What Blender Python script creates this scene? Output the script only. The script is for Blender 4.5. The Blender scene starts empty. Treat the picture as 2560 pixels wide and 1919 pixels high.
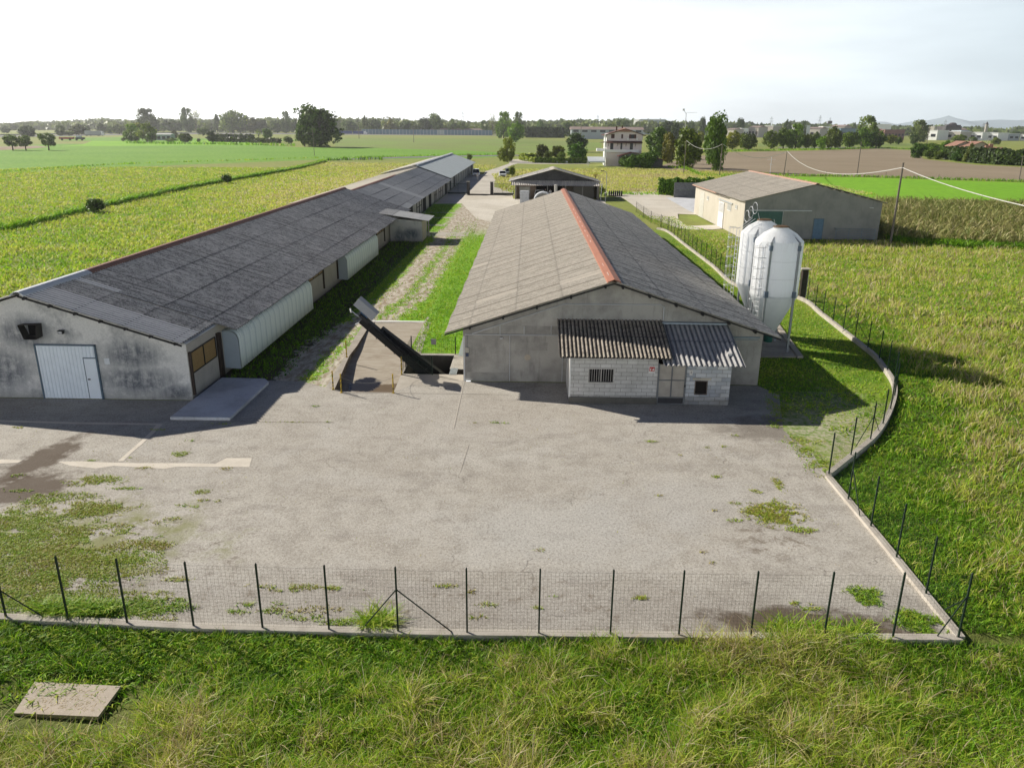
import bpy, bmesh, math, random
import numpy as np
from mathutils import Vector, Matrix
random.seed(7); rng = np.random.default_rng(11)
R_ = math.radians
sc = bpy.context.scene
col = sc.collection
# ------------------------------------------------------------------ camera
CAMH = 13.0; FPX = 1920.0; CX, CY = 1280.0, 959.5
_pitch = R_(18.4314); _yaw = R_(1.1158); _roll = R_(0.5)
_f = Vector((-math.sin(_yaw)*math.cos(_pitch), math.cos(_yaw)*math.cos(_pitch), -math.sin(_pitch)))
_rt = Vector((math.cos(_yaw), math.sin(_yaw), 0)); _dn = _f.cross(_rt)
IR = _rt*math.cos(_roll) - _dn*math.sin(_roll); ID = _rt*math.sin(_roll) + _dn*math.cos(_roll)
cam = bpy.data.cameras.new('camera'); cam.sensor_width = 36; cam.lens = FPX/2560*36
cam.clip_start = 0.5; cam.clip_end = 40000
co = bpy.data.objects.new('camera', cam); col.objects.link(co)
M = Matrix((IR, -ID, -_f)).transposed().to_4x4(); M.translation = Vector((0, 0, CAMH)); co.matrix_world = M
sc.camera = co
# ------------------------------------------------------------------ sky, sun, exposure
SUN_EL = 31.0; SUN_D = Vector((-.857*math.cos(R_(SUN_EL)), .515*math.cos(R_(SUN_EL)), math.sin(R_(SUN_EL)))).normalized()
w = bpy.data.worlds.new('World'); sc.world = w; w.use_nodes = True
nt = w.node_tree; nt.nodes.clear()
sky = nt.nodes.new('ShaderNodeTexSky'); sky.sky_type = 'NISHITA'; sky.sun_disc = False
sky.sun_elevation = R_(SUN_EL); sky.sun_rotation = R_(-59.0); sky.air_density = 1.0; sky.dust_density = 1.4; sky.ozone_density = 1.5
bg = nt.nodes.new('ShaderNodeBackground'); bg.inputs[1].default_value = 0.05
out = nt.nodes.new('ShaderNodeOutputWorld')
# thin high cloud veil: a pale layer low in the sky, broken up by soft noise
tc = nt.nodes.new('ShaderNodeTexCoord'); sep = nt.nodes.new('ShaderNodeSeparateXYZ')
nt.links.new(tc.outputs['Generated'], sep.inputs[0])
mr = nt.nodes.new('ShaderNodeMapRange'); mr.inputs[1].default_value = 0.27; mr.inputs[2].default_value = 0.10; mr.interpolation_type = 'SMOOTHSTEP'
nt.links.new(sep.outputs['Z'], mr.inputs[0])
mp = nt.nodes.new('ShaderNodeMapping'); mp.inputs['Scale'].default_value = (1.6, 1.6, 9)
nt.links.new(tc.outputs['Generated'], mp.inputs[0])
nz = nt.nodes.new('ShaderNodeTexNoise'); nz.inputs['Scale'].default_value = 1.7; nz.inputs['Detail'].default_value = 5
nt.links.new(mp.outputs[0], nz.inputs['Vector'])
mr2 = nt.nodes.new('ShaderNodeMapRange'); mr2.inputs[1].default_value = 0.3; mr2.inputs[2].default_value = 0.75; mr2.inputs[3].default_value = 0.72; mr2.inputs[4].default_value = 1.0
nt.links.new(nz.outputs[0], mr2.inputs[0])
mul = nt.nodes.new('ShaderNodeMath'); mul.operation = 'MULTIPLY'
nt.links.new(mr.outputs[0], mul.inputs[0]); nt.links.new(mr2.outputs[0], mul.inputs[1])
mx = nt.nodes.new('ShaderNodeMix'); mx.data_type = 'RGBA'; 
mrx = nt.nodes.new('ShaderNodeMapRange'); mrx.inputs[1].default_value = -.25; mrx.inputs[2].default_value = .75; nt.links.new(sep.outputs['X'], mrx.inputs[0])
mxc = nt.nodes.new('ShaderNodeMix'); mxc.data_type = 'RGBA'; mxc.inputs['A'].default_value = (31, 31, 31, 1); mxc.inputs['B'].default_value = (10.2, 12.9, 14.2, 1)
nt.links.new(mrx.outputs[0], mxc.inputs[0])
# added fill: unseen low sky behind the viewer brightened for the shaded front walls
mry = nt.nodes.new('ShaderNodeMapRange'); mry.inputs[1].default_value = .1; mry.inputs[2].default_value = -.7; mry.inputs[3].default_value = 1.0; mry.inputs[4].default_value = 2.2; nt.links.new(sep.outputs['Y'], mry.inputs[0])
vsc = nt.nodes.new('ShaderNodeVectorMath'); vsc.operation = 'SCALE'; nt.links.new(mxc.outputs['Result'], vsc.inputs[0]); nt.links.new(mry.outputs[0], vsc.inputs['Scale']); nt.links.new(vsc.outputs[0], mx.inputs['B'])
mul2 = nt.nodes.new('ShaderNodeMath'); mul2.operation = 'MULTIPLY'; mul2.inputs[1].default_value = 0.97
nt.links.new(mul.outputs[0], mul2.inputs[0])
skd = nt.nodes.new('ShaderNodeVectorMath'); skd.operation = 'MULTIPLY'; skd.inputs[1].default_value = (.27, .36, .56); nt.links.new(sky.outputs[0], skd.inputs[0])
nt.links.new(mul2.outputs[0], mx.inputs[0]); nt.links.new(skd.outputs[0], mx.inputs['A'])
nt.links.new(mx.outputs['Result'], bg.inputs[0]); nt.links.new(bg.outputs[0], out.inputs[0])
sl = bpy.data.lights.new('sun', 'SUN'); sl.energy = 5.0; sl.angle = R_(0.5); sl.color = (1, .94, .83)
so = bpy.data.objects.new('sun', sl); col.objects.link(so); so.rotation_euler = SUN_D.to_track_quat('Z', 'Y').to_euler()
so.location = (-40, 30, 60)
sc.view_settings.view_transform = 'Standard'; sc.view_settings.look = 'None'; sc.view_settings.gamma = 1
sc.view_settings.exposure = 0.42
sc.cycles.max_bounces = 6; sc.cycles.transparent_max_bounces = 8; sc.cycles.volume_bounces = 0

# ------------------------------------------------------------------ placing: photo pixel -> point on the ground (or at height z / depth y)
def ray(x, y): return IR*(x-CX) + ID*(y-CY) + _f*FPX
def at(x, y, z=0.0):
    d = ray(x, y); t = (z-CAMH)/d.z; return Vector((d.x*t, d.y*t, z))
def aty(x, y, Y):
    d = ray(x, y); t = Y/d.y; return Vector((d.x*t, Y, CAMH+d.z*t))
def hgt(p, x, y):                       # height of the photo point straight above ground point p
    d = ray(x, y); t = (p.x*d.x+p.y*d.y)/(d.x*d.x+d.y*d.y); return CAMH+t*d.z
S_ = 2560/2212
ZW = {0:(0,0,S_),1:(0,240,860/2212),2:(780,240,860/2212),3:(1560,240,1000/2212),4:(0,700,860/2212),5:(700,680,600/2212),6:(1250,680,750/2212),7:(1100,380,500/2212),
      8:(1560,400,700/2212),11:(760,360,500/2212),12:(0,1380,1100/2212),13:(1500,1380,1060/2212),14:(1850,700,710/2102),15:(0,1050,700/2212),18:(1100,1000,1100/2212),
      19:(1480,300,420/2212),20:(1380,250,380/2212),21:(1780,280,400/2212),22:(2150,260,410/2212),23:(0,280,400/2212),24:(300,250,400/2212),25:(900,420,360/2132)}
def q(n, x, y): a, b, c = ZW[n]; return a+x*c, b+y*c
def G(n, x, y, z=0.0): return at(*q(n, x, y), z)

# ------------------------------------------------------------------ objects
def tag(o, label=None, cat=None, group=None, kind=None):
    if label: o['label'] = label
    if cat: o['category'] = cat
    if group: o['group'] = group
    if kind: o['kind'] = kind
    return o
def empty(name, loc, label, cat, group=None, rz=0):
    o = bpy.data.objects.new(name, None); col.objects.link(o); o.location = loc; o.rotation_euler.z = rz
    o.empty_display_size = .2
    return tag(o, label, cat, group)
class MB:
    def __init__(s): s.v = []; s.f = []
    def add(s, vs, fs):
        n = len(s.v); s.v += [tuple(v) for v in vs]; s.f += [tuple(i+n for i in f) for f in fs]; return s
    def box(s, x0, y0, z0, x1, y1, z1):
        return s.add([(x0,y0,z0),(x1,y0,z0),(x1,y1,z0),(x0,y1,z0),(x0,y0,z1),(x1,y0,z1),(x1,y1,z1),(x0,y1,z1)],
            [(0,3,2,1),(4,5,6,7),(0,1,5,4),(1,2,6,5),(2,3,7,6),(3,0,4,7)])
    def bar(s, a, b, wd, hh=None, up=(0,0,1)):      # square bar from a to b
        hh = hh or wd; a = Vector(a); b = Vector(b); d = (b-a).normalized(); u = Vector(up)
        if abs(d.dot(u)) > .98: u = Vector((0,1,0))
        x = d.cross(u).normalized()*wd/2; y = x.cross(d).normalized()*hh/2
        vs = [a-x-y, a+x-y, a+x+y, a-x+y, b-x-y, b+x-y, b+x+y, b-x+y]
        return s.add(vs, [(0,1,2,3),(7,6,5,4),(1,0,4,5),(2,1,5,6),(3,2,6,7),(0,3,7,4)])
    def tube(s, pts, r, n=6, cap=True):
        pts = [Vector(p) for p in pts]; rs = r if isinstance(r, (list, tuple)) else [r]*len(pts); base = len(s.v)
        for i, p in enumerate(pts):
            d = (pts[min(i+1, len(pts)-1)]-pts[max(i-1, 0)]).normalized()
            u = Vector((0,0,1)) if abs(d.z) < .95 else Vector((0,1,0))
            x = d.cross(u).normalized(); y = x.cross(d)
            for k in range(n):
                a = 2*math.pi*k/n; s.v.append(tuple(p+x*math.cos(a)*rs[i]+y*math.sin(a)*rs[i]))
        for i in range(len(pts)-1):
            for k in range(n):
                k2 = (k+1) % n; s.f.append((base+i*n+k2, base+i*n+k, base+(i+1)*n+k, base+(i+1)*n+k2))
        if cap:
            s.f.append(tuple(base+k for k in range(n))); s.f.append(tuple(base+(len(pts)-1)*n+k for k in reversed(range(n))))
        return s
    def lathe(s, prof, c=(0,0,0), n=32):            # prof [(r,z)]
        base = len(s.v)
        for r, z in prof:
            for k in range(n):
                a = 2*math.pi*k/n; s.v.append((c[0]+r*math.cos(a), c[1]+r*math.sin(a), c[2]+z))
        for i in range(len(prof)-1):
            for k in range(n):
                k2 = (k+1) % n; s.f.append((base+i*n+k, base+i*n+k2, base+(i+1)*n+k2, base+(i+1)*n+k))
        return s
    def prism(s, poly, z0, z1):                      # horizontal polygon extruded in z
        n = len(poly); s.add([(p[0],p[1],z0) for p in poly]+[(p[0],p[1],z1) for p in poly],
            [tuple(reversed(range(n))), tuple(range(n, 2*n))]+[(i,(i+1)%n,n+(i+1)%n,n+i) for i in range(n)]); return s
    def prismy(s, poly, y0, y1):                     # polygon (x,z) extruded along y
        n = len(poly); return s.add([(p[0],y0,p[1]) for p in poly]+[(p[0],y1,p[1]) for p in poly],
            [tuple(range(n)), tuple(reversed(range(n, 2*n)))]+[(i,n+i,n+(i+1)%n,(i+1)%n) for i in range(n)])
    def prismx(s, poly, x0, x1):                     # polygon (y,z) extruded along x
        n = len(poly); return s.add([(x0,p[0],p[1]) for p in poly]+[(x1,p[0],p[1]) for p in poly],
            [tuple(reversed(range(n))), tuple(range(n, 2*n))]+[(i,(i+1)%n,n+(i+1)%n,n+i) for i in range(n)])
    def build(s, name, mat, parent=None, smooth=False, bevel=0, loc=None, solid=0):
        me = bpy.data.meshes.new(name); me.from_pydata(s.v, [], s.f); me.materials.append(mat)
        o = bpy.data.objects.new(name, me); col.objects.link(o)
        b = bmesh.new(); b.from_mesh(me); bmesh.ops.recalc_face_normals(b, faces=b.faces); b.to_mesh(me); b.free()
        if smooth: me.polygons.foreach_set('use_smooth', [True]*len(me.polygons))
        if bevel:
            m = o.modifiers.new('bevel', 'BEVEL'); m.width = bevel; m.segments = 2; m.limit_method = 'ANGLE'
        if solid:
            m = o.modifiers.new('solid', 'SOLIDIFY'); m.thickness = solid; m.offset = -1
        if parent: put(o, parent)
        if loc is not None: o.location = loc
        return o
def put(o, parent):
    """children are given in world coordinates: keep them where they are"""
    o.parent = parent
    o.matrix_parent_inverse = world_of(parent).inverted()
    return o
def world_of(o):
    m = o.matrix_basis.copy()
    if o.parent: m = world_of(o.parent) @ o.matrix_parent_inverse @ m
    return m
def copy_tree(o, parent=None):
    c = o.copy(); col.objects.link(c); c.parent = parent
    if parent: c.matrix_parent_inverse = o.matrix_parent_inverse.copy()
    for ch in [x for x in bpy.data.objects if x.parent == o]: copy_tree(ch, c)
    return c

# ------------------------------------------------------------------ materials
class NT:
    def __init__(s, name):
        s.m = bpy.data.materials.new(name); s.m.use_nodes = True; s.t = s.m.node_tree
        s.b = s.t.nodes['Principled BSDF']; s.b.inputs['Specular IOR Level'].default_value = .25
        s.geo = s.t.nodes.new('ShaderNodeNewGeometry'); s.pos = s.geo.outputs['Position']
    def n(s, t, **k):
        o = s.t.nodes.new(t)
        for a, v in k.items(): setattr(o, a, v)
        return o
    def L(s, a, b): s.t.links.new(a, b)
    def mapping(s, sc_=(1,1,1), rot=0, src=None):
        m = s.n('ShaderNodeMapping'); m.inputs['Scale'].default_value = sc_; m.inputs['Rotation'].default_value = (0,0,rot)
        s.L(src or s.pos, m.inputs[0]); return m.outputs[0]
    def noise(s, scale, detail=4, rough=.55, vec=None, dist=0):
        o = s.n('ShaderNodeTexNoise'); o.inputs['Scale'].default_value = scale; o.inputs['Detail'].default_value = detail
        o.inputs['Roughness'].default_value = rough; o.inputs['Distortion'].default_value = dist
        s.L(vec or s.pos, o.inputs['Vector']); return o.outputs[0]
    def voro(s, scale, vec=None, feature='F1', out='Distance'):
        o = s.n('ShaderNodeTexVoronoi'); o.feature = feature; o.inputs['Scale'].default_value = scale
        s.L(vec or s.pos, o.inputs['Vector']); return o.outputs[out]
    def rng(s, v, a, b, c=0, d=1, smooth=False):
        o = s.n('ShaderNodeMapRange')
        if smooth: o.interpolation_type = 'SMOOTHSTEP'
        for i, x in enumerate((a, b, c, d)): o.inputs[i+1].default_value = x
        s.L(v, o.inputs[0]); return o.outputs[0]
    def math(s, op, a, b=None):
        o = s.n('ShaderNodeMath', operation=op)
        for i, x in enumerate((a, b)):
            if x is None: continue
            if isinstance(x, (int, float)): o.inputs[i].default_value = x
            else: s.L(x, o.inputs[i])
        return o.outputs[0]
    def mix(s, f, a, b, mode='MIX'):
        o = s.n('ShaderNodeMix'); o.data_type = 'RGBA'; o.blend_type = mode
        if isinstance(f, (int, float)): o.inputs[0].default_value = f
        else: s.L(f, o.inputs[0])
        for nm, x in (('A', a), ('B', b)):
            if isinstance(x, (tuple, list)): o.inputs[nm].default_value = (*x[:3], 1)
            else: s.L(x, o.inputs[nm])
        return o.outputs['Result']
    def attr(s, name): o = s.n('ShaderNodeAttribute', attribute_name=name); return o.outputs['Fac']
    def objcol(s): return s.n('ShaderNodeObjectInfo').outputs['Color']
    def sepx(s): o = s.n('ShaderNodeSeparateXYZ'); s.L(s.pos, o.inputs[0]); return o.outputs
    def ellipse(s, cx, cy, rx, ry, rot=0, soft=.35, nscale=1.2, namp=.5):
        """mask = 1 inside a noisy ellipse at world (cx,cy)"""
        m = s.n('ShaderNodeMapping', vector_type='TEXTURE'); m.inputs['Location'].default_value = (cx, cy, 0)
        m.inputs['Rotation'].default_value = (0, 0, rot); m.inputs['Scale'].default_value = (rx, ry, 1e6)
        s.L(s.pos, m.inputs[0]); l = s.n('ShaderNodeVectorMath', operation='LENGTH'); s.L(m.outputs[0], l.inputs[0])
        nn = s.rng(s.noise(nscale, 5, .65), .25, .75, -namp, namp)
        return s.rng(s.math('ADD', l.outputs['Value'], nn), 1+soft*.5, 1-soft*.5)
    def col(s, c):
        if isinstance(c, (tuple, list)): s.b.inputs['Base Color'].default_value = (*c[:3], 1)
        else: s.L(c, s.b.inputs['Base Color'])
        return s
    def rough(s, r): s.b.inputs['Roughness'].default_value = r; return s
    def bump(s, h, strength=.3, dist=.02):
        o = s.n('ShaderNodeBump'); o.inputs['Strength'].default_value = strength; o.inputs['Distance'].default_value = dist
        s.L(h, o.inputs['Height']); s.L(o.outputs[0], s.b.inputs['Normal']); return s
def plain(name, c, rough=.6, metal=0, var=.12, scale=3.0, spec=None, bump=0):
    s = NT(name); n1 = s.noise(scale, 5, .6)
    c2 = tuple(max(0, x*(1-var*2)) for x in c); s.col(s.mix(s.rng(n1, .3, .7), c2, c)).rough(rough)
    s.b.inputs['Metallic'].default_value = metal
    if spec is not None: s.b.inputs['Specular IOR Level'].default_value = spec
    if bump: s.bump(n1, bump, .02)
    return s.m
# ------------------------------------------------------------------ setting materials
def m_meadow():
    s = NT('meadow_ground'); a = s.noise(.035, 6, .6); b = s.noise(.5, 6, .65); c = s.noise(6, 4, .7)
    base = s.mix(s.rng(a, .38, .62), (.31,.30,.075), (.22,.30,.04))
    base = s.mix(s.rng(b, .35, .7), base, (.17,.22,.035)); base = s.mix(s.math('MULTIPLY', s.rng(c, .45, .75), .6), base, (.37,.33,.15))
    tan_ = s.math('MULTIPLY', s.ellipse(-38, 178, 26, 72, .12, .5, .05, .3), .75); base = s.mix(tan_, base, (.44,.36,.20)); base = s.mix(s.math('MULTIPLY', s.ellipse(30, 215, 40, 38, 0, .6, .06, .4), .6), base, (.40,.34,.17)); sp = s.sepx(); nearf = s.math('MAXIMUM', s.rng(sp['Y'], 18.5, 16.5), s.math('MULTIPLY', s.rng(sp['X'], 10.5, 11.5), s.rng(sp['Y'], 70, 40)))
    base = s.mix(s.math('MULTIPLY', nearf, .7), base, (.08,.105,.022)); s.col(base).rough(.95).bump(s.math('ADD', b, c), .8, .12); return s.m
def m_crop(name, c1, c2, c3, rot=0, row=0, rowamt=.0, speck=.4, sc1=.02):
    s = NT(name); a = s.noise(sc1, 5, .6); b = s.noise(.8, 5, .7); v = s.mapping((1,.25,1), rot); c = s.noise(1.3, 5, .8, v)
    base = s.mix(s.rng(a, .4, .6), c1, c2); d_ = s.noise(.7, 5, .85, s.mapping((1,.3,1), rot+.3)); base = s.mix(s.math('MULTIPLY', s.rng(d_, .5, .62), .55), base, tuple(q_*.55 for q_ in c1)); base = s.mix(s.math('MULTIPLY', s.rng(c, .5, .62), speck), base, c3)
    if row:
        m = s.mapping((1,1,1), rot); wv = s.n('ShaderNodeTexWave'); wv.inputs['Scale'].default_value = row; wv.inputs['Distortion'].default_value = 1.5; wv.inputs['Detail'].default_value = 2
        s.L(m, wv.inputs['Vector']); base = s.mix(s.math('MULTIPLY', s.math('MULTIPLY', wv.outputs[1], s.rng(a, .42, .56)), rowamt), base, (.15,.12,.07))
    s.col(base).rough(.95).bump(s.math('ADD', b, c), .7, .15); return s.m
def m_plough():
    s = NT('ploughed_soil'); a = s.noise(.02, 5, .6); b = s.noise(1.2, 6, .75); v = s.mapping((.2,1,1), -.35); c = s.noise(.6, 5, .7, v)
    base = s.mix(s.rng(a, .35, .65), (.31,.245,.17), (.26,.205,.14)); base = s.mix(s.math('MULTIPLY', s.rng(c, .5, .75), .45), base, (.17,.18,.055))
    base = s.mix(s.math('MULTIPLY', s.rng(b, .6, .75), .6), base, (.17,.22,.05)); s.col(base).rough(.95).bump(b, .9, .15); return s.m
def m_yard():
    s = NT('weathered_concrete'); big = s.noise(.16, 5, .6); mid = s.noise(1.1, 6, .65); fine = s.noise(11, 4, .85); vf = s.voro(15)
    c = s.mix(s.rng(big, .35, .65), (.435,.40,.345), (.505,.475,.42)); c = s.mix(s.math('MULTIPLY', s.rng(mid, .42, .68), .75), c, (.32,.292,.25)); c = s.mix(s.math('MULTIPLY', s.rng(s.noise(.42, 6, .7), .5, .62), .5), c, (.52,.495,.45)); c = s.mix(s.math('MULTIPLY', s.rng(s.noise(.31, 6, .75, s.mapping((1,2.2,1))), .54, .64), .5), c, (.27,.245,.215))
    c = s.mix(s.math('MULTIPLY', s.ellipse(1.5, 23.2, 3.6, 2.2, .1, .9, .6, .6), .65), c, (.49,.475,.44))
    c = s.mix(s.math('MULTIPLY', s.ellipse(5.5, 25.5, 3.0, 1.6, .4, .9, .6, .6), .45), c, (.47,.455,.425))
    c = s.mix(s.math('MULTIPLY', s.ellipse(-2, 34, 7, 3, .1, .9, .4, .6), .35), c, (.45,.41,.355))
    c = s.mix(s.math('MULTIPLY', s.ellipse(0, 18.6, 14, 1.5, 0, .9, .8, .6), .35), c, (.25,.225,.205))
    # aggregate grain
    c = s.mix(s.rng(fine, .36, .54, .62, 0), c, (.15,.13,.11)); c = s.mix(s.math('MULTIPLY', s.rng(vf, .3, .08), .6), c, (.78,.75,.70))
    # cracks
    wv = s.n('ShaderNodeVectorMath', operation='ADD'); nn = s.n('ShaderNodeTexNoise'); nn.inputs['Scale'].default_value = 1.6; nn.inputs['Detail'].default_value = 5
    s.L(s.pos, nn.inputs['Vector']); sc2 = s.n('ShaderNodeVectorMath', operation='SCALE'); sc2.inputs['Scale'].default_value = 1.1
    s.L(nn.outputs['Color'], sc2.inputs[0]); s.L(s.pos, wv.inputs[0]); s.L(sc2.outputs[0], wv.inputs[1])
    cr = s.voro(.33, wv.outputs[0], 'DISTANCE_TO_EDGE'); crm = s.math('MULTIPLY', s.rng(cr, .0, .012, 1, 0), s.rng(s.noise(.45, 3), .5, .6))
    c = s.mix(s.math('MULTIPLY', crm, .5), c, (.14,.12,.10))
    # damp earth and dirt washed over the slab
    for e in ((7.9, 18.25, 2.6, .75, .0), (-18.7, 25.7, 1.5, 1.3, .5), (-19.8, 28.2, .8, 2.4, -.15)):
        c = s.mix(s.math('MULTIPLY', s.ellipse(*e, .5, 1.3, .55), .85), c, (.075,.048,.028))
    _g = s.math('MULTIPLY', s.rng(s.noise(.9, 6, .75), .44, .54), s.ellipse(-17.2, 20.6, 6.2, 3.3, .25, .6, .8, .4)); c = s.mix(s.math('MULTIPLY', _g, .8), c, (.20,.21,.06))
    _d = s.math('MULTIPLY', s.rng(s.noise(1.6, 5, .75), .56, .64), s.ellipse(-14.5, 20.3, 6.5, 3.4, .25, .6, .8, .4)); c = s.mix(s.math('MULTIPLY', _d, .75), c, (.11,.08,.05))
    c = s.mix(s.math('MULTIPLY', s.math('MULTIPLY', s.rng(s.noise(2.2, 5, .75), .57, .66), s.ellipse(-3, 18.8, 9, 1.6, 0, .6, .8, .4)), .6), c, (.16,.12,.08))
    c = s.mix(s.math('MULTIPLY', s.math('MULTIPLY', s.rng(s.noise(1.9, 5, .75), .5, .62), s.ellipse(8.3, 23.2, 1.5, 1.3, .3, .6, .8, .4)), .7), c, (.13,.095,.06))
    c = s.mix(s.math('MULTIPLY', s.ellipse(11.2, 33.2, 2.2, 1.4, .2, .8), .6), c, (.12,.10,.08))
    s.col(c).rough(.9).bump(s.math('ADD', fine, s.math('MULTIPLY', crm, -1)), .55, .012); return s.m
def m_lane():
    """ground inside the fence: grass, bare gravel tracks"""
    s = NT('lane_ground'); x = s.sepx()['X']; y = s.sepx()['Y']; n1 = s.noise(.9, 6, .65); n2 = s.noise(5, 5, .75); st = s.noise(2.4, 5, .7, s.mapping((1,.35,1), .12))
    grass = s.mix(s.rng(n2, .35, .65), (.14,.32,.012), (.25,.46,.025)); grass = s.mix(s.math('MULTIPLY', s.rng(n1, .45, .65), .35), grass, (.27,.27,.06))
    dirt = s.mix(s.rng(st, .4, .62), (.30,.235,.16), (.60,.55,.46)); dirt = s.mix(s.rng(n2, .6, .75, 0, .5), dirt, (.12,.15,.03))
    off = s.math('ADD', x, s.rng(n1, .2, .8, -1.3, 1.3))
    sh_ = s.math('SUBTRACT', off, s.rng(y, 44, 62, 0, 2.2))
    t1 = s.rng(s.math('ABSOLUTE', s.math('ADD', sh_, 12.9)), 1.35, .55)
    t2 = s.math('MULTIPLY', s.rng(s.math('ABSOLUTE', s.math('ADD', sh_, 10.9)), 1.0, .3), .8)
    tr = s.math('MAXIMUM', t1, t2)
    # the gravel widens towards the far yard
    far = s.math('MULTIPLY', s.rng(s.math('ADD', y, s.math('MULTIPLY', n1, 14)), 92, 122), s.rng(off, -12.4, -11.2))
    tr = s.math('MAXIMUM', tr, far)
    grass = s.mix(s.math('MULTIPLY', s.rng(x, -12.4, -13.4), s.rng(y, 100, 92)), grass, (.075,.07,.035))  # dark weedy dirt by the left barn, its shade deepened in the colour
    k = s.rng(s.math('ADD', s.math('MULTIPLY', tr, 1.0), s.rng(n2, .3, .7, -.45, .45)), .35, .62)
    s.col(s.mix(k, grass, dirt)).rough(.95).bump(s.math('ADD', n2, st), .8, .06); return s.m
def m_gravel(name='pale_gravel', a=(.70,.65,.56), b=(.58,.53,.44), c=(.28,.25,.17)):
    s = NT(name); n0 = s.noise(.12, 5, .65); n1 = s.noise(1.4, 6, .7); n2 = s.noise(14, 4, .7)
    k = s.mix(s.rng(n0, .4, .62), a, b); k = s.mix(s.math('MULTIPLY', s.rng(n1, .55, .75), .6), k, c); k = s.mix(s.rng(n2, .3, .6, .35, 0), k, (.2,.17,.13))
    s.col(k).rough(.95).bump(n2, .5, .03); return s.m
def m_rightgrass():
    s = NT('bank_ground'); n1 = s.noise(.35, 6, .65); n2 = s.noise(4, 5, .75)
    g = s.mix(s.rng(n1, .4, .62), (.12,.22,.015), (.22,.29,.03)); g = s.mix(s.math('MULTIPLY', s.rng(n2, .5, .72), .5), g, (.25,.23,.09))
    gr = s.ellipse(14.6, 33.0, 2.7, 5.0, -.2, .8, 1.3, .7); gr2 = s.rng(n2, .38, .58)
    k = s.math('MULTIPLY', s.math('MULTIPLY', gr, gr2), .85)
    s.col(s.mix(k, g, s.mix(n1, (.62,.56,.46), (.34,.29,.20)))).rough(.95).bump(n2, .8, .06); return s.m
def m_cement(name, c, stain=.35, dark=(.10,.095,.085), sc1=.9):
    s = NT(name); a = s.noise(sc1, 6, .65); v = s.mapping((3,3,.5)); b = s.noise(1.3, 5, .6, v); f = s.noise(30, 3, .7)
    k = s.mix(s.rng(a, .42, .68, 0, stain), c, dark); k = s.mix(s.math('MULTIPLY', s.rng(b, .55, .8), stain), k, dark); k = s.mix(s.rng(f, .35, .55, .18, 0), k, dark)
    s.col(k).rough(.9).bump(f, .35, .01); return s.m
MAT = {}
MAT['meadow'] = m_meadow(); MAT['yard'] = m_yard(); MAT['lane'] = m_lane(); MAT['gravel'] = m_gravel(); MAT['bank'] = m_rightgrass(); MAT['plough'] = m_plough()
MAT['road'] = m_gravel('road_gravel', (.60,.56,.49), (.52,.48,.41), (.34,.30,.23))
MAT['conc'] = m_cement('pale_concrete', (.47,.43,.37), .3, (.2,.17,.13)); MAT['curb'] = m_cement('curb_concrete', (.42,.38,.32), .45, (.17,.14,.11))
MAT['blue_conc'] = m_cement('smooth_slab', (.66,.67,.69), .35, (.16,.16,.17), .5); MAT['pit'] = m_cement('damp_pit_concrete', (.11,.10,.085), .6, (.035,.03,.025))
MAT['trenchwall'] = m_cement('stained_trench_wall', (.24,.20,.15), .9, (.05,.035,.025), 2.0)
MAT['asphalt'] = m_gravel('asphalt', (.20,.20,.20), (.16,.16,.16), (.12,.12,.12))

def sheet(name, pts, z, mat, kind='structure'):
    bm = bmesh.new(); vs = [bm.verts.new((p[0], p[1], z)) for p in pts]; es = [bm.edges.new((vs[i], vs[(i+1) % len(vs)])) for i in range(len(vs))]
    bmesh.ops.triangle_fill(bm, use_beauty=True, edges=es)
    for f in bm.faces:
        f.normal_update()
        if f.normal.z < 0: f.normal_flip()
    me = bpy.data.meshes.new(name); bm.to_mesh(me); bm.free(); me.materials.append(mat)
    o = bpy.data.objects.new(name, me); col.objects.link(o); return tag(o, kind=kind)
def holed(name, outer, holes, z, mat):
    bm = bmesh.new(); es = []
    for ring in [outer]+holes:
        vs = [bm.verts.new((p[0], p[1], z)) for p in ring]; es += [bm.edges.new((vs[i], vs[(i+1) % len(vs)])) for i in range(len(vs))]
    bmesh.ops.triangle_fill(bm, use_beauty=True, edges=es)
    for f in bm.faces:
        f.normal_update()
        if f.normal.z < 0: f.normal_flip()
    me = bpy.data.meshes.new(name); bm.to_mesh(me); bm.free(); me.materials.append(mat)
    o = bpy.data.objects.new(name, me); col.objects.link(o); return tag(o, kind='structure')

# ------------------------------------------------------------------ boundary wall line of the farm (world x,y)
wall_px = [(2400,1600),(2070,1195)]
curve = [G(14,*p) for p in [(680,1465),(850,1305),(980,1195),(1060,1085),(1118,960),(1143,850),(1128,765),(1075,680),(1000,580),(890,490),(750,380),(600,262),(430,140)]]
far_w = [G(8,*p) for p in [(1190,955),(900,1005),(700,845),(500,692),(345,572),(262,548)]]
curve = [c for c in curve]
WALL_R = [Vector((10.95*13/12, 17.72, 0)), Vector((11.96, 27.84, 0))] + [Vector((c.x, c.y, 0)) for c in curve[1:]] + [Vector((c.x, c.y, 0)) for c in far_w[1:]]
FRONT_L = at(-420, 1528); FRONT_R = at(2400, 1597)
NEARW = [at(*p) for p in [(-900,1490),(-400,1525),(0,1546),(472,1570),(1094,1586),(1800,1594),(2400,1599)]]
WALL_R[0] = Vector((FRONT_R.x, FRONT_R.y, 0))
def near_wall_y(x): return float(np.interp(x, [p.x for p in NEARW], [p.y for p in NEARW]))
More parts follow.
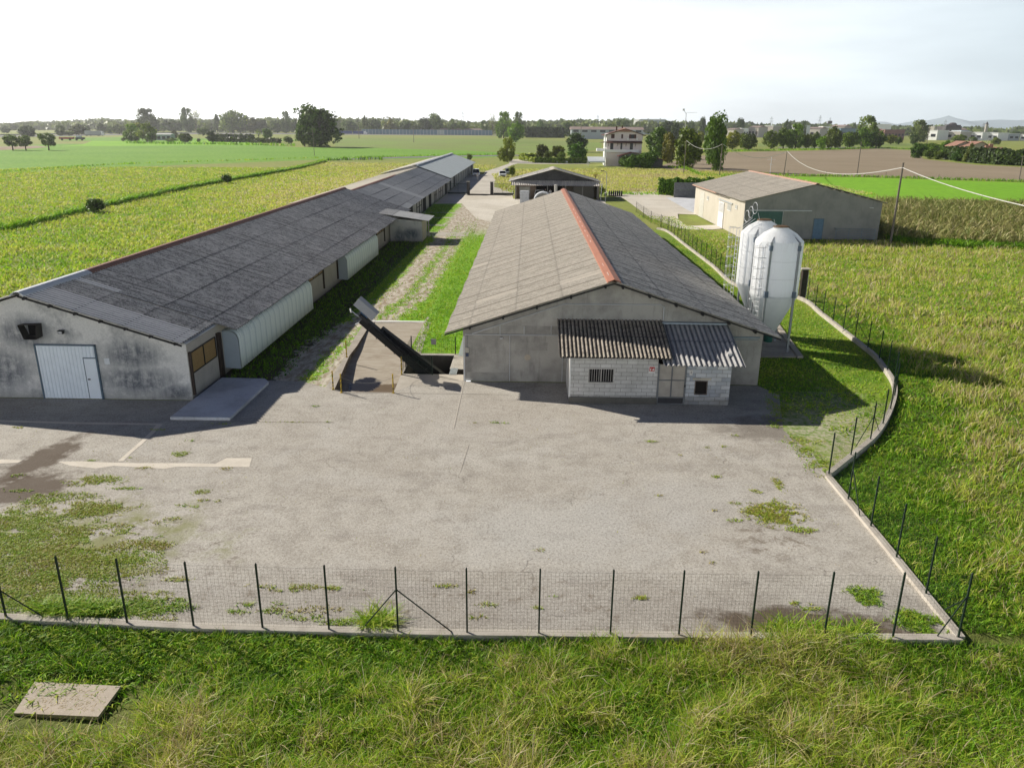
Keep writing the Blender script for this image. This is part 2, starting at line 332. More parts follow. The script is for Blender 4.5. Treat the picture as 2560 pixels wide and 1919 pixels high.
def inside_x(y):                                    # x of the right boundary wall at depth y
    best = None
    for a, b in zip(WALL_R[:-1], WALL_R[1:]):
        if (a.y-y)*(b.y-y) <= 0 and abs(a.y-b.y) > 1e-6:
            x = a.x+(b.x-a.x)*(y-a.y)/(b.y-a.y); best = x if best is None else max(best, x)
    return best if best is not None else 16.5
# ------------------------------------------------------------------ ground
def gh(x, y):                                       # meadow level; lower just outside the near wall
    x = np.asarray(x, float); y = np.asarray(y, float)
    f = np.clip((y-17.2)/2.0, 0, 1); r = np.clip((x-12.0)/1.0, 0, 1); k = np.clip(1-(y-17)/22.0, 0, 1)
    low = -.09*np.maximum((1-f)*(1), r*k)
    und = -.1+.05*np.sin(x*.7+1.3*np.sin(y*.31))+.05*np.sin(y*.9+x*.23)
    out_ = np.clip((17.4-y)/1.5, 0, 1)+np.clip((x-22)/3, 0, 1)
    return low+und*np.clip(out_, 0, 1)*np.clip((200-y)/60, 0, 1)
XS = np.arange(-130, 131, 1.0); YS = np.arange(-20, 301, 1.0)
gx, gy = np.meshgrid(XS, YS); gz = gh(gx, gy)
edge = (gx == XS[0]) | (gx == XS[-1]) | (gy == YS[0]) | (gy == YS[-1]); gz[edge] = 0
V = np.stack([gx.ravel(), gy.ravel(), gz.ravel()], 1); nx = len(XS); F = []
ii, jj = np.meshgrid(np.arange(len(YS)-1), np.arange(nx-1), indexing='ij')
cx_, cy_ = XS[jj]+.5, YS[ii]+.5
keep = ~((cx_ > -12) & (cx_ < -3.0) & (cy_ > 36) & (cy_ < 54))
a0 = (ii*nx+jj)[keep]; Fq = np.stack([a0, a0+1, a0+nx+1, a0+nx], 1)
B = 5000; nb = len(V)
x0, x1, y0, y1 = XS[0], XS[-1], YS[0], YS[-1]
ring = np.array([(x0,y0,0),(x1,y0,0),(x1,y1,0),(x0,y1,0),(-B,-B,0),(B,-B,0),(B,B,0),(-B,B,0)], float)
Fr = np.array([(0,4,5,1),(1,5,6,2),(2,6,7,3),(3,7,4,0)])+nb
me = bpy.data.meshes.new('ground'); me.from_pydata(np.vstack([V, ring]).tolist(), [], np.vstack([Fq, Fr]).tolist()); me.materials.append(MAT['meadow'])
bb = bmesh.new(); bb.from_mesh(me)
for f in bb.faces:
    f.normal_update()
    if f.normal.z < 0: f.normal_flip()
bb.to_mesh(me); bb.free()
go = bpy.data.objects.new('ground', me); col.objects.link(go); tag(go, kind='structure')

# concrete yard, ramp hole, lane, bank
CREST = [(-9.98,37.62), at(855,931).to_tuple()[:2], at(873.7,888.8).to_tuple()[:2], at(892,865).to_tuple()[:2], at(925,811).to_tuple()[:2]]
HOLE = [(-9.45,37.3), (-6.84,37.3), (-6.93,40.3), (-7.0,44.5), (-7.2,52.3), (-10.75,52.0)] + CREST[::-1][:]
PIT = [(-6.85,40.5), (-3.42,40.5), (-3.42,41.5), (-4.35,41.5), (-4.35,44.25), (-6.85,44.25)]
right_line = [G(14,290,850), G(14,320,1110), G(14,540,1290), G(14,640,1440)]
YL = near_wall_y(-32)
yard_out = [(-60, near_wall_y(-60)+.1)] + [(p.x, p.y+.05) for p in NEARW[1:-1]] + [(FRONT_R.x-.05, FRONT_R.y+.1), (WALL_R[1].x, WALL_R[1].y)] + [(p.x, p.y) for p in right_line[::-1]] + [(12.4,39.3), (-3.30,39.3),(-3.30,39.45),(-3.3,54),(-7.25,54.0),(-7.25,52.6),(-11.35,52.6),(-10.5,37.9),(-12.0,38.9),(-16.7,39.0),(-16.7,35.6),(-60,35.6)]
holed('yard', yard_out, [HOLE, PIT], .006, MAT['yard'])
lane_out = [(-16.9,38.9),(-12.0,38.85),(-10.45,37.85),(-11.3,52.7),(-7.2,52.7),(-7.2,44.9),(-3.2,44.9),(-3.2,101.2),(14.5,101.2),(14.5,143),(-17.3,160),(-16.9,103)]
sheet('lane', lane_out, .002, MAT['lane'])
sheet('grass_verge', [(-7.0,44.6),(-3.25,44.6),(-3.25,97),(-6.2,97),(-6.6,88),(-6.9,76),(-7.3,66),(-7.0,58)], .012, m_crop('verge_ground', (.15,.34,.012), (.23,.44,.02), (.30,.42,.05)))
bank = [(13.0,31.2)]
bank = [(p.x, p.y) for p in right_line[::-1]] + [(12.4,39.35),(12.4,100.4)] + [(p.x-.05, p.y) for p in WALL_R[:1:-1]]
sheet('bank', bank, .003, MAT['bank'])
# ramp floor + its walls, one structure
mb = MB()
fl = []
floor_mat = NT('wet_ramp_concrete'); s = floor_mat
v = s.mapping((.5,3,1)); st = s.noise(2, 5, .6, v); n1 = s.noise(1.2, 5, .6)
kk = s.mix(s.rng(st, .4, .7), (.42,.37,.30), (.32,.27,.205)); kk = s.mix(s.math('MULTIPLY', s.rng(n1, .5, .7), .5), kk, (.24,.19,.14))
wet = s.math('MAXIMUM', s.ellipse(-9.0, 39.9, .75, 1.25, 0, .25, 1.4, .45), s.ellipse(-8.4, 37.7, 1.5, .55, 0, .2, 1.6, .5))
dmp = s.ellipse(-7.7, 38.6, 1.5, 1.45, 0, .15, 1.0, .35)
kk = s.mix(s.math('MULTIPLY', dmp, .85), kk, (.10,.062,.03)); kk = s.mix(wet, kk, (.02,.017,.014)); s.col(kk)
rr = s.rng(wet, 0, 1, .9, .12); s.L(rr, s.b.inputs['Roughness'])
floor_m = s.m
def fz(y): return -.55*max(0, min(1, (52.3-y)/14.5))
ys = [37.3, 39, 40.3, 42, 44.5, 48, 52.3]
def crest_x(y):
    c = [(CREST[0][0]+.2, 37.3)]+CREST+[(-10.75, 52.4)]
    for (xa, ya), (xb, yb) in zip(c[:-1], c[1:]):
        if ya-.001 <= y <= yb+.001: return xa+(xb-xa)*(y-ya)/(yb-ya)
    return -10
def right_x(y):
    c = [(-6.84,37.3),(-6.93,40.3),(-7.0,44.5),(-7.2,52.3),(-7.2,53)]
    for (xa, ya), (xb, yb) in zip(c[:-1], c[1:]):
        if ya <= y <= yb+1e-6: return xa+(xb-xa)*(y-ya)/(yb-ya)
vs = []
for y in ys: vs += [(crest_x(y)-.3, y-.03, fz(y)), (right_x(y)+.1, y-.03, fz(y))]
mb.add(vs, [(2*i, 2*i+1, 2*i+3, 2*i+2) for i in range(len(ys)-1)]); o = mb.build('ramp', floor_m); tag(o, kind='structure')
mb = MB(); poly = HOLE
n = len(poly); vs = []
for p in poly: vs += [(p[0], p[1], .004), (p[0], p[1], min(fz(p[1]), -.02)-.25)]
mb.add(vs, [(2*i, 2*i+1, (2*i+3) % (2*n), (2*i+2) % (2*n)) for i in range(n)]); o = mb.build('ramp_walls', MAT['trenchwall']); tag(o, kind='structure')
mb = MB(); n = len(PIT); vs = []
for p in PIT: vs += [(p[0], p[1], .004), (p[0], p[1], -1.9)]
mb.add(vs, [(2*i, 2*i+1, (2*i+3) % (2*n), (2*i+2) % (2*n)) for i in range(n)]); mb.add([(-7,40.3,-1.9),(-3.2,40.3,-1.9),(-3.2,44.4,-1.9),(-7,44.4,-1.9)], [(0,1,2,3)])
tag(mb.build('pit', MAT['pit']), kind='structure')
# pale kerb strips beside the ramp, joints and cement-filled trenches in the yard
def strip(name, pts, z, mat): return sheet(name, pts, z, mat)
cr = [(p[0], p[1]) for p in CREST]
strip('ramp_kerb', [(-9.47,37.33)]+[(a, b) for a, b in cr]+[(-10.78,52.2),(-11.4,52.3),(-11.0,45),(-10.3,37.85)], .012, MAT['curb'])
strip('ramp_kerb_right', [(-7.18,52.3),(-6.95,44.3),(-6.4,44.6),(-6.75,52.4)], .018, MAT['conc'])
strip('ramp_apron', [(-6.82,37.3),(-6.9,40.5),(-3.4,40.46),(-3.4,38.5),(-6.0,38.6)], .011, MAT['conc'])
fillm = m_cement('cement_fill', (.68,.62,.53), .25, (.3,.26,.2))
P15 = lambda L: [tuple(at(*q(15, *p)))[:2] for p in L]
strip('cement_patch', P15([(460,330),(640,325),(850,335),(1100,340),(1500,340),(1700,345),(1790,300),(1990,300),(1970,372),(1700,370),(1400,368),(1300,385),(900,362),(760,383),(560,362)]), .011, fillm)
strip('cement_patch_middle', P15([(1290,30),(1240,30),(1190,95),(1080,195),(930,325),(975,325),(1040,260),(1130,185),(1210,110)]), .0135, fillm)
strip('cement_patch_upper', P15([(-400,-8),(0,2),(600,18),(1240,28),(1240,40),(600,32),(0,14),(-400,6)]), .015, fillm)
strip('cement_patch_left', P15([(-300,315),(60,312),(180,318),(140,340),(0,345),(-300,340)]), .0165, fillm)
dj = plain_dark = NT('joint_dirt').col((.16,.13,.09)).rough(.95).m
for k, (a, b, wd) in enumerate([(G(4,1500,912), G(4,2150,916), .025)]):
    d = (b-a).normalized(); nn_ = Vector((-d.y, d.x, 0))*wd/2; strip('joint_gap', [tuple(x)[:2] for x in (a-nn_, b-nn_, b+nn_, a+nn_)], .028+.002*k, dj)
jm = m_cement('joint_line', (.50,.46,.40), .2, (.3,.26,.2))
for k, (a, b, wd) in enumerate([(G(5,1695,1010),G(5,1600,1440),.06),(G(5,580,1112),G(5,1700,1120),.07),(G(5,1700,1122),G(5,2110,1130),.05),(at(1172,1110),at(1150,1180),.02)]):
    d = (b-a).normalized(); nn_ = Vector((-d.y, d.x, 0))*wd/2; strip('joint', [tuple(x)[:2] for x in (a-nn_, b-nn_, b+nn_, a+nn_)], .018+.002*k, jm)
# far yard, slabs across the lane, road
W0 = lambda L: [tuple(at(x*S_, y*S_))[:2] for x, y in L]
sheet('yard_far', [(-16.9,140),(-12,141),(-8,118),(-3.0,108),(-3.0,101.3),(13.6,101.3),(14.2,150),(13.6,151.2),(-3,151.2),(-3.5,162),(-16.9,163)], .010, MAT['gravel'])
sheet('yard_right', [tuple(G(8,*p))[:2] for p in [(-330,200),(-100,248),(0,255),(230,246),(400,292),(598,299),(578,432),(425,426),(430,470),(500,522),(745,512),(800,540),(700,550),(560,552),(420,537),(200,452),(0,305),(-150,270),(-330,235)]], .010, MAT['gravel'])
sheet('slab_right', [tuple(G(8,*p))[:2] for p in [(330,297),(598,299),(580,428),(520,405)]], .014, MAT['blue_conc'])
for k, (y0_, y1_, xr) in enumerate([(97.2,101.2,-7.6),(107.5,109.6,-11.6),(117.3,118.6,-11.2),(124.6,125.6,-11)]):
    sheet('lane_slab', [(-16.9,y0_),(xr,y0_+.2),(xr-.2,y1_),(-16.9,y1_)], .014+.002*k, MAT['conc'])
road = [(-16.5,162)]
sheet('road', [tuple(at(*q(7,*p)))[:2] for p in [(300,480),(440,330),(500,215),(650,170),(760,130),(780,85),(880,78),(1000,88),(1300,120),(1660,124),(1660,134),(1300,134),(1000,132),(860,128),(800,145),(700,190),(640,280),(600,330),(600,390),(810,432),(810,480)]]+[(-3,162),(-16.5,163)], .012, MAT['road'])
sheet('road_side', [(-16.9,162),(-12,163),(-10,200),(-11,232),(-17.5,232)], .016, MAT['road'])
# fields (all seen from the air, each lying on the ground)
def Fz(n, name, pts, mat, z): return sheet(name, [tuple(G(n, *p))[:2] for p in pts], z, mat)
light = m_crop('young_crop', (.125,.295,.010), (.155,.33,.014), (.27,.41,.07), .2, 0, 0, .8)
lime = m_crop('bright_crop', (.20,.44,.008), (.23,.47,.01), (.18,.38,.015), .2, 0, 0, .4)
mixed = m_crop('patchy_field', (.19,.30,.04), (.23,.33,.06), (.31,.30,.14), .2, .12, .7, .5)
Fz(0, 'crop_field', [(-500,330),(0,316),(130,311),(215,311),(560,313),(640,318),(800,320),(1000,322),(1110,322),(1110,338),(1000,343),(700,345),(480,353),(240,362),(0,376),(-500,395)], light, .020)
Fz(0, 'lime_field', [(180,312),(215,298),(300,294),(560,310),(540,314),(130,316)], lime, .032)
Fz(0, 'soil_patch', [(-60,318),(-60,328),(70,321),(105,318),(80,315)], m_crop('pale_soil', (.30,.22,.14), (.33,.25,.17), (.22,.2,.1)), .040)
Fz(2, 'patchy_field', [(150,268),(600,272),(1190,275),(1620,288),(1860,300),(1860,345),(1500,380),(1000,352),(500,338),(150,330)], mixed, .028)
Fz(2, 'lane_path', [(130,408),(430,396),(700,389),(1000,383),(1330,379),(1420,378),(1420,383),(1330,386),(1000,391),(700,398),(430,404),(130,414)], MAT['asphalt'], .044)
Fz(3, 'ploughed_field', [(190,390),(330,345),(560,312),(1000,304),(1400,293),(1600,302),(1660,350),(1950,382),(2300,398),(2700,430),(2700,500),(2212,474),(1800,463),(1300,447),(900,440),(560,425),(270,418)], MAT['plough'], .024)
Fz(3, 'lime_field_right', [(880,445),(1300,450),(1800,466),(2212,480),(2700,505),(2700,640),(2212,598),(1900,572),(1430,575),(1000,560),(700,470)], m_crop('bright_crop_right', (.18,.40,.012), (.205,.43,.016), (.14,.31,.015), .2, 0, 0, .4), .022)
Fz(1, 'highway', [(-900,258),(0,255),(560,247),(1000,240),(1600,238),(2212,242),(2212,249),(1600,246),(1000,248),(560,256),(0,266),(-900,275)], MAT['asphalt'], .05)
Fz(2, 'highway_east', [(-30,240),(1190,250),(1190,256),(-30,249)], MAT['asphalt'], .055)
Fz(3, 'side_road', [(850,283),(1240,283),(1700,292),(2212,320),(2212,324),(1700,298),(1240,288),(850,287)], MAT['asphalt'], .058)
Fz(3, 'far_field', [(740,262),(1250,255),(1620,262),(1620,285),(1240,281),(740,281)], mixed, .034)
Fz(1, 'field_beyond_road', [(500,270),(800,265),(1400,275),(2000,282),(2000,292),(1400,285),(800,290),(380,288)], light, .036)
# ------------------------------------------------------------------ corrugated roofs
def m_roof(name, light, dark, lichen, amt, stripes=.5, fresh=(.42,.41,.39), fleck=.5, lapk=.45, frk=1.0, edk=.7):
    s = NT(name); cr = s.attr('crest'); sh = s.attr('sheet'); a = s.noise(.45, 6, .7); b = s.noise(1.0, 6, .85, s.mapping((1.5,6,1))); f = s.noise(9, 4, .9)
    k = s.mix(s.rng(sh, 0, 1), dark, light); k = s.mix(s.math('MULTIPLY', s.rng(a, .4, .65), .5), k, dark)
    spots = s.math('MULTIPLY', s.rng(b, .44, .54), s.rng(f, .42, .52)); k = s.mix(s.math('MULTIPLY', spots, amt), k, lichen)
    k = s.mix(s.math('MULTIPLY', s.rng(f, .55, .66), fleck*.5), k, fresh)
    k = s.mix(s.math('MULTIPLY', s.rng(cr, .55, .0), stripes), k, lichen)       # dirt settled in the valleys
    edge = s.attr('edge'); k = s.mix(s.math('MULTIPLY', edge, edk), k, (lichen[0]*.8, lichen[1]*.85, lichen[2])); lap = s.attr('lap'); k = s.mix(s.math('MULTIPLY', lap, lapk), k, lichen)
    fr = s.attr('fresh'); k = s.mix(s.math('MULTIPLY', s.math('MULTIPLY', fr, frk), s.rng(cr, .3, .75)), k, fresh); s.col(k).rough(.9); return s.m
def corr(name, p0, p1, A, B, axis, period, amp, rows, mat, parent=None, overlap=.10, seg=8, fresh=None, solid=.012, sheetw=1.05, warp=0, seed=1, label=None):
    """sheet from line p0 (upper edge: (u,z)) to p1 (lower edge) running from A to B. axis 'y': u is x and A..B are y; axis 'x': u is y and A..B are x.
    rows = list of fractions where the sheets overlap"""
    rg = np.random.default_rng(seed); n = max(2, int(abs(B-A)/period*seg)); t = np.linspace(A, B, n+1); ph = (t-A)/period*2*np.pi
    wave = np.cos(ph); fr = [0]+list(rows)+[1]; V = []; F = []; crest = []; sheet_ = []; fre = []; edg = []; lp = []; (u0, z0), (u1, z1) = p0, p1; L = math.hypot(u1-u0, z1-z0)
    ci = ((t-A)/sheetw).astype(int); lapv = np.zeros(n+1); jx = np.where(np.diff(ci, prepend=ci[0]) != 0)[0]; lapv[jx] = 1; lapv[np.maximum(jx-1, 0)] = 1
    for r in range(len(fr)-1):
        rowv = rg.random(int(abs(B-A)/sheetw)+3); big = rg.random(); end_ = min(1, fr[r+1]+(overlap/L if r < len(fr)-2 else 0)); ew = .10/L; sub = [fr[r], fr[r]+ew+overlap/L, (fr[r]+fr[r+1])/2, end_-ew, end_]; last = 4
        base = len(V)//1
        for j, f in enumerate(sub):
            lift = (.020*(j/4)) + .002
            u = u0+(u1-u0)*f; z = z0+(z1-z0)*f
            zz = z+amp*wave+lift+(warp*np.sin((t-A)*.21+r)*.6+warp*.4*np.sin((t-A)*.57+f*3) if warp else 0)
            uu = np.full_like(t, u)
            if warp and r == len(fr)-2 and j == last: uu = uu+.03*np.sin((t-A)*1.3)
            P = np.stack([uu, t, zz], 1) if axis == 'y' else np.stack([t, uu, zz], 1)
            V.extend(P.tolist()); crest.append((wave+1)/2); edg.append(np.full(n+1, 1.0 if (j == last and r < len(fr)-2) or (j == 0 and r > 0) else 0.0)); lp.append(lapv); sheet_.append(.25+.5*rowv[ci]+.25*big)
            fre.append(np.array([1.0 if (fresh and fresh(r, tt)) else 0.0 for tt in t]))
        m = n+1
        for j in range(4):
            o = base+j*m; F.extend([(o+i, o+i+1, o+m+i+1, o+m+i) for i in range(n)])
    me = bpy.data.meshes.new(name); me.from_pydata(V, [], F); me.materials.append(mat)
    for nm, arr in (('crest', crest), ('sheet', sheet_), ('fresh', fre), ('edge', edg), ('lap', lp)):
        at_ = me.attributes.new(nm, 'FLOAT', 'POINT'); at_.data.foreach_set('value', np.concatenate(arr).astype(np.float32))
    b = bmesh.new(); b.from_mesh(me)
    for f in b.faces:
        f.normal_update()
    if sum(f.normal.z for f in b.faces) < 0: bmesh.ops.reverse_faces(b, faces=b.faces)
    b.to_mesh(me); b.free()
    o = bpy.data.objects.new(name, me); col.objects.link(o)
    if solid: m = o.modifiers.new('solid', 'SOLIDIFY'); m.thickness = solid; m.offset = -1
    if parent: put(o, parent)
    if label: o['label'] = label
    return o
RL = m_roof('grey_fibre_roof', (.69,.665,.63), (.46,.445,.425), (.03,.03,.033), .68, .75, (.74,.73,.72), .5, .45, 1.0, .45)
RC = m_roof('weathered_fibre_roof', (.56,.51,.435), (.47,.43,.365), (.19,.17,.14), .55, .5, (.66,.60,.51), .5, .8, .6, .4)
RCR = m_roof('dark_fibre_roof', (.70,.67,.61), (.52,.50,.46), (.09,.085,.08), .65, .5, (.68,.65,.59), .6, .8)
RM = m_roof('mid_fibre_roof', (.60,.595,.58), (.42,.42,.42), (.12,.12,.12), .4, .45, (.62,.62,.60))
RS = m_roof('mossy_porch_roof', (.40,.35,.29), (.32,.28,.23), (.035,.03,.026), .75, .9, (.45,.41,.35))
RS2 = m_roof('pale_porch_roof', (.44,.43,.415), (.38,.37,.36), (.08,.085,.095), .35, .6, (.5,.48,.45))
red = plain('terracotta_sheet', (.40,.165,.10), .5, 0, .1, 4); red_d = plain('brown_red_sheet', (.29,.145,.10), .6, 0, .15, 4)
white_sheet = plain('white_sheet', (.62,.64,.67), .5, 0, .05); dark = plain('dark_metal', (.02,.02,.022), .6); black = plain('black_opening', (.006,.006,.007), .9)
wallL = None
def m_wall_stained(name, c, stains, dark_c=(.06,.075,.10), amt=.85):
    s = NT(name); v = s.mapping((1,1,.8)); a = s.noise(.55, 6, .7, v); st = s.noise(2.5, 5, .75); f = s.noise(18, 4, .75); drip = s.noise(1.6, 5, .65, s.mapping((3,3,.35)))
    k = s.mix(s.rng(f, .35, .6, .25, 0), c, (.2,.2,.2)); tot = s.math('MULTIPLY', s.rng(a, .5, .66), .7)
    for (x, z, rx, rz) in stains:
        m = s.n('ShaderNodeMapping', vector_type='TEXTURE'); m.inputs['Location'].default_value = (x, 0, z); m.inputs['Scale'].default_value = (rx, 1e6, rz)
        s.L(s.pos, m.inputs[0]); l = s.n('ShaderNodeVectorMath', operation='LENGTH'); s.L(m.outputs[0], l.inputs[0])
        e = s.rng(s.math('ADD', l.outputs['Value'], s.rng(st, .3, .7, -.4, .4)), 1.25, .55); tot = s.math('MAXIMUM', tot, e)
    tot = s.math('MULTIPLY', tot, s.rng(s.math('ADD', st, s.math('MULTIPLY', drip, .5)), .55, .85, .35, 1))
    k = s.mix(s.math('MULTIPLY', tot, amt), k, dark_c); k = s.mix(s.math('MULTIPLY', s.rng(s.sepx()['Z'], .5, .0), .55), k, (.10,.10,.09))
    s.col(k).rough(.92).bump(f, .3, .01); return s.m
wallL = m_wall_stained('stained_render', (.70,.69,.665), [(-24.4,3.3,1.5,.9),(-19.3,2.3,1.6,.8),(-19.2,1.0,2.0,.8),(-25.9,1.5,1.6,1.2),(-17.4,.4,1.0,.5)])
wallS = m_wall_stained('side_render', (.47,.44,.39), [], (.2,.19,.16), .5)
wallC = m_cement('grey_render', (.43,.41,.37), .85, (.20,.19,.175), .55)
wallCr = m_cement('beige_render', (.50,.46,.39), .3, (.34,.30,.23), .5); wallCg = m_cement('cool_grey_render', (.265,.265,.25), .6, (.15,.155,.155), .5)
orange = plain('ochre_panel', (.33,.215,.085), .6, 0, .12, 8); creamy = plain('cream_panel', (.50,.46,.38), .8)
door_blue = plain('pale_sheet_door', (.78,.84,.90), .45, 0, .04, 2); frame_blue = plain('steel_blue_frame', (.12,.17,.22), .5)

# ---- front barn on the left
LB = empty('livestock_barn', (-24.4, 35.7, 0), 'long low left barn with stained front, white sheet door and dark corrugated roof', 'barn')
XR, XE, XW, YF, YB = -24.2, -15.55, -16.6, 35.69, 103.0; ZR, ZE, SL = 5.28, 2.55, .317
def zroof(x): return ZR-(x-XR)*.305
XLF = -32.2
mb = MB(); zs = zroof(XW)-.06
prof = [(XLF+.6, 0), (XW, 0), (XW, zs), (XR, ZR-.06), (XLF+.6, ZR-.06-(XR-XLF-.6)*.305)]
mb.prismy(prof, YF, YB); mb.build('wall', wallL, LB)
mb = MB().box(XW+.002, YF+.01, 0, XW+.03, YB, zs-.05); mb.build('side_wall', wallS, LB)
corr('roof', (XR+.1, ZR+.02), (XW-.1+.02, zroof(XW-.08)), YF-.38, 39.45, 'y', .27, .045, [.31,.62,.93], RL, LB, fresh=lambda r, t: t < YF+1.95, seed=3)
corr('roof', (XR+.1, ZR+.02), (XE, zroof(XE)), 39.46, YB, 'y', .27, .045, [.275,.55,.825], RL, LB, fresh=lambda r, t: t < 40.2 and r < 1, seed=4, warp=.02)
corr('roof', (XR-.1, ZR+.02), (XLF, ZR-(XR-XLF)*.305), YF-.38, YB, 'y', .177, .028, [.3,.6,.9], RL, LB, seed=5, seg=6)
def cap(name, y0, y1, mat, parent, xr=XR, zr=ZR, wd=.34, drop=.12, up=.14, label=None):
    mb = MB(); pr = [(xr-wd,zr-drop+up),(xr-.12,zr+up+.03),(xr+.12,zr+up+.03),(xr+wd,zr-drop+up),(xr+wd,zr-drop+up-.07),(xr+wd-.02,zr-drop+up-.07),(xr+.1,zr+up),(xr-.1,zr+up),(xr-wd+.02,zr-drop+up-.07),(xr-wd,zr-drop+up-.07)]
    o = mb.prismy(pr, y0, y1).build(name, mat, parent)
    if label: o['label'] = label
    return o
cap('ridge_cap', YF-.4, 41.3, white_sheet, LB, label='white front piece of the ridge cap'); cap('ridge_cap', 41.31, YB, red_d, LB, zr=ZR+.01)
for x in np.linspace(-24.0, -17.0, 7): MB().bar((x, YF-.3, zroof(x)-.12), (x, YF+.2, zroof(x)-.12), .09, .14).build('purlin_end', dark, LB)
mb = MB().bar((XR, YF-.36, ZR-.05), (XW-.02, YF-.36, zroof(XW)-.07), .03, .09); mb.build('verge_board', dark, LB)
# sliding door with a wicket door
d = MB(); dx0, dx1, dz = -23.98, -21.1, 2.74; n = 16
for i in range(n):
    a = dx0+(dx1-dx0)*i/n; b = dx0+(dx1-dx0)*(i+1)/n; m_ = (b-a)
    d.prism([(a, YF-.06), (a+m_*.15, YF-.085), (a+m_*.6, YF-.085), (a+m_*.75, YF-.06), (b, YF-.06), (b, YF-.04), (a, YF-.04)], .03, dz)
sd = d.build('sliding_door', door_blue, LB)
wk = MB().box(-21.68, YF-.12, .05, -21.1, YF-.088, 2.12).build('wicket_door', door_blue, sd); MB().box(-21.62, YF-.15, 1.03, -21.5, YF-.12, 1.09).build('handle', dark, sd)
f = MB()
f.box(dx0-.07, YF-.10, 0, dx0, YF-.001, dz+.06); f.box(dx1, YF-.10, 0, dx1+.07, YF-.001, dz+.06); f.box(dx0-.07, YF-.10, dz, dx1+.07, YF-.001, dz+.07); f.box(-21.72, YF-.118, 2.12, -21.1, YF-.09, 2.17); f.box(-21.72, YF-.118, .05, -21.69, YF-.09, 2.12)
f.build('door_frame', frame_blue, sd)
# vent hood (dark funnel), lamp, notice plate
h = MB(); h.add([(-24.42,YF-.001,3.82),(-23.5,YF-.001,3.86),(-23.55,YF-.001,3.2),(-24.2,YF-.001,3.2),(-24.42,YF-.45,3.84),(-23.5,YF-.45,3.88),(-23.66,YF-.42,3.12),(-24.25,YF-.42,3.12)],
    [(0,1,5,4),(0,4,7,3),(1,2,6,5),(3,7,6,2)]); h.build('vent_hood', plain('hood_metal', (.05,.045,.04), .7), LB, solid=.02)
MB().box(-24.2, YF-.012, 3.22, -23.6, YF-.004, 3.8).build('vent_opening', black, LB)
MB().box(-22.68, YF-.22, 3.5, -22.42, YF-.01, 3.53).box(-22.66, YF-.2, 3.36, -22.44, YF-.05, 3.5).build('wall_lamp', dark, LB)
MB().box(-22.63, YF-.215, 3.38, -22.47, YF-.20, 3.49).build('lamp_glass', plain('lamp_glass', (.6,.6,.62), .2), LB)
MB().box(-20.72, YF-.03, 1.82, -20.46, YF-.004, 2.12).build('notice_plate', plain('white_plate', (.72,.75,.78), .4), LB)
# side: ochre boarded openings between dark posts
def side_window(y0, y1, z0, z1, nv, parent, x=XW+.03):
    w_ = MB().box(x, y0, z0, x+.03, y1, z1).build('boarded_window', orange, parent)
    f = MB()
    for k in range(nv+1):
        yy = y0+(y1-y0)*k/nv; f.box(x+.031, yy-.03, z0, x+.07, yy+.03, z1)
    f.box(x+.032, y0, z0-.05, x+.066, y1, z0); f.box(x+.032, y0, z1, x+.066, y1, z1+.05); f.build('window_frame', dark, w_)
    return w_
side_window(35.9, 39.0, 1.35, 2.35, 2, LB)
pm = plain('brown_post', (.05,.035,.028), .7)
for y, z0, z1 in ((35.82, .25, 2.45), (39.3, 0, 2.5), (39.62, .0, 2.45), (56.85, .4, 2.4), (61.3, .5, 2.4), (66.0,.4,2.4),(83.9, .4, 2.4), (88.7, .5, 2.4)):
    MB().box(XW+.03, y-.07, z0, XW+.15, y+.07, z1).build('side_post', pm, LB)
side_window(57.0, 61.2, 1.85, 2.35, 3, LB); side_window(84.0, 88.6, 1.8, 2.35, 3, LB)
MB().tube([(XW+.1,39.45,2.5),(XW+.1,39.45,.1)], .05, 8).build('downpipe', pm, LB)
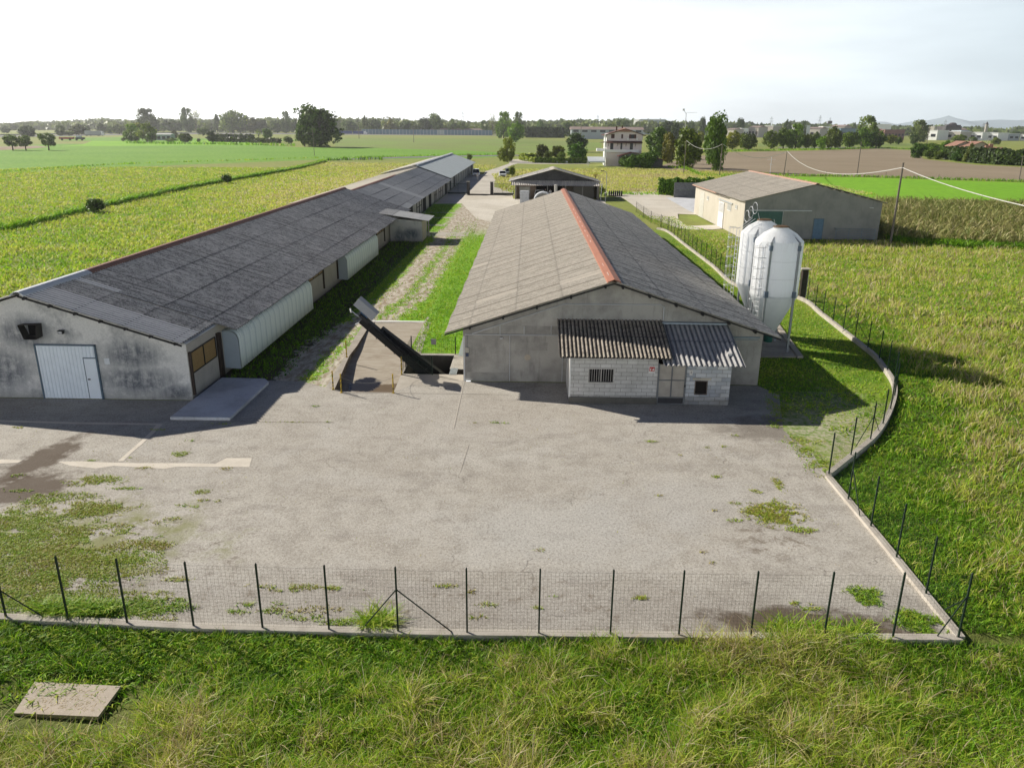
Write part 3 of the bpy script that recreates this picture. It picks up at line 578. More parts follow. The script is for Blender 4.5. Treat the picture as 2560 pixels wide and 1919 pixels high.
# mint corrugated fan covers: curved top, vertical front
mint = NT('mint_sheet'); s_ = mint; aa = s_.noise(1.2, 4); v_ = s_.noise(2.2, 3, .5, s_.mapping((1,3,.3)))
yy_ = s_.sepx()['Y']; seam = s_.rng(s_.math('ABSOLUTE', s_.math('SUBTRACT', s_.math('FRACT', s_.math('MULTIPLY', yy_, 1/.9)), .5)), .06, .0); groove = s_.rng(s_.math('SINE', s_.math('MULTIPLY', yy_, 2*math.pi/.3)), -.3, -.9)
s_.col(s_.mix(s_.math('MULTIPLY', s_.math('MAXIMUM', seam, s_.math('MULTIPLY', groove, .6)), .38), s_.mix(s_.math('MULTIPLY', s_.rng(v_, .5, .7), .4), (.80,.88,.86), (.62,.72,.75)), (.22,.34,.40))).rough(.45); mint = mint.m
def fan_cover(y0, y1, name='fan_cover'):
    cs = [(XW+.03, 2.42), (XW+.45, 2.42), (XW+.67, 2.35), (XW+.82, 2.19), (XW+.89, 1.95), (XW+.90, 1.1), (XW+.90, .30)]
    n = int((y1-y0)/.30*8); t = np.linspace(y0, y1, n+1); V = []; F = []
    for i, (x, z) in enumerate(cs):
        a = cs[max(i-1,0)]; b = cs[min(i+1,len(cs)-1)]; tx, tz = b[0]-a[0], b[1]-a[1]; l = math.hypot(tx, tz); nxx, nzz = -tz/l, tx/l
        if nxx*0+nzz < 0 and i < 2: nxx, nzz = -nxx, -nzz
        wv_ = .028*np.clip(np.cos((t-y0)/.30*2*np.pi)*1.6, -1, 1); sgn = 1 if (nxx+nzz) > 0 else -1
        V += np.stack([x+sgn*nxx*wv_, t, z+sgn*nzz*wv_], 1).tolist()
    m = n+1
    for r in range(len(cs)-1): F += [(r*m+i, r*m+i+1, (r+1)*m+i+1, (r+1)*m+i) for i in range(n)]
    b = MB().add(V, F).build(name, mint, LB, smooth=True, solid=.01)
    pol = [(XW+.03,.32)]+[(x-.02, z-.02) for x, z in cs]; gm_ = bpy.data.materials.get('pale_grey_sheet') or plain('pale_grey_sheet', (.42,.48,.52), .5, 0, .03)
    MB().prismy(pol, y0+.005, y0+.03).build('cover_end', gm_, b); MB().prismy(pol, y1-.03, y1-.005).build('cover_end', gm_, b)
    return b
fan_cover(40.1, 54.9); fan_cover(66.2, 80.4)
# lean-to annex
AX = empty('lean_to_shed', (-14.5, 92, 0), 'small stained lean-to with a flat pale sheet roof built onto the left barn', 'shed')
wallA = m_wall_stained('annex_render', (.50,.50,.48), [(-15.3,.6,.8,1.0),(-14.0,.9,1.3,.7)], (.07,.10,.13), .9)
MB().prismy([(XW+.16,0),(-12.65,0),(-12.65,2.42),(XW+.16,2.72)], 92.0, 96.6).build('wall', wallA, AX)
corr('roof', (-18.3, 3.42), (-11.75, 2.5), 91.5, 97.2, 'y', .177, .022, [.33,.62,.8], RM, AX, seed=9, fresh=lambda r, t: r >= 1)
MB().box(-12.66, 92.3, .05, -12.60, 95.6, 2.35).build('door', creamy, AX); MB().box(-12.45, 96.2, 0, -12.33, 96.32, 2.5).build('post', creamy, AX)
# ---- middle and rear barns of the left row
MBN = empty('middle_barn', (-20, 131, 0), 'middle barn of the left row with patched grey roof and open dark doorways', 'barn')
def zr2(x): return 4.85-(x+23.7)*.335
MB().prismy([(-31.3,0),(-17.05,0),(-17.05,zr2(-17.05)-.08),(-23.7,4.75),(-31.3,3.05)], 103.05, 168).build('wall', wallS, MBN)
corr('roof', (-23.6, 4.85), (-16.45, zr2(-16.45)), 102.6, 168.3, 'y', .22, .025, [.29,.56,.84], RM, MBN, seg=6, seed=12, warp=.05, fresh=lambda r, t: (121.5 < t < 124.3) or (r == 3 and t < 112), sheetw=6.5)
o = corr('roof', (-23.9, 4.87), (-31.9, 3.2), 102.6, 168.3, 'y', .22, .02, [.5], plain('pale_far_slope', (.50,.46,.38), .8), MBN, seg=6, seed=13)
cap('ridge_cap', 103, 140, red_d, MBN, -23.75, 4.84, .34, .1, .1); cap('ridge_cap', 140.01, 168, creamy, MBN, -23.75, 4.83, .34, .1, .1, label='cream rear piece of the ridge cap')
for y0, y1 in ((111.5,114.6),(126,129.6),(133.5,136.8),(159.8,163.5)):
    MB().box(-17.04, y0, 0, -17.0, y1, 2.35).build('doorway', black, MBN)
for y0, y1 in ((118.7,124.4),(141.0,145.0),(148.5,154.5)):
    f = MB()
    for k in range(3): yy = y0+(y1-y0)*k/2; f.box(-17.03, yy-.08, .1, -16.96, yy+.08, 2.4)
    f.box(-17.03, y0, 1.3, -16.965, y1, 1.4); f.box(-17.03, y0, 2.32, -16.965, y1, 2.4); f.build('window_frame', dark, MBN)
RB = empty('rear_barn', (-20, 210, 0), 'rear barn of the left row with smooth pale blue-grey roof', 'barn')
RR = plain('smooth_grey_roof', (.52,.57,.58), .7, 0, .06, .5)
MB().prismy([(-31.5,0),(-17.3,0),(-17.3,2.75),(-24.3,5.2),(-31.5,3.4)], 168.4, 246).build('wall', m_cement('pale_side_wall', (.42,.40,.37), .6, (.14,.15,.18), .3), RB)
def slab_roof(xa, za, xb, zb, y0, y1, th, mat, parent, name='roof'):
    return MB().prismy([(xa,za),(xb,zb),(xb,zb-th),(xa,za-th)], y0, y1).build(name, mat, parent)
slab_roof(-24.2, 5.4, -16.7, 2.78, 168.35, 247.5, .08, RR, RB); slab_roof(-24.2, 5.4, -32, 3.5, 168.35, 247.5, .08, plain('cream_sheet', (.52,.49,.42), .7), RB)
cap('ridge_cap', 168, 247.6, white_sheet, RB, -24.2, 5.38, .55, .1, .12)
for k, y in enumerate(np.linspace(174, 240, 11)): MB().box(-17.3, y-.25, 0, -17.18, y+.25, 2.7).build('side_post', plain('grey_pillar', (.2,.2,.2), .8) if k == 0 else bpy.data.materials['grey_pillar'], RB)
for y0, y1 in ((172,174.5),(181,184),(236,239)): MB().box(-17.29, y0, 0, -17.24, y1, 2.5).build('doorway', black, RB)

# ---- central barn
CB = empty('central_barn', (4.4, 39.4, 0), 'wide grey gabled barn with terracotta ridge cap in the middle of the yard', 'barn')
CX0, CX1, CYF, CYB, CR, CZ = -3.37, 12.42, 39.42, 100.2, 4.42, 5.58
def zc(x): return CZ-abs(x-CR)*.322
MB().prismy([(CX0,0),(CX1,0),(CX1,zc(CX1)-.07),(CR,CZ-.07),(CX0,zc(CX0)-.07)], CYF, CYB).build('wall', wallC, CB)
MB().box(CX0-.025, CYF+.03, 0, CX0-.002, CYB, zc(CX0)-.2).build('side_wall', plain('cream_side', (.50,.46,.37), .85), CB)
corr('roof', (CR-.12, CZ-.01), (-4.32, zc(-4.32)), CYF-.62, CYB+.4, 'y', .27, .040, [.28,.56,.84], RC, CB, seed=21, warp=.012, sheetw=.62,
     fresh=lambda r, t: (r == 2 and 44.1 < t < 44.95) or (r == 0 and 42.0 < t < 42.9) or (r == 3 and 58 < t < 59.2), label='sunlit pale left slope of the roof')
corr('roof', (CR+.12, CZ-.01), (13.2, zc(13.2)), CYF-.62, CYB+.4, 'y', .27, .040, [.28,.56,.84], RCR, CB, seed=22, warp=.02, sheetw=.62, label='darker mottled right slope of the roof')
pr = [(CR-.38,CZ-.02),(CR-.36,CZ+.06),(CR-.02,CZ+.19),(CR+.30,CZ+.08),(CR+.34,CZ-.03),(CR+.31,CZ-.03),(CR+.27,CZ+.05),(CR-.02,CZ+.15),(CR-.33,CZ+.03),(CR-.35,CZ-.02)]
for k, (a, b) in enumerate(zip(np.linspace(CYF-.75, CYB+.4, 22)[:-1], np.linspace(CYF-.75, CYB+.4, 22)[1:])):
    if k == 0: MBc = MB()
    dz_ = .006*(k % 2); MBc.prismy([(x, z+dz_) for x, z in pr], a, b+.06)
MBc.build('ridge_cap', red, CB)
for y in (40.1, 43.0, 52.5, 55.2, 58.0, 61, 64, 67.2, 70.5, 74): MB().box(CR-.2, y, CZ+.10, CR-.15, y+.9, CZ+.137).build('cap_flashing', bpy.data.materials.get('pale_flashing') or plain('pale_flashing', (.7,.55,.45), .3), CB)
for x in list(np.linspace(-3.0, 4.0, 5))+list(np.linspace(4.9, 11.9, 6)): MB().bar((x, CYF-.42, zc(x)-.15), (x, CYF, zc(x)-.15), .10, .15).build('purlin_end', dark, CB)
vb = MB().bar((-4.3, CYF-.6, zc(-4.3)-.07), (CR, CYF-.6, CZ-.07), .03, .07).bar((CR, CYF-.6, CZ-.07), (13.18, CYF-.6, zc(13.18)-.07), .03, .07); vb.build('verge_board', dark, CB)
pipe = plain('galvanised_pipe', (.60,.61,.62), .45, .3, .05); Yp_ = CYF-.05
p = MB()
p.tube([(-3.3,Yp_,2.60),(2.0,Yp_,2.62)], .025, 6); p.tube([(-2.9,Yp_,2.65),(1.9,Yp_,4.30),(6.95,Yp_,4.33),(7.12,Yp_,4.2),(7.12,Yp_,3.5)], .03, 6)
for x, a, b in ((-.9,.05,2.6),(1.92,.05,2.3),(-1.42,2.62,3.1),(-.15,2.62,3.1),(1.28,2.62,3.15)): p.tube([(x,Yp_,a),(x,Yp_,b)], .02, 5)
p.build('conduit', pipe, CB)
MB().box(10.6, CYF-.09, 2.60, 12.25, CYF-.001, 2.68).box(10.6, CYF-.06, 2.50, 12.2, CYF-.001, 2.53).build('cable_tray', plain('blue_grey_tray', (.25,.32,.36), .5), CB)
d_ = MB(); d_.lathe([(0.0,0),(.17,0),(.17,.015),(0,.015)], (0,0,0), 24); o = d_.build('wall_disc', plain('cream_disc', (.50,.43,.34), .6), CB); o.data.transform(Matrix.Translation((.05, CYF-.002, 1.37)) @ Matrix.Rotation(R_(90), 4, 'X'))
MB().box(-3.28, CYF-.13, 1.62, -3.08, CYF-.001, 1.88).build('switch_box', plain('box_cream', (.5,.47,.40), .5), CB)
MB().box(-3.25, CYF-.12, 1.40, -3.1, CYF-.001, 1.6).tube([(-3.17,CYF-.1,1.9),(-3.17,CYF-.03,2.6)], .012, 5).build('socket', plain('socket_dark', (.06,.08,.14), .5), CB)
MB().box(CX0-.01, CYF-.012, 0, CX0+.06, CYF-.001, 2.5).build('corner_trim', pipe, CB)
# pale corrugated cover on the barn's left side
mb = MB(); mb.prismy([(CX0-.02,.75),(CX0-.5,.75),(CX0-.12,2.2),(CX0-.02,2.2)], 41.6, 44.0); mb.build('side_cover', mint, CB)
tr = MB()
for (x, z, w_) in ((10.9, 1.95, .1),): tr.box(x, CYF-.1, z-.1, x+.09, CYF-.001, z+.12)
tr.build('bracket', pipe, CB)
for (a, b, c, d_) in ((-1.75, 1.75, 2.66, 3.1), (-3.2, -1.0, .05, .5), (7.6, 9.3, 3.6, 4.0), (-.6, 1.1, 1.75, 2.2)):
    MB().box(a, CYF-.006, c, b, CYF-.001, d_).build('render_patch', bpy.data.materials.get('patch_render') or m_cement('patch_render', (.36,.345,.31), .8, (.22,.21,.195), 1.5), CB)
for x in (-1.35, 1.75):
    MB().box(x-.07, CYF-.16, 2.38, x+.07, CYF-.001, 2.5).build('flood_lamp', plain('lamp_body', (.45,.45,.45), .5) if x < 0 else bpy.data.materials['lamp_body'], CB)

# ---- block porch in front of the central barn
PO = empty('block_porch', (6.0, 36.2, 0), 'low lean-to of pale concrete blocks with corrugated roofs, barred window and metal door', 'shed')
def m_blocks(name, c1, c2, stain):
    s = NT(name); b = s.n('ShaderNodeTexBrick'); b.inputs['Scale'].default_value = 1.0; b.inputs['Mortar Size'].default_value = .011; b.inputs['Brick Width'].default_value = .52; b.inputs['Row Height'].default_value = .205
    b.inputs['Color1'].default_value = (*c1, 1); b.inputs['Color2'].default_value = (*c2, 1); b.inputs['Mortar'].default_value = (.22,.215,.20,1); b.inputs['Bias'].default_value = .1
    m = s.n('ShaderNodeMapping'); m.inputs['Rotation'].default_value = (R_(90), 0, 0); s.L(s.pos, m.inputs[0]); cb = s.n('ShaderNodeCombineXYZ'); sp = s.sepx(); s.L(sp['X'], cb.inputs[0]); s.L(sp['Z'], cb.inputs[1]); s.L(cb.outputs[0], b.inputs['Vector'])
    a = s.noise(.9, 6, .65); f = s.noise(20, 3, .75); k = s.mix(s.math('MULTIPLY', s.rng(a, .45, .7), stain), b.outputs[0], (.2,.19,.17)); k = s.mix(s.rng(f, .35, .55, .15, 0), k, (.15,.15,.15))
    k = s.mix(s.math('MULTIPLY', s.rng(s.math('ADD', sp['Z'], s.rng(a, .3, .7, -.12, .12)), .48, .32), .55), k, (.10,.095,.08))
    s.col(k).rough(.92); s.bump(s.math('ADD', b.outputs[1], s.math('MULTIPLY', f, -.3)), -.4, .012); return s.m
blk = m_blocks('pale_blocks', (.60,.595,.58), (.50,.495,.48), .4); blk2 = m_blocks('patched_blocks', (.66,.67,.68), (.34,.37,.42), .5)
PF = 36.15
def wall_with_holes(x0, x1, z1a, holes, name, mat):
    """front wall with openings left out: columns and lintels"""
    mb = MB(); hs = sorted(holes); x = x0
    for (a, b, c, d) in hs:
        mb.box(x, PF, 0, a, PF+.2, z1a); mb.box(a, PF, 0, b, PF+.2, c) if c > 0 else None; mb.box(a, PF, d, b, PF+.2, z1a); x = b
    mb.box(x, PF, 0, x1, PF+.2, z1a); return mb.build(name, mat, PO)
wall_with_holes(2.16, 6.46, 2.33, [(3.06,4.32,1.09,1.80)], 'wall', blk)
wall_with_holes(7.86, 10.05, 2.12, [(8.34,8.93,.55,1.25)], 'wall', blk2)
MB().box(2.14, PF-.01, 0, 2.17, CYF-.01, 2.33).build('side_wall', plain('white_side', (.62,.60,.56), .8), PO)
MB().box(2.12, PF-.03, 0, 2.2, PF-.012, 2.33).build('corner_pipe', plain('white_pvc', (.75,.75,.74), .4), PO)
MB().box(9.85, PF+.2, 0, 10.05, CYF-.01, 2.6).build('end_wall', blk, PO); MB().box(2.17, PF+.2, 0, 2.37, CYF-.01, 2.4).build('end_wall', blk, PO)
MB().box(2.4, 37.0, .02, 9.8, 37.1, 2.3).build('dark_interior', black, PO)
corr('porch_roof', (CYF-.03, 3.50), (35.72, 2.49), 1.58, 7.1, 'x', .2, .038, [.45], RS, PO, seg=12, seed=31, sheetw=.9)
corr('porch_roof', (CYF-.03, 3.34), (35.42, 2.22), 6.6, 10.52, 'x', .25, .04, [.42], RS2, PO, seg=12, seed=32, sheetw=.9, label='paler right porch roof')
MB().bar((1.7,35.95,2.44),(7.0,35.95,2.44), .08).bar((6.8,35.8,2.2),(10.3,35.8,2.2), .08).build('eaves_batten', dark, PO)
MB().box(7.0, CYF-.3, 3.36, 10.4, CYF-.002, 3.44).build('flashing', plain('blue_flashing', (.35,.42,.46), .5), PO)
wn = MB().box(3.04, PF-.02, 1.07, 4.34, PF, 1.11).box(3.04, PF-.02, 1.79, 4.34, PF, 1.83).box(3.04, PF-.02, 1.11, 3.08, PF, 1.79).box(4.30, PF-.02, 1.11, 4.34, PF, 1.79).build('window', plain('pale_frame', (.55,.53,.50), .6), PO)
br = MB()
for k in range(11): x = 3.12+k*.116; br.box(x-.008, PF+.0, 1.11, x+.008, PF+.016, 1.79)
br.build('window_bar', plain('bar_steel', (.45,.45,.45), .4, .3), wn); MB().box(3.08, PF+.08, 1.11, 4.30, PF+.1, 1.79).build('pane', plain('dark_pane', (.01,.01,.012), .15), wn); MB().box(3.67, PF+.02, 1.11, 3.71, PF+.05, 1.79).build('mullion', bpy.data.materials['pale_frame'], wn)
dr = MB(); dm = plain('galv_door', (.40,.37,.33), .5, .15, .12, 2); df = plain('grey_steel_frame', (.17,.18,.19), .5)
door = MB().box(6.53, PF-.02, .36, 7.80, PF+.02, 2.08).build('door', dm, PO)
MB().box(6.46,PF-.06,0,6.54,PF+.04,2.12).box(7.79,PF-.06,0,7.87,PF+.04,2.12).box(7.13,PF-.05,.4,7.19,PF+.03,2.08).box(6.54,PF-.05,1.25,7.79,PF+.03,1.30).box(6.54,PF-.05,.36,7.79,PF+.03,.41).box(6.54,PF-.05,.02,7.79,PF+.03,.07).build('door_frame', df, door)
MB().box(6.54, PF-.02, .07, 7.79, PF+.01, .36).build('kick_grille', plain('grille_dark', (.045,.045,.05), .6), door); MB().box(7.80, PF-.10, .95, 7.86, PF-.06, 1.05).build('handle', dark, door)
vt = MB().box(8.32,PF-.02,.53,8.36,PF+.02,1.27).box(8.91,PF-.02,.53,8.95,PF+.02,1.27).box(8.36,PF-.02,.53,8.91,PF+.02,.57).box(8.36,PF-.02,1.23,8.91,PF+.02,1.27).build('vent', plain('vent_frame', (.16,.13,.11), .6), PO)
lv = MB()
for k in range(9): z = .60+k*.072; lv.add([(8.36,PF+.01,z),(8.91,PF+.01,z),(8.91,PF+.06,z+.05),(8.36,PF+.06,z+.05)], [(0,1,2,3)])
lv.build('louvre', plain('louvre', (.03,.025,.022), .6), vt, solid=.006)
sg = MB().box(6.0,PF-.03,1.63,6.32,PF-.004,1.97).build('fire_sign', plain('sign_white', (.72,.70,.68), .4), PO)
MB().box(6.035,PF-.036,1.72,6.285,PF-.031,1.945).build('sign_field', plain('sign_red', (.48,.03,.03), .4), sg)
ic = MB(); wy = PF-.041                          # white fire-extinguisher and flame marks on the red field
ic.box(6.07,wy,1.75,6.12,wy+.003,1.86); ic.box(6.085,wy,1.86,6.11,wy+.003,1.885); ic.box(6.11,wy,1.872,6.14,wy+.003,1.882)
ic.add([(6.19,wy,1.75),(6.24,wy,1.75),(6.262,wy,1.80),(6.245,wy,1.86),(6.235,wy,1.83),(6.22,wy,1.91),(6.195,wy,1.84),(6.183,wy,1.80)], [tuple(range(8))]); ic.build('sign_mark', bpy.data.materials['sign_white'], sg)
MB().box(8.02,PF-.03,1.55,8.16,PF-.004,1.80).build('small_plate', bpy.data.materials['sign_white'], PO); MB().box(8.07,PF-.035,1.62,8.10,PF-.031,1.74).build('plate_mark', dark, PO)
MB().box(8.2,PF-.03,1.3,9.1,PF-.001,1.40).build('lintel', creamy, PO); MB().box(5.95,PF-.01,.06,6.3,PF-.003,.26).build('floor_grille', black, PO); MB().box(2.12,PF-.06,0,6.5,PF+.0,.33).build('plinth', m_cement('damp_plinth', (.13,.125,.11), .5, (.06,.055,.05)), PO)
# low slab in front of the left barn
sl_ = MB().prism([(-16.5,32.95),(-13.72,32.98),(-13.62,38.3),(-14.0,38.85),(-16.35,38.9)], .006, .16); tag(sl_.build('loading_slab', MAT['blue_conc'], bevel=.02), 'low grey concrete loading slab beside the corner of the left barn', 'slab')
# ------------------------------------------------------------------ right-hand barn
RBN = empty('storage_barn', (35, 98.3, 0), 'beige and grey rendered barn with green sliding door and blue door beyond the silos', 'barn')
X0, X1, Y0, Y1 = 26.95, 43.85, 98.4, 128.3; XRg, ZRg = 35.45, 6.72; ZLe, ZRe = 4.62, 4.52
def zr3(x): return ZRg-(XRg-x)*(ZRg-ZLe)/(XRg-X0+.25) if x < XRg else ZRg-(x-XRg)*(ZRg-ZRe)/(X1+.5-XRg)
MB().prismy([(X0,0),(X1,0),(X1,zr3(X1)-.08),(XRg,ZRg-.08),(X0,zr3(X0)-.08)], Y0, Y1).build('wall', wallCg, RBN)
MB().box(X0-.03, Y0-.002, 0, X0-.002, Y1, zr3(X0)-.1).build('side_wall', wallCr, RBN)
corr('roof', (XRg-.1, ZRg+.02), (X0-.45, zr3(X0-.45)), Y0-.35, Y1+.4, 'y', .22, .028, [.28,.56,.84], RC, RBN, seed=41, warp=.01, seg=6)
corr('roof', (XRg+.1, ZRg+.02), (X1+.5, zr3(X1+.5)), Y0-.35, Y1+.4, 'y', .22, .028, [.28,.56,.84], RCR, RBN, seed=42, warp=.03, seg=6)
cap('ridge_cap', Y0-.4, Y1+.4, plain('pale_terracotta', (.52,.32,.24), .6, 0, .15), RBN, XRg, ZRg, .32, .1, .1)
MB().bar((X0-.5, Y0+14, zr3(X0-.5)-.05), (X0-.5, Y1+.4, zr3(X0-.5)-.05), .14, .12).build('gutter', bpy.data.materials['pale_terracotta'], RBN)
MB().bar((X0-.45, Y0+8, zr3(X0-.5)-.05), (X0-.45, Y0+13.7, zr3(X0-.5)-.12), .1, .10).build('gutter', pm, RBN)
gs = MB(); green = plain('green_sheet', (.055,.13,.115), .5, 0, .12)
for i in range(16): a = 27.8+3.9*i/16; gs.box(a, Y0-.10-(i % 2)*.02, .05, a+3.9/16, Y0-.06, 3.38)
gd = gs.build('sliding_door', green, RBN)
MB().box(27.6, Y0-.13, 3.44, 35.25, Y0-.002, 3.55).build('door_rail', plain('rail_steel', (.5,.53,.55), .4, .2), RBN)
MB().box(31.66, Y0-.12, .1, 31.74, Y0-.05, 3.4).build('door_edge', bpy.data.materials['rail_steel'], gd)
bd = MB().box(35.72, Y0-.05, .05, 36.85, Y0-.003, 2.5).build('door', plain('blue_door', (.11,.19,.28), .5, 0, .1), RBN); MB().box(35.64,Y0-.07,0,35.72,Y0-.002,2.56).box(36.85,Y0-.07,0,36.93,Y0-.002,2.56).box(35.64,Y0-.07,2.5,36.93,Y0-.002,2.57).build('door_frame', frame_blue, bd)
wd = plain('white_door', (.75,.74,.72), .5)
sdw = MB().box(X0-.12, 108.6, .05, X0-.05, 111.6, 3.45).build('side_door', wd, RBN); gb = MB()
for k in range(7): y = 108.9+k*.38; gb.box(X0-.15, y, 2.1, X0-.121, y+.05, 3.3)
gb.build('door_bar', pipe, sdw); MB().bar((X0-.14,104.2,3.72),(X0-.14,111.8,3.72),.1,.16).build('side_rail', bpy.data.materials['rail_steel'], RBN)
for k, (y0, y1, z0, z1) in enumerate(((104.9,106.9,2.75,3.5),(101.8,102.9,3.3,3.75),(118.4,119.6,3.0,3.5))):
    wf = MB().box(X0-.07, y0, z0, X0-.031, y1, z1).build('window', plain('window_grey%d' % 1, (.42,.42,.40), .5) if k == 0 else bpy.data.materials['window_grey1'], RBN)
    MB().box(X0-.09, y0-.06, z0-.08, X0-.071, y1+.06, z0).build('sill', wd, wf)
MB().box(X0-.06, 121.5, 0, X0-.032, 124.5, 3.9).build('pale_panel', plain('pale_panel', (.55,.53,.47), .7), RBN)
for k, x in enumerate(np.linspace(36.3, 41.6, 6)): MB().box(x, Y0-.33, zr3(x)-.2, x+.35, Y0-.2, zr3(x)-.08).build('purlin_end', bpy.data.materials.get('tile_ends') or plain('tile_ends', (.45,.38,.33), .7), RBN)
MB().box(42.3, Y0-.35, 3.9, 42.7, Y0-.002, 4.0).build('wall_lamp', pipe, RBN)
# cattle hurdle leaning by the front wall
rl = MB(); pa, pb = Vector((38.35, 97.75, 0)), Vector((43.1, 97.55, 0))
for z in (.3,.58,.86,1.14,1.42): rl.tube([pa+Vector((0,0,z)), (pa+pb)/2+Vector((0,-.06,z)), pb+Vector((0,0,z))], .03, 5)
for t in (0,.33,.66,1): p0 = pa.lerp(pb, t); rl.tube([p0, p0+Vector((0,0,1.5))], .035, 5)
rl.tube([pa+Vector((0,0,1.4)), pa+Vector((-.1,.6,1.4))], .03, 5)
tag(rl.build('cattle_hurdle', plain('blue_grey_tube', (.22,.28,.33), .4, .3)), 'low blue-grey tubular cattle hurdle against the grey barn wall', 'hurdle')
# television aerial on its ridge
an = MB(); ax = aty(*q(3,737,410), 118); ax = Vector((XRg, 118, ZRg)); an.tube([ax, ax+Vector((0,0,2.6))], .03, 5); an.tube([ax+Vector((-.6,0,2.2)), ax+Vector((.6,0,2.2))], .02, 4)
for k in range(5): an.tube([ax+Vector((-.5+k*.25,-.25,2.2)), ax+Vector((-.5+k*.25,.25,2.2))], .015, 4)
an.tube([ax+Vector((-.3,0,1.5)), ax+Vector((.3,0,1.5))], .02, 4)
put(an.build('aerial', pipe), RBN)

# ------------------------------------------------------------------ silos
white = NT('white_gelcoat'); a_ = white.noise(.8, 4); v_ = white.noise(1.5, 4, .6, white.mapping((4,4,.3)))
_w = (white.mix(white.math('MULTIPLY', white.rng(v_, .5, .75), .2), (.90,.90,.90), (.55,.55,.54))); _z = white.sepx()['Z']; _st = white.math('MULTIPLY', white.rng(white.noise(2.2, 5, .7, white.mapping((5,5,.25))), .48, .7), white.math('MAXIMUM', white.rng(_z, 5.9, 6.7), white.rng(_z, 3.9, 3.4))); white.col(white.mix(white.math('MULTIPLY', _st, .45), _w, (.42,.36,.28))).rough(.35); white.b.inputs['Specular IOR Level'].default_value = .4; _tr = white.n('ShaderNodeBsdfTranslucent'); _tr.inputs[0].default_value = (.85,.90,.95,1); _mx = white.n('ShaderNodeMixShader'); _mx.inputs[0].default_value = .42
white.L(white.b.outputs[0], _mx.inputs[1]); white.L(_tr.outputs[0], _mx.inputs[2]); white.L(_mx.outputs[0], white.t.nodes['Material Output'].inputs[0]); white = white.m
conew = plain('translucent_cone', (.74,.76,.76), .4, 0, .06)
_t = conew.node_tree; _tr = _t.nodes.new('ShaderNodeBsdfTranslucent'); _tr.inputs[0].default_value = (.7,.75,.78,1); _mx = _t.nodes.new('ShaderNodeMixShader'); _mx.inputs[0].default_value = .35
_t.links.new(_t.nodes['Principled BSDF'].outputs[0], _mx.inputs[1]); _t.links.new(_tr.outputs[0], _mx.inputs[2]); _t.links.new(_mx.outputs[0], _t.nodes['Material Output'].inputs[0]); steel = plain('galvanised_leg', (.30,.32,.34), .4, .4, .08); rust = plain('rusty_lid', (.16,.10,.055), .8, 0, .3, 6)
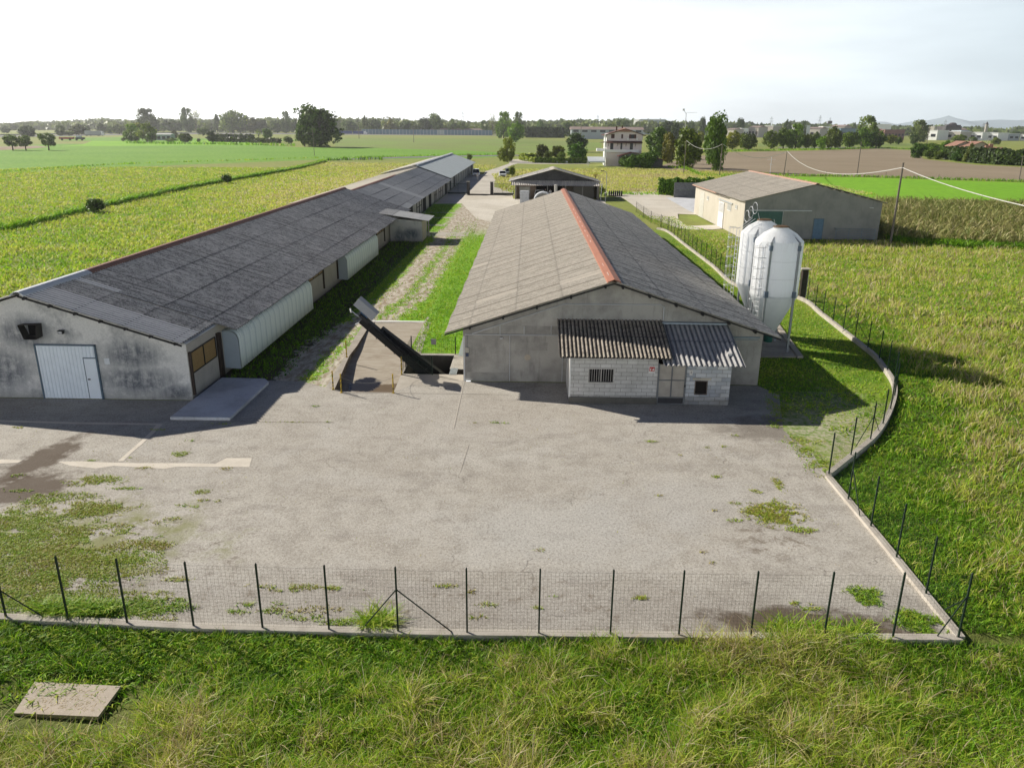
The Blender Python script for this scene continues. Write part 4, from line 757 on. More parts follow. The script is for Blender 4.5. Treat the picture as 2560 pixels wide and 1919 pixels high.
def silo(cx, cy, cage, label):
    r = empty('feed_silo', (cx, cy, 0), label, 'silo', 'white feed silos beside the central barn')
    c = (cx, cy, 0); R0 = 1.41
    MB().lathe([(R0,3.4),(R0,6.60),(R0-.03,6.72)], c, 48).build('tank', white, r, smooth=True)
    MB().lathe([(R0-.03,6.72),(.98,7.12),(.42,7.45),(.40,7.5)], c, 48).build('tank_top', white, r, smooth=True)
    MB().lathe([(R0+.012,3.52),(R0+.012,3.40),(R0-.02,3.34),(.30,.95),(.22,.95)], c, 48).build('hopper', conew, r, smooth=True)
    MB().lathe([(.001,.35),(.26,.4),(.30,.95),(.001,.96)], c, 20).build('outlet', plain('green_outlet', (.02,.12,.09), .5) if 'green_outlet' not in bpy.data.materials else bpy.data.materials['green_outlet'], r)
    for zz in (4.55, 5.6): MB().lathe([(R0+.003,zz-.012),(R0+.012,zz),(R0+.003,zz+.012)], c, 48).build('seam', conew, r)
    l = MB().lathe([(0.001,7.56),(.35,7.58),(.47,7.54),(.49,7.50),(.40,7.49),(.001,7.49)], c, 20); l.build('lid', rust, r)
    hd = MB().tube([(cx-.35,cy-.1,7.5),(cx-.5,cy-.1,7.95),(cx-.3,cy+.1,7.5)], .015, 4); hd.build('lid_handle', pipe, r)
    for sx, sy in ((-1,-1),(1,-1),(-1,1),(1,1)):
        a = math.atan2(sy*1.25, sx*.85); rr = R0+.06; x, y = cx+math.cos(a)*rr, cy+math.sin(a)*rr
        up = math.cos(a), math.sin(a)
        leg = MB(); leg.bar((x+.04*up[0], y+.04*up[1], 0), (x, y, 6.75), .12, .12); leg.bar((x, y, 6.72), (x-up[0]*.62, y-up[1]*.62, 7.14), .07, .05); leg.box(x-.12, y-.12, 0, x+.12, y+.12, .02)
        leg.build('leg', steel, r)
        bm_b = bpy.data.materials.get('bracket_blue') or plain('bracket_blue', (.13,.17,.22), .5)
        MB().box(x-.11, y-.11, 3.45, x+.11, y+.11, 3.82).build('leg_bracket', bm_b, r); MB().box(x-.09, y-.09, 6.25, x+.09, y+.09, 6.55).build('leg_bracket', bm_b, r)
    # ladder with safety hoops
    ang, rad, ztop = cage; ux, uy = math.cos(ang), math.sin(ang); px, py = -uy, ux; bx, by = cx+ux*rad, cy+uy*rad
    ld = MB()
    for sgn in (-1, 1): ld.tube([(bx+px*.2*sgn, by+py*.2*sgn, .5), (bx+px*.2*sgn, by+py*.2*sgn, ztop), (cx+ux*.75+px*.2*sgn, cy+uy*.75+py*.2*sgn, ztop+.72)], .022, 5)
    for k in range(int((ztop-.6)/.28)): z = .6+k*.28; ld.tube([(bx-px*.2, by-py*.2, z), (bx+px*.2, by+py*.2, z)], .014, 4)
    L_ = ld.build('ladder', pipe, r); hp = MB(); n = 0; z = 2.1
    while z < ztop+.3:
        pts = []
        for k in range(11):
            t = math.pi*(k/10); pts.append((bx+px*.33*math.cos(t)+ux*.62*math.sin(t), by+py*.33*math.cos(t)+uy*.62*math.sin(t), z))
        hp.tube(pts, .016, 4); z += .62
    for t in (.25, .5, .75):
        t *= math.pi; x, y = bx+px*.33*math.cos(t)+ux*.62*math.sin(t), by+py*.33*math.cos(t)+uy*.62*math.sin(t); hp.tube([(x, y, 2.1), (x, y, z-.62)], .010, 4)
    if rad > 1.6:
        for k in range(3):
            o_ = .35+k*.3; pts = []
            for j in range(13):
                t = 2*math.pi*j/12; pts.append((cx+ux*(1.25-k*.25)+px*.36*math.cos(t), cy+uy*(1.25-k*.25)+py*.36*math.cos(t), ztop+.5+k*.25+.36*(1+math.sin(t))))
            hp.tube(pts, .018, 4)
    hp.build('safety_hoop', pipe, L_)
    return r
silo(15.14, 47.0, (R_(215), 1.50, 6.5), 'front white feed silo with hooped ladder and steel legs')
silo(15.2, 50.6, (R_(190), 1.75, 6.9), 'rear white feed silo with tall caged ladder on its left')
o = MB().prism([(12.45,44.6),(16.2,44.75),(17.2,52.2),(12.45,52.2)], .006, .09).build('silo_pad', MAT['curb']); tag(o, 'low concrete pad under the two white silos', 'slab')
MB_ = MB().prism([(16.25,44.6),(16.6,44.6),(17.8,54.0),(17.45,54.0)], .006, .15); tag(MB_.build('kerb', MAT['curb']), 'narrow concrete kerb beside the silo pad', 'kerb')
ck = empty('switch_cabinet', (17.7, 50.2, 0), 'tall narrow dark control cabinet with small roof right of the silos', 'cabinet')
cb0 = G(8,1368,1098); cp_ = Vector((cb0.x+.35, cb0.y, 0)); ch_ = hgt(cb0, *q(8,1390,862)); ck.location = cp_
MB().box(cp_.x-.22, cp_.y-.2, 0, cp_.x+.22, cp_.y+.25, ch_).build('housing', plain('cabinet_brown', (.06,.045,.035), .7, 0, .3), ck); MB().box(cp_.x-.38, cp_.y-.35, ch_, cp_.x+.38, cp_.y+.4, ch_+.08).build('cabinet_roof', creamy, ck)
MB().box(cp_.x+.221, cp_.y-.15, .3, cp_.x+.28, cp_.y+.0, ch_-.2).build('cabinet_trim', pipe, ck)

# ------------------------------------------------------------------ manure conveyor
CV = empty('conveyor', (-6.5, 41.3, 0), 'long black inclined manure conveyor rising out of the pit with grey motor hood', 'conveyor')
blackm = plain('black_conveyor', (.008,.008,.009), .55, 0, .1); pA = Vector((-4.55, 41.1, -1.15)); pB = Vector((-9.15, 41.3, 2.88)); dv = (pB-pA).normalized()
tb = MB(); tb.bar(pA, pB, .46, .42); tb.bar(pA+Vector((0,-.24,.0)), pA.lerp(pB,.86)+Vector((0,-.24,0)), .12, .26); t_ = tb.build('trough', blackm, CV)
for k in range(8):
    c_ = pA.lerp(pB, .16+.105*k); MB().bar(c_-dv*.03, c_+dv*.03, .54, .50).build('flange', plain('flange_black', (.022,.022,.024), .5) if k == 0 else bpy.data.materials['flange_black'], CV)
cc = MB(); cc.tube([pB+Vector((-.1,.2,.05)), pA.lerp(pB,.75)+Vector((0,.24,.28)), pA.lerp(pB,.4)+Vector((0,.24,.26)), pA.lerp(pB,.2)+Vector((.1,.24,.5))], .018, 5); cc.build('power_cable', dark, CV)
t2 = MB(); t2.bar(pA+Vector((.5,.36,.1)), pA.lerp(pB,.80)+Vector((0,.42,.12)), .40, .42); t2.build('return_trough', blackm, CV)
MB().bar(pA+Vector((0,.12,.20)), pA.lerp(pB,.74)+Vector((0,.12,.20)), .07, .03).build('rail', plain('rail_blue', (.16,.20,.26), .35, .2), CV)  # thin blue bar: sky reflection on the trough top, put in as colour
MB().bar(pB-dv*.55+Vector((0,-.1,.22)), pB+dv*.1+Vector((0,-.1,.22)), .36, .16).build('motor_mount', plain('mount_black', (.03,.03,.03), .6), CV)
mt = MB(); mc = pB+Vector((.08,.05,.26)); mt.tube([mc-dv*.3, mc+dv*.12], .14, 12); mt.box(mc.x-.12, mc.y-.12, mc.z+.05, mc.x+.1, mc.y+.1, mc.z+.22); mt.build('motor', plain('blue_motor', (.03,.10,.22), .4), CV)
up_ = Vector((dv.z*0+.66,0,.75)); side = Vector((0,1,0)); nrm = dv.cross(side).normalized(); nrm = nrm if nrm.z > 0 else -nrm
hc = pB+Vector((.28,.05,.60)); hx = dv*.66; hy = side*.34; hz = nrm*.24
hood = MB(); c8 = [hc-hx-hy-hz, hc+hx-hy-hz, hc+hx+hy-hz, hc-hx+hy-hz, hc-hx-hy+hz, hc+hx-hy+hz, hc+hx+hy+hz, hc-hx+hy+hz]
hood.add(c8, [(4,5,6,7),(0,1,5,4),(1,2,6,5),(2,3,7,6),(3,0,4,7)]); hood.build('motor_hood', plain('hood_grey', (.33,.34,.36), .45, .1, .05), CV, solid=.01, bevel=.01)
ll = MB(); e0 = pB+dv*.15; ll.tube([e0, e0+dv*.45+Vector((-.1,0,.05))], .03, 6); ll.tube([e0+dv*.45+Vector((-.1,-.1,0)), e0+dv*.5+Vector((-.15,.12,.12))], .05, 8); ll.tube([pB+Vector((.1,-.15,-.1)), pB+Vector((-.35,-.2,-.25))], .03, 5); ll.build('drive_shaft', pipe, CV)
ll = MB(); ll.tube([hc+Vector((.4,.1,-.2)), hc+Vector((.42,.1,-.75))], .012, 4); ll.build('hood_prop', creamy, CV)
su = MB(); m_ = pA.lerp(pB, .48); su.tube([(m_.x, m_.y-.2, m_.z-.1), (m_.x, m_.y-.2, .01)], .03, 6); su.tube([(m_.x, m_.y+.2, m_.z-.1), (m_.x, m_.y+.2, .01)], .03, 6); su.build('support', dark, CV)
# small bridge plate over the pit channel
gp = MB()
for k in range(6): a = -4.28+k*.07; gp.box(a, 40.42, .02, a+.055, 41.6, .045)
gp.box(-4.28,40.42,.01,-3.87,40.5,.02); tag(gp.build('bridge_plate', plain('galv_plate', (.42,.46,.46), .4, .3)), 'short ribbed metal plate bridging the narrow pit channel', 'plate')
# green mesh guard around the pit
gpm = plain('green_post', (.012,.028,.018), .5); gwire = plain('green_wire', (.02,.06,.035), .5)
def wires(mb, a, b, z0, z1, step=.10, r=.0017, base=0.0):
    a = Vector(a); b = Vector(b); L = (b-a).length; n = max(1, int(L/step)); d = (b-a)
    for k in range(n+1):
        p = a+d*(k/n); mb.add([(p.x-r,p.y,z0),(p.x+r,p.y,z0),(p.x+r,p.y,z1),(p.x-r,p.y,z1)], [(0,1,2,3)]); 
        mb.add([(p.x,p.y-r,z0),(p.x,p.y+r,z0),(p.x,p.y+r,z1),(p.x,p.y-r,z1)], [(0,1,2,3)])
    m = max(1, int((z1-z0)/.1))
    for k in range(m+1):
        z = z0+(z1-z0)*k/m; rr = r*1.6 if k in (0, m) else r
        mb.add([(a.x,a.y,z-rr),(b.x,b.y,z-rr),(b.x,b.y,z+rr),(a.x,a.y,z+rr)], [(0,1,2,3)]); mb.add([(a.x,a.y-rr,z),(b.x,b.y-rr,z),(b.x,b.y+rr,z),(a.x,a.y+rr,z)], [(0,1,2,3)])
PG = empty('pit_guard', (-5.5, 42, 0), 'low green mesh guard rail around the open pit under the conveyor', 'fence')
ps = [(-6.9,40.35),(-6.95,44.5),(-4.3,44.5),(-3.55,44.5)]; wm = MB()
for a, b in (((-6.9,40.35),(-6.95,44.5)),((-6.95,44.5),(-4.3,44.5)),((-6.9,40.35),(-5.2,40.35))): wires(wm, (*a,0), (*b,0), .05, 1.05, .12, .003)
wm.build('wire_mesh', gwire, PG)
for x, y in ((-6.9,40.35),(-6.95,44.5),(-4.3,44.5),(-5.2,40.35),(-6.9,42.4)): MB().box(x-.03,y-.03,0,x+.03,y+.03,1.1).build('post', gpm, PG)
MB().box(-5.75,44.44,.6,-5.45,44.46,.95).build('plate', plain('dull_plate', (.32,.30,.30), .6), PG)
# yellow chain posts along the ramp
yel = NT('yellow_black_post'); z_ = yel.sepx()['Z']; k_ = yel.math('MULTIPLY', yel.rng(yel.noise(9, 3), .5, .56), .8); yel.col(yel.mix(k_, (.55,.38,.045), (.03,.03,.025))).rough(.6); yel = yel.m
YP = [(-10.03,37.6),(-9.5,37.15),(-10.68,43.54),(-6.83,37.22),(-6.88,40.3)]
for (x, y), lb in zip(YP, ['yellow and black post at the outer near corner of the ramp kerb','yellow and black post at the near left corner of the ramp mouth','lone yellow and black post halfway up the ramp kerb','yellow and black post at the near right corner of the ramp mouth','yellow and black post at the corner between ramp and pit']):
    MB()
    o = MB().tube([(0,0,0),(0,0,1.02)], .035, 8).lathe([(.0,0),(.08,0),(.08,.012),(.0,.012)], (0,0,0), 10).build('chain_post', yel); o.location = (x, y, .015); tag(o, lb, 'post', 'yellow posts along the ramp')
ch = MB(); 
for (a, b) in ((1,3),(3,4)):
    A_, B_ = Vector((*YP[a], .85)), Vector((*YP[b], .85)); pts = []
    for k in range(13): t = k/12; p = A_.lerp(B_, t); p.z -= .32*4*t*(1-t); pts.append(p)
    ch.tube(pts, .008, 4)
tag(ch.build('chain', plain('chain_grey', (.4,.38,.33), .5)), 'thin sagging chain across the mouth of the ramp', 'chain')

# ------------------------------------------------------------------ boundary walls and green mesh fence
def wallstrip(name, pts, z0, z1, th, mat, label):
    pts = [Vector((p[0], p[1], 0)) for p in pts]; mb = MB(); n = len(pts); V = []
    for i, p in enumerate(pts):
        d = (pts[min(i+1,n-1)]-pts[max(i-1,0)]).normalized(); nn = Vector((-d.y, d.x, 0))*th/2
        for s_ in (nn, -nn):
            for z in (z0, z1): V.append((p.x+s_.x, p.y+s_.y, z))
    F = [(0,1,3,2), (4*(n-1), 4*(n-1)+2, 4*(n-1)+3, 4*(n-1)+1)]
    for i in range(n-1):
        a, b = 4*i, 4*i+4; F += [(a, b, b+1, a+1), (a+2, a+3, b+3, b+2), (a+1, b+1, b+3, a+3)]
    o = mb.add(V, F).build(name, mat); tag(o, label, 'wall'); return o
def cat(pts, n=4):
    P = [Vector((p[0], p[1], 0)) for p in pts]; out_ = []
    for i in range(len(P)-1):
        p0, p1, p2, p3 = P[max(i-1,0)], P[i], P[i+1], P[min(i+2,len(P)-1)]
        for k in range(n):
            t = k/n; out_.append(.5*((2*p1)+(-p0+p2)*t+(2*p0-5*p1+4*p2-p3)*t*t+(-p0+3*p1-3*p2+p3)*t*t*t))
    return out_+[P[-1]]
capm = m_cement('wall_top', (.50,.46,.40), .5, (.25,.21,.17), 1.5)
NW = [Vector((p.x, p.y, 0)) for p in NEARW]; wallstrip('boundary_wall', NW, -.7, .10, .26, capm, 'low concrete wall along the near side of the yard under the fence')
WA = [WALL_R[0], WALL_R[0].lerp(WALL_R[1], .5)+Vector((.03,0,0)), WALL_R[1]]; wallstrip('boundary_wall', [NW[-1]]+WA[1:], -.7, .12, .24, capm, 'low concrete wall along the right side of the yard from near corner to kink')
CURV = cat(WALL_R[1:], 4); wallstrip('boundary_wall', CURV, -.6, .26, .22, capm, 'long low curving concrete wall from the kink past the silos to the far yard')
def along(pts, step, start=0.0):
    out_ = []; nxt = start; done = 0.0
    for a, b in zip(pts[:-1], pts[1:]):
        L = (b-a).length
        while nxt <= done+L+1e-9: out_.append(a+(b-a)*((nxt-done)/L)); nxt += step
        done += L
    return out_
def fence(name, pts, posts, z0, h, label, braces=()):
    r = empty(name, posts[0], label, 'fence'); wm = MB(); r.location.z = 0
    for a, b in zip(pts[:-1], pts[1:]): wires(wm, (a.x,a.y,0), (b.x,b.y,0), z0+.03, z0+h-.08, .10, .0016)
    wm.build('wire_mesh', gwire, r)
    for p in posts:
        MB().box(p.x-.022, p.y-.022, z0-.05, p.x+.022, p.y+.022, z0+h).add([(p.x-.025,p.y-.025,z0+h),(p.x+.025,p.y-.025,z0+h),(p.x+.025,p.y+.025,z0+h),(p.x-.025,p.y+.025,z0+h),(p.x,p.y,z0+h+.05)],[(0,1,4),(1,2,4),(2,3,4),(3,0,4)]).build('fence_post', gpm, r)
    for a, b in braces: MB().tube([(b[0], b[1], z0), (a[0], a[1], z0+h*.66)], .018, 6).build('brace', gpm, r)
    return r
pb = [(5,1337),(143,1341),(269,1350),(415,1355),(565,1358),(709,1362),(859,1365),(1009,1365),(1164,1368),(1319,1372),(1468,1375),(1625,1379),(1784,1379),(1931,1377),(2071,1376)]
NP = [at(x*S_, y*S_, .10) for x, y in pb]; NP = [Vector((p.x, near_wall_y(p.x), 0)) for p in NP]
ext = [NP[0]+Vector((-2.0*k, 0, 0)) for k in (3,2,1)]; ext = [Vector((p.x, near_wall_y(p.x), 0)) for p in ext]
fence('mesh_fence', ext+NP, ext+NP, .10, 1.95, 'dark green mesh fence with thin posts along the near edge of the yard',
    [((NP[6].x,NP[6].y),(NP[6].x-1.0,NP[6].y+.0)),((NP[6].x,NP[6].y),(NP[6].x+1.45,NP[6].y)),((NP[0].x-.6,NP[0].y),(NP[0].x+1.05,NP[0].y)),((NP[-1].x,NP[-1].y),(NP[-1].x-.55,NP[-1].y+.02))])
WA_ = [NW[-1]]+WA[1:]; RP = along(WA_, 2.02)[1:]
fence('mesh_fence', WA_, RP, .12, 1.85, 'green mesh fence on the right wall between the near corner and the kink', [((RP[-1].x,RP[-1].y),(RP[-1].x-.1,RP[-1].y-1.3)),((NW[-1].x,NW[-1].y),(NW[-1].x+.15,NW[-1].y+1.2))])
CP_ = along(CURV, 2.35, 0)
fence('mesh_fence', CURV, CP_, .26, 1.65, 'long green mesh fence following the curved wall past the silos', [((CP_[2].x,CP_[2].y),(CP_[2].x-1,CP_[2].y-.9)),((CP_[2].x,CP_[2].y),(CP_[2].x+.8,CP_[2].y+1.0)),((CP_[10].x,CP_[10].y),(CP_[10].x+.3,CP_[10].y-1.6)),((CP_[10].x,CP_[10].y),(CP_[10].x-.2,CP_[10].y+1.6))])
FP = [G(8, *p) for p in [(352,555),(288,530),(212,500),(152,455),(95,415)]]
fence('mesh_fence', [Vector((p.x,p.y,0)) for p in FP], [Vector((p.x,p.y,0)) for p in FP], .05, 1.7, 'short run of green mesh fence at the far end beside the gravel yard')
for k, p in enumerate([(20,365),(-10,372)]): pass
# ------------------------------------------------------------------ gates, lamp, carport
grey_p = plain('pillar_grey', (.10,.09,.085), .8)
for k, (gx0, gx1, lab) in enumerate(((-12.4,-16.6,'left leaf of the open farm gate hung on a dark square pillar'),(-7.6,-3.1,'right leaf of the open farm gate hung on a dark square pillar'))):
    g_ = empty('farm_gate', (gx0, 161, 0), lab, 'gate', 'gate leaves at the farm entrance'); MB().box(gx0-.3,160.7,0,gx0+.3,161.3,2.5).build('pillar', grey_p, g_); MB().box(gx0-.36,160.64,2.5,gx0+.36,161.36,2.6).build('pillar_cap', creamy, g_)
    f = MB(); s_ = 1 if gx1 > gx0 else -1; f.bar((gx0+s_*.35,161,.25),(gx1,161,.25),.22,.25); f.bar((gx0+s_*.35,161,2.15),(gx1,161,2.15),.05,.05); f.bar(((gx0+gx1)/2,161,.2),((gx0+gx1)/2,161,2.15),.06,.06); f.bar((gx1,161,.2),(gx1,161,2.15),.08,.08); f.build('gate_frame', gpm, g_)
    wm = MB(); wires(wm, (gx0+s_*.35,161.02,0), (gx1,161.02,0), .3, 2.1, .2, .006); wm.build('gate_mesh', gwire, g_)
def lamp(p, h, label, arm):
    r = empty('street_lamp', p, label, 'lamp'); MB().tube([p, p+Vector((0,0,h*.9)), p+Vector((arm*.15,0,h*.97)), p+Vector((arm*.55,0,h))], [.07,.05,.045,.04], 8).build('pole', steel, r)
    MB().box(p.x+min(arm*.5,arm*1.1), p.y-.12, h-.05, p.x+max(arm*.5,arm*1.1), p.y+.12, h+.08).build('lamp_head', dark, r); return r
lamp(Vector((14.27,146.86,0)), 5.6, 'slim curved street lamp right of the corrugated carport', -1)
KP = empty('carport', (5, 151, 0), 'open carport with striped corrugated awning and dark gable beyond the central barn', 'carport')
gd_ = m_cement('dark_gable', (.065,.065,.065), .8, (.02,.02,.02), .5); yk = 151.2
MB().box(-2.6, 158, 0, 13.3, 158.3, 3.2).box(-2.7, 151.4, 0, -2.4, 158, 3.1).box(13.2, 151.4, 0, 13.5, 158, 3.1).build('wall', m_cement('shed_wall', (.26,.22,.17), .5), KP)
MB().box(-2.4, 153.2, 0, 1.3, 153.4, 3.1).build('front_panel', m_cement('brown_shed_wall', (.22,.17,.13), .5, (.12,.07,.05)), KP); MB().box(6.6, 153.2, 0, 7.2, 153.4, 3.1).box(8.6, 153.25, 0, 12.6, 153.4, 2.9).build('inner_wall', m_cement('grey_inner', (.12,.115,.10), .4), KP)
MB().box(-1.9, 153.1, .9, .1, 153.19, 2.2).build('white_board', plain('board_pale', (.42,.42,.38), .7), KP)
MB().prismy([(-3.7,3.2),(13.7,3.2),(4.8,5.52)], 152.6, 152.8).build('gable', gd_, KP)
corr('roof', (4.6, 5.55), (-3.95, 3.2), 151.9, 162, 'y', .25, .03, [.35,.7], RCR, KP, seg=5, seed=51); corr('roof', (5.0, 5.55), (13.9, 3.2), 151.9, 162, 'y', .25, .03, [.35,.7], RCR, KP, seg=5, seed=52)
cap('ridge_cap', 151.7, 162.2, creamy, KP, 4.8, 5.5, .7, .14, .12)
corr('awning', (152.5, 3.42), (150.4, 2.62), -3.45, 13.45, 'x', .34, .06, [], plain('awning_sheet', (.66,.61,.54), .7, 0, .2, 6), KP, seg=6, seed=53)
for x in (-2.6, .15, 3.5, 6.9, 10.2, 13.0): MB().tube([(x,150.6,0),(x,150.6,2.62)], .07, 8).build('post', plain('post_grey', (.24,.23,.21), .6) if 'post_grey' not in bpy.data.materials else bpy.data.materials['post_grey'], KP)
MB().tube([(5.05,149.6,0),(5.05,149.6,2.7)], .30, 14).lathe([(.36,2.7),(.36,2.85),(.0,2.95)], (5.05,149.6,0), 14).build('flue', plain('flue_white', (.55,.53,.48), .6), KP)
MB().tube([(13.35,150.9,2.9),(13.95,150.9,3.0),(13.8,150.9,2.6),(13.7,150.9,0)], .08, 8).build('downpipe', wd, KP)
dark_in = MB().box(1.4, 156.5, .02, 6.5, 156.6, 3.0); dark_in.build('dark_interior', black, KP)
# stacked pale containers near the carport
bt = empty('stacked_tanks', (-.75, 142.6, 0), 'tall stack of white ribbed containers on the pale gravel', 'container')
wt = plain('white_plastic', (.62,.64,.66), .5)
for k in range(5): MB().box(-1.62, 142.0, .05+k*.44, -.0, 143.3, .05+k*.44+.36).box(-1.58, 142.04, .05+k*.44+.36, -.04, 143.26, .05+k*.44+.44).build('container', wt, bt, bevel=.03)
tk = empty('round_tank', (2.6, 143.2, 0), 'white arched tank half hidden behind the barn roof', 'tank')
MB().add([(2.6+1.75*math.cos(t*math.pi/16), y, max(.05, 1.75*math.sin(t*math.pi/16)+.25)) for y in (143.0,145.4) for t in range(17)], [(i,i+1,18+i,17+i) for i in range(16)]+[tuple(range(17)), tuple(reversed(range(17,34)))]).build('shell', wt, tk, smooth=False)
MB().add([(2.6+1.55*math.cos(t*math.pi/16), 142.97, max(.05, 1.55*math.sin(t*math.pi/16)+.25)) for t in range(17)], [tuple(range(17))]).build('end_panel', plain('tank_end', (.33,.31,.27), .7), tk)
tt = MB()
for k in range(6): x = 15.4+k*.62; tt.lathe([(.22,0),(.42,.05),(.42,.22),(.22,.27)], (0,0,0), 16)
tr_ = empty('tyre_row', (17, 161, 0), 'row of old dark tyres lying on the grass right of the carport', 'tyres'); tyb = plain('tyre_rubber', (.025,.025,.025), .9)
pt = aty(*q(19,208,955), 161)
for k in range(7):
    for j in range(2):
        o = MB().lathe([(.25,-.13),(.48,-.12),(.5,0),(.48,.12),(.25,.13),(.25,-.13)], (0,0,0), 14); 
        o.v = [(v[2], v[1], v[0]) for v in o.v]; o.v = [(v[0]+pt.x+.3+k*.42+.1*(j), v[1]+161+j*.9, v[2]+.5+.0*j) for v in o.v]; o.build('tyre', tyb, tr_)
# concrete block wall and stack by the hedge
bw = G(8,392,295); bwR = G(8,620,297)
mbw = MB(); 
o = empty('panel_wall', (bw.x, bw.y, 0), 'low wall of grey concrete panels in front of the dark hedge', 'wall'); pgm = plain('panel_grey', (.20,.205,.21), .8, 0, .2)
for j in range(2):
    for k in range(4): MB().box(bw.x+k*2.2+.02, bw.y, .02+j*1.45, bw.x+(k+1)*2.2, bw.y+.18, 1.42+j*1.45).build('panel', pgm, o)
# ------------------------------------------------------------------ poles and cable
wood = plain('weathered_pole', (.22,.19,.155), .85, 0, .2, 5)
plab = ['first wooden cable pole, nearest the pink house','second wooden cable pole, beside the tall dark poplar','third wooden cable pole, rising behind the grey barn ridge','taller bare wooden pole in the soil field, without the white cable','leaning wooden cable pole beside the maize right of the grey barn','slim wooden pole at the right edge beyond the ploughed field']
PZ = []
for i, (bx, by, tx, ty) in enumerate([(330,427,345,245),(528,443,545,265),(883,440,905,305),(1288,440,1312,255),(0,0,0,0),(2185,465,2205,330)]):
    if i == 4: b = at(*q(8,2105,650)); t_ = q(3,1545,370)
    else: b = G(3,bx,by); t_ = q(3,tx,ty)
    h = hgt(b, *t_); d = ray(*t_); tt_ = b.y/d.y; top = Vector((b.x+(d.x*tt_-b.x), b.y, h)); 
    if i != 4: top.x = b.x+(top.x-b.x)*.6
    PZ.append((b, top)); o = MB().tube([Vector((0,0,-.1)), top-b], [.15,.10], 9).tube([top-b-Vector((0,0,.1)), top-b+Vector((0,0,.02))], .12, 9).build('utility_pole', wood); o.location = b
    tag(o, plab[i], 'pole', 'wooden poles carrying the white cable')
def span(a, b, sag, n=20):
    out_ = []
    for k in range(n+1): t = k/n; p = a.lerp(b, t); p.z -= sag*4*t*(1-t); out_.append(p)
    return out_
A = [PZ[0][1], PZ[1][1], PZ[2][1], PZ[4][1]]; A[3] = A[3]-Vector((0,0,.55)); rgt = aty(*q(3,2280,612), 60); 
cb_ = MB(); cw = .055
mids = []
for a, b, mpx in ((A[0],A[1],(455,295)),(A[1],A[2],(740,343)),(A[2],A[3],(1240,417))):
    m_ = (a+b)/2; d = ray(*q(3,*mpx)); t_ = m_.y/d.y; zz = CAMH+d.z*t_; sg_ = max(.3, m_.z-zz); cb_.tube(span(a, b, sg_*.97), cw, 6)
e_ = Vector((A[3].x+23, A[3].y-38, 0)); e_ = aty(*q(3,2212,607), A[3].y-34); cb_.tube([A[3].lerp(e_, t/10)-Vector((0,0,.5*4*(t/10)*(1-t/10)*.6)) for t in range(11)]+[e_+(e_-A[3])*.25], cw*.8, 6)
tag(cb_.build('overhead_cable', plain('pale_cable', (.55,.54,.50), .6)), 'thick pale overhead cable sagging between the wooden poles', 'cable')
for i, (n_, bx, by, tx, ty, lb, hd) in enumerate([(1,2022,385,2010,190,'dark slim lamp pole standing in the light green crop at the left', 1),(2,303,275,298,180,'thin grey pole at the edge of the field right of the big dark tree', 0),(2,1728,290,1728,155,'thin lamp mast rising in front of the long red-roofed warehouse', 1),(3,727,255,731,145,'tall pale mast in front of the white industrial halls', 0),(3,1677,250,1681,165,'thin pole in front of the white low halls at right', 0),(2,655,300,655,205,'thin pole in the patchy field left of the sound barrier middle', 0)]):
    b = G(n_,bx,by); t_ = q(n_,tx,ty); b = b if b.y < 900 else aty(*q(n_,bx,by), 700); b.z = 0; b = b if b.y < 650 else Vector((b.x, b.y, 0)); h = hgt(b, *t_); r = empty('mast', b, lb, 'pole'); w_ = .12*b.y/366
    MB().tube([b, b+Vector((0,0,h))], [w_*1.2, w_*.7], 6).build('shaft', wood, r)
    if hd: MB().box(b.x-w_*4, b.y-.2, h, b.x+w_*4, b.y+.2, h+w_*2).build('lamp_head', dark, r)
for i, (px, py) in enumerate([(905,425),(1117,432),(1446,438),(1737,450)]):
    b = G(3,px,py+8); o = MB().bar((0,0,0),(.05,0,1.25),.13,.13).build('field_stake', wood); o.location = b; tag(o, ['stake nearest the grey barn ridge','second stake from the grey barn','third stake from the grey barn','stake farthest right'][i]+', between soil and bright crop', 'stake', 'short stakes along the field edge')
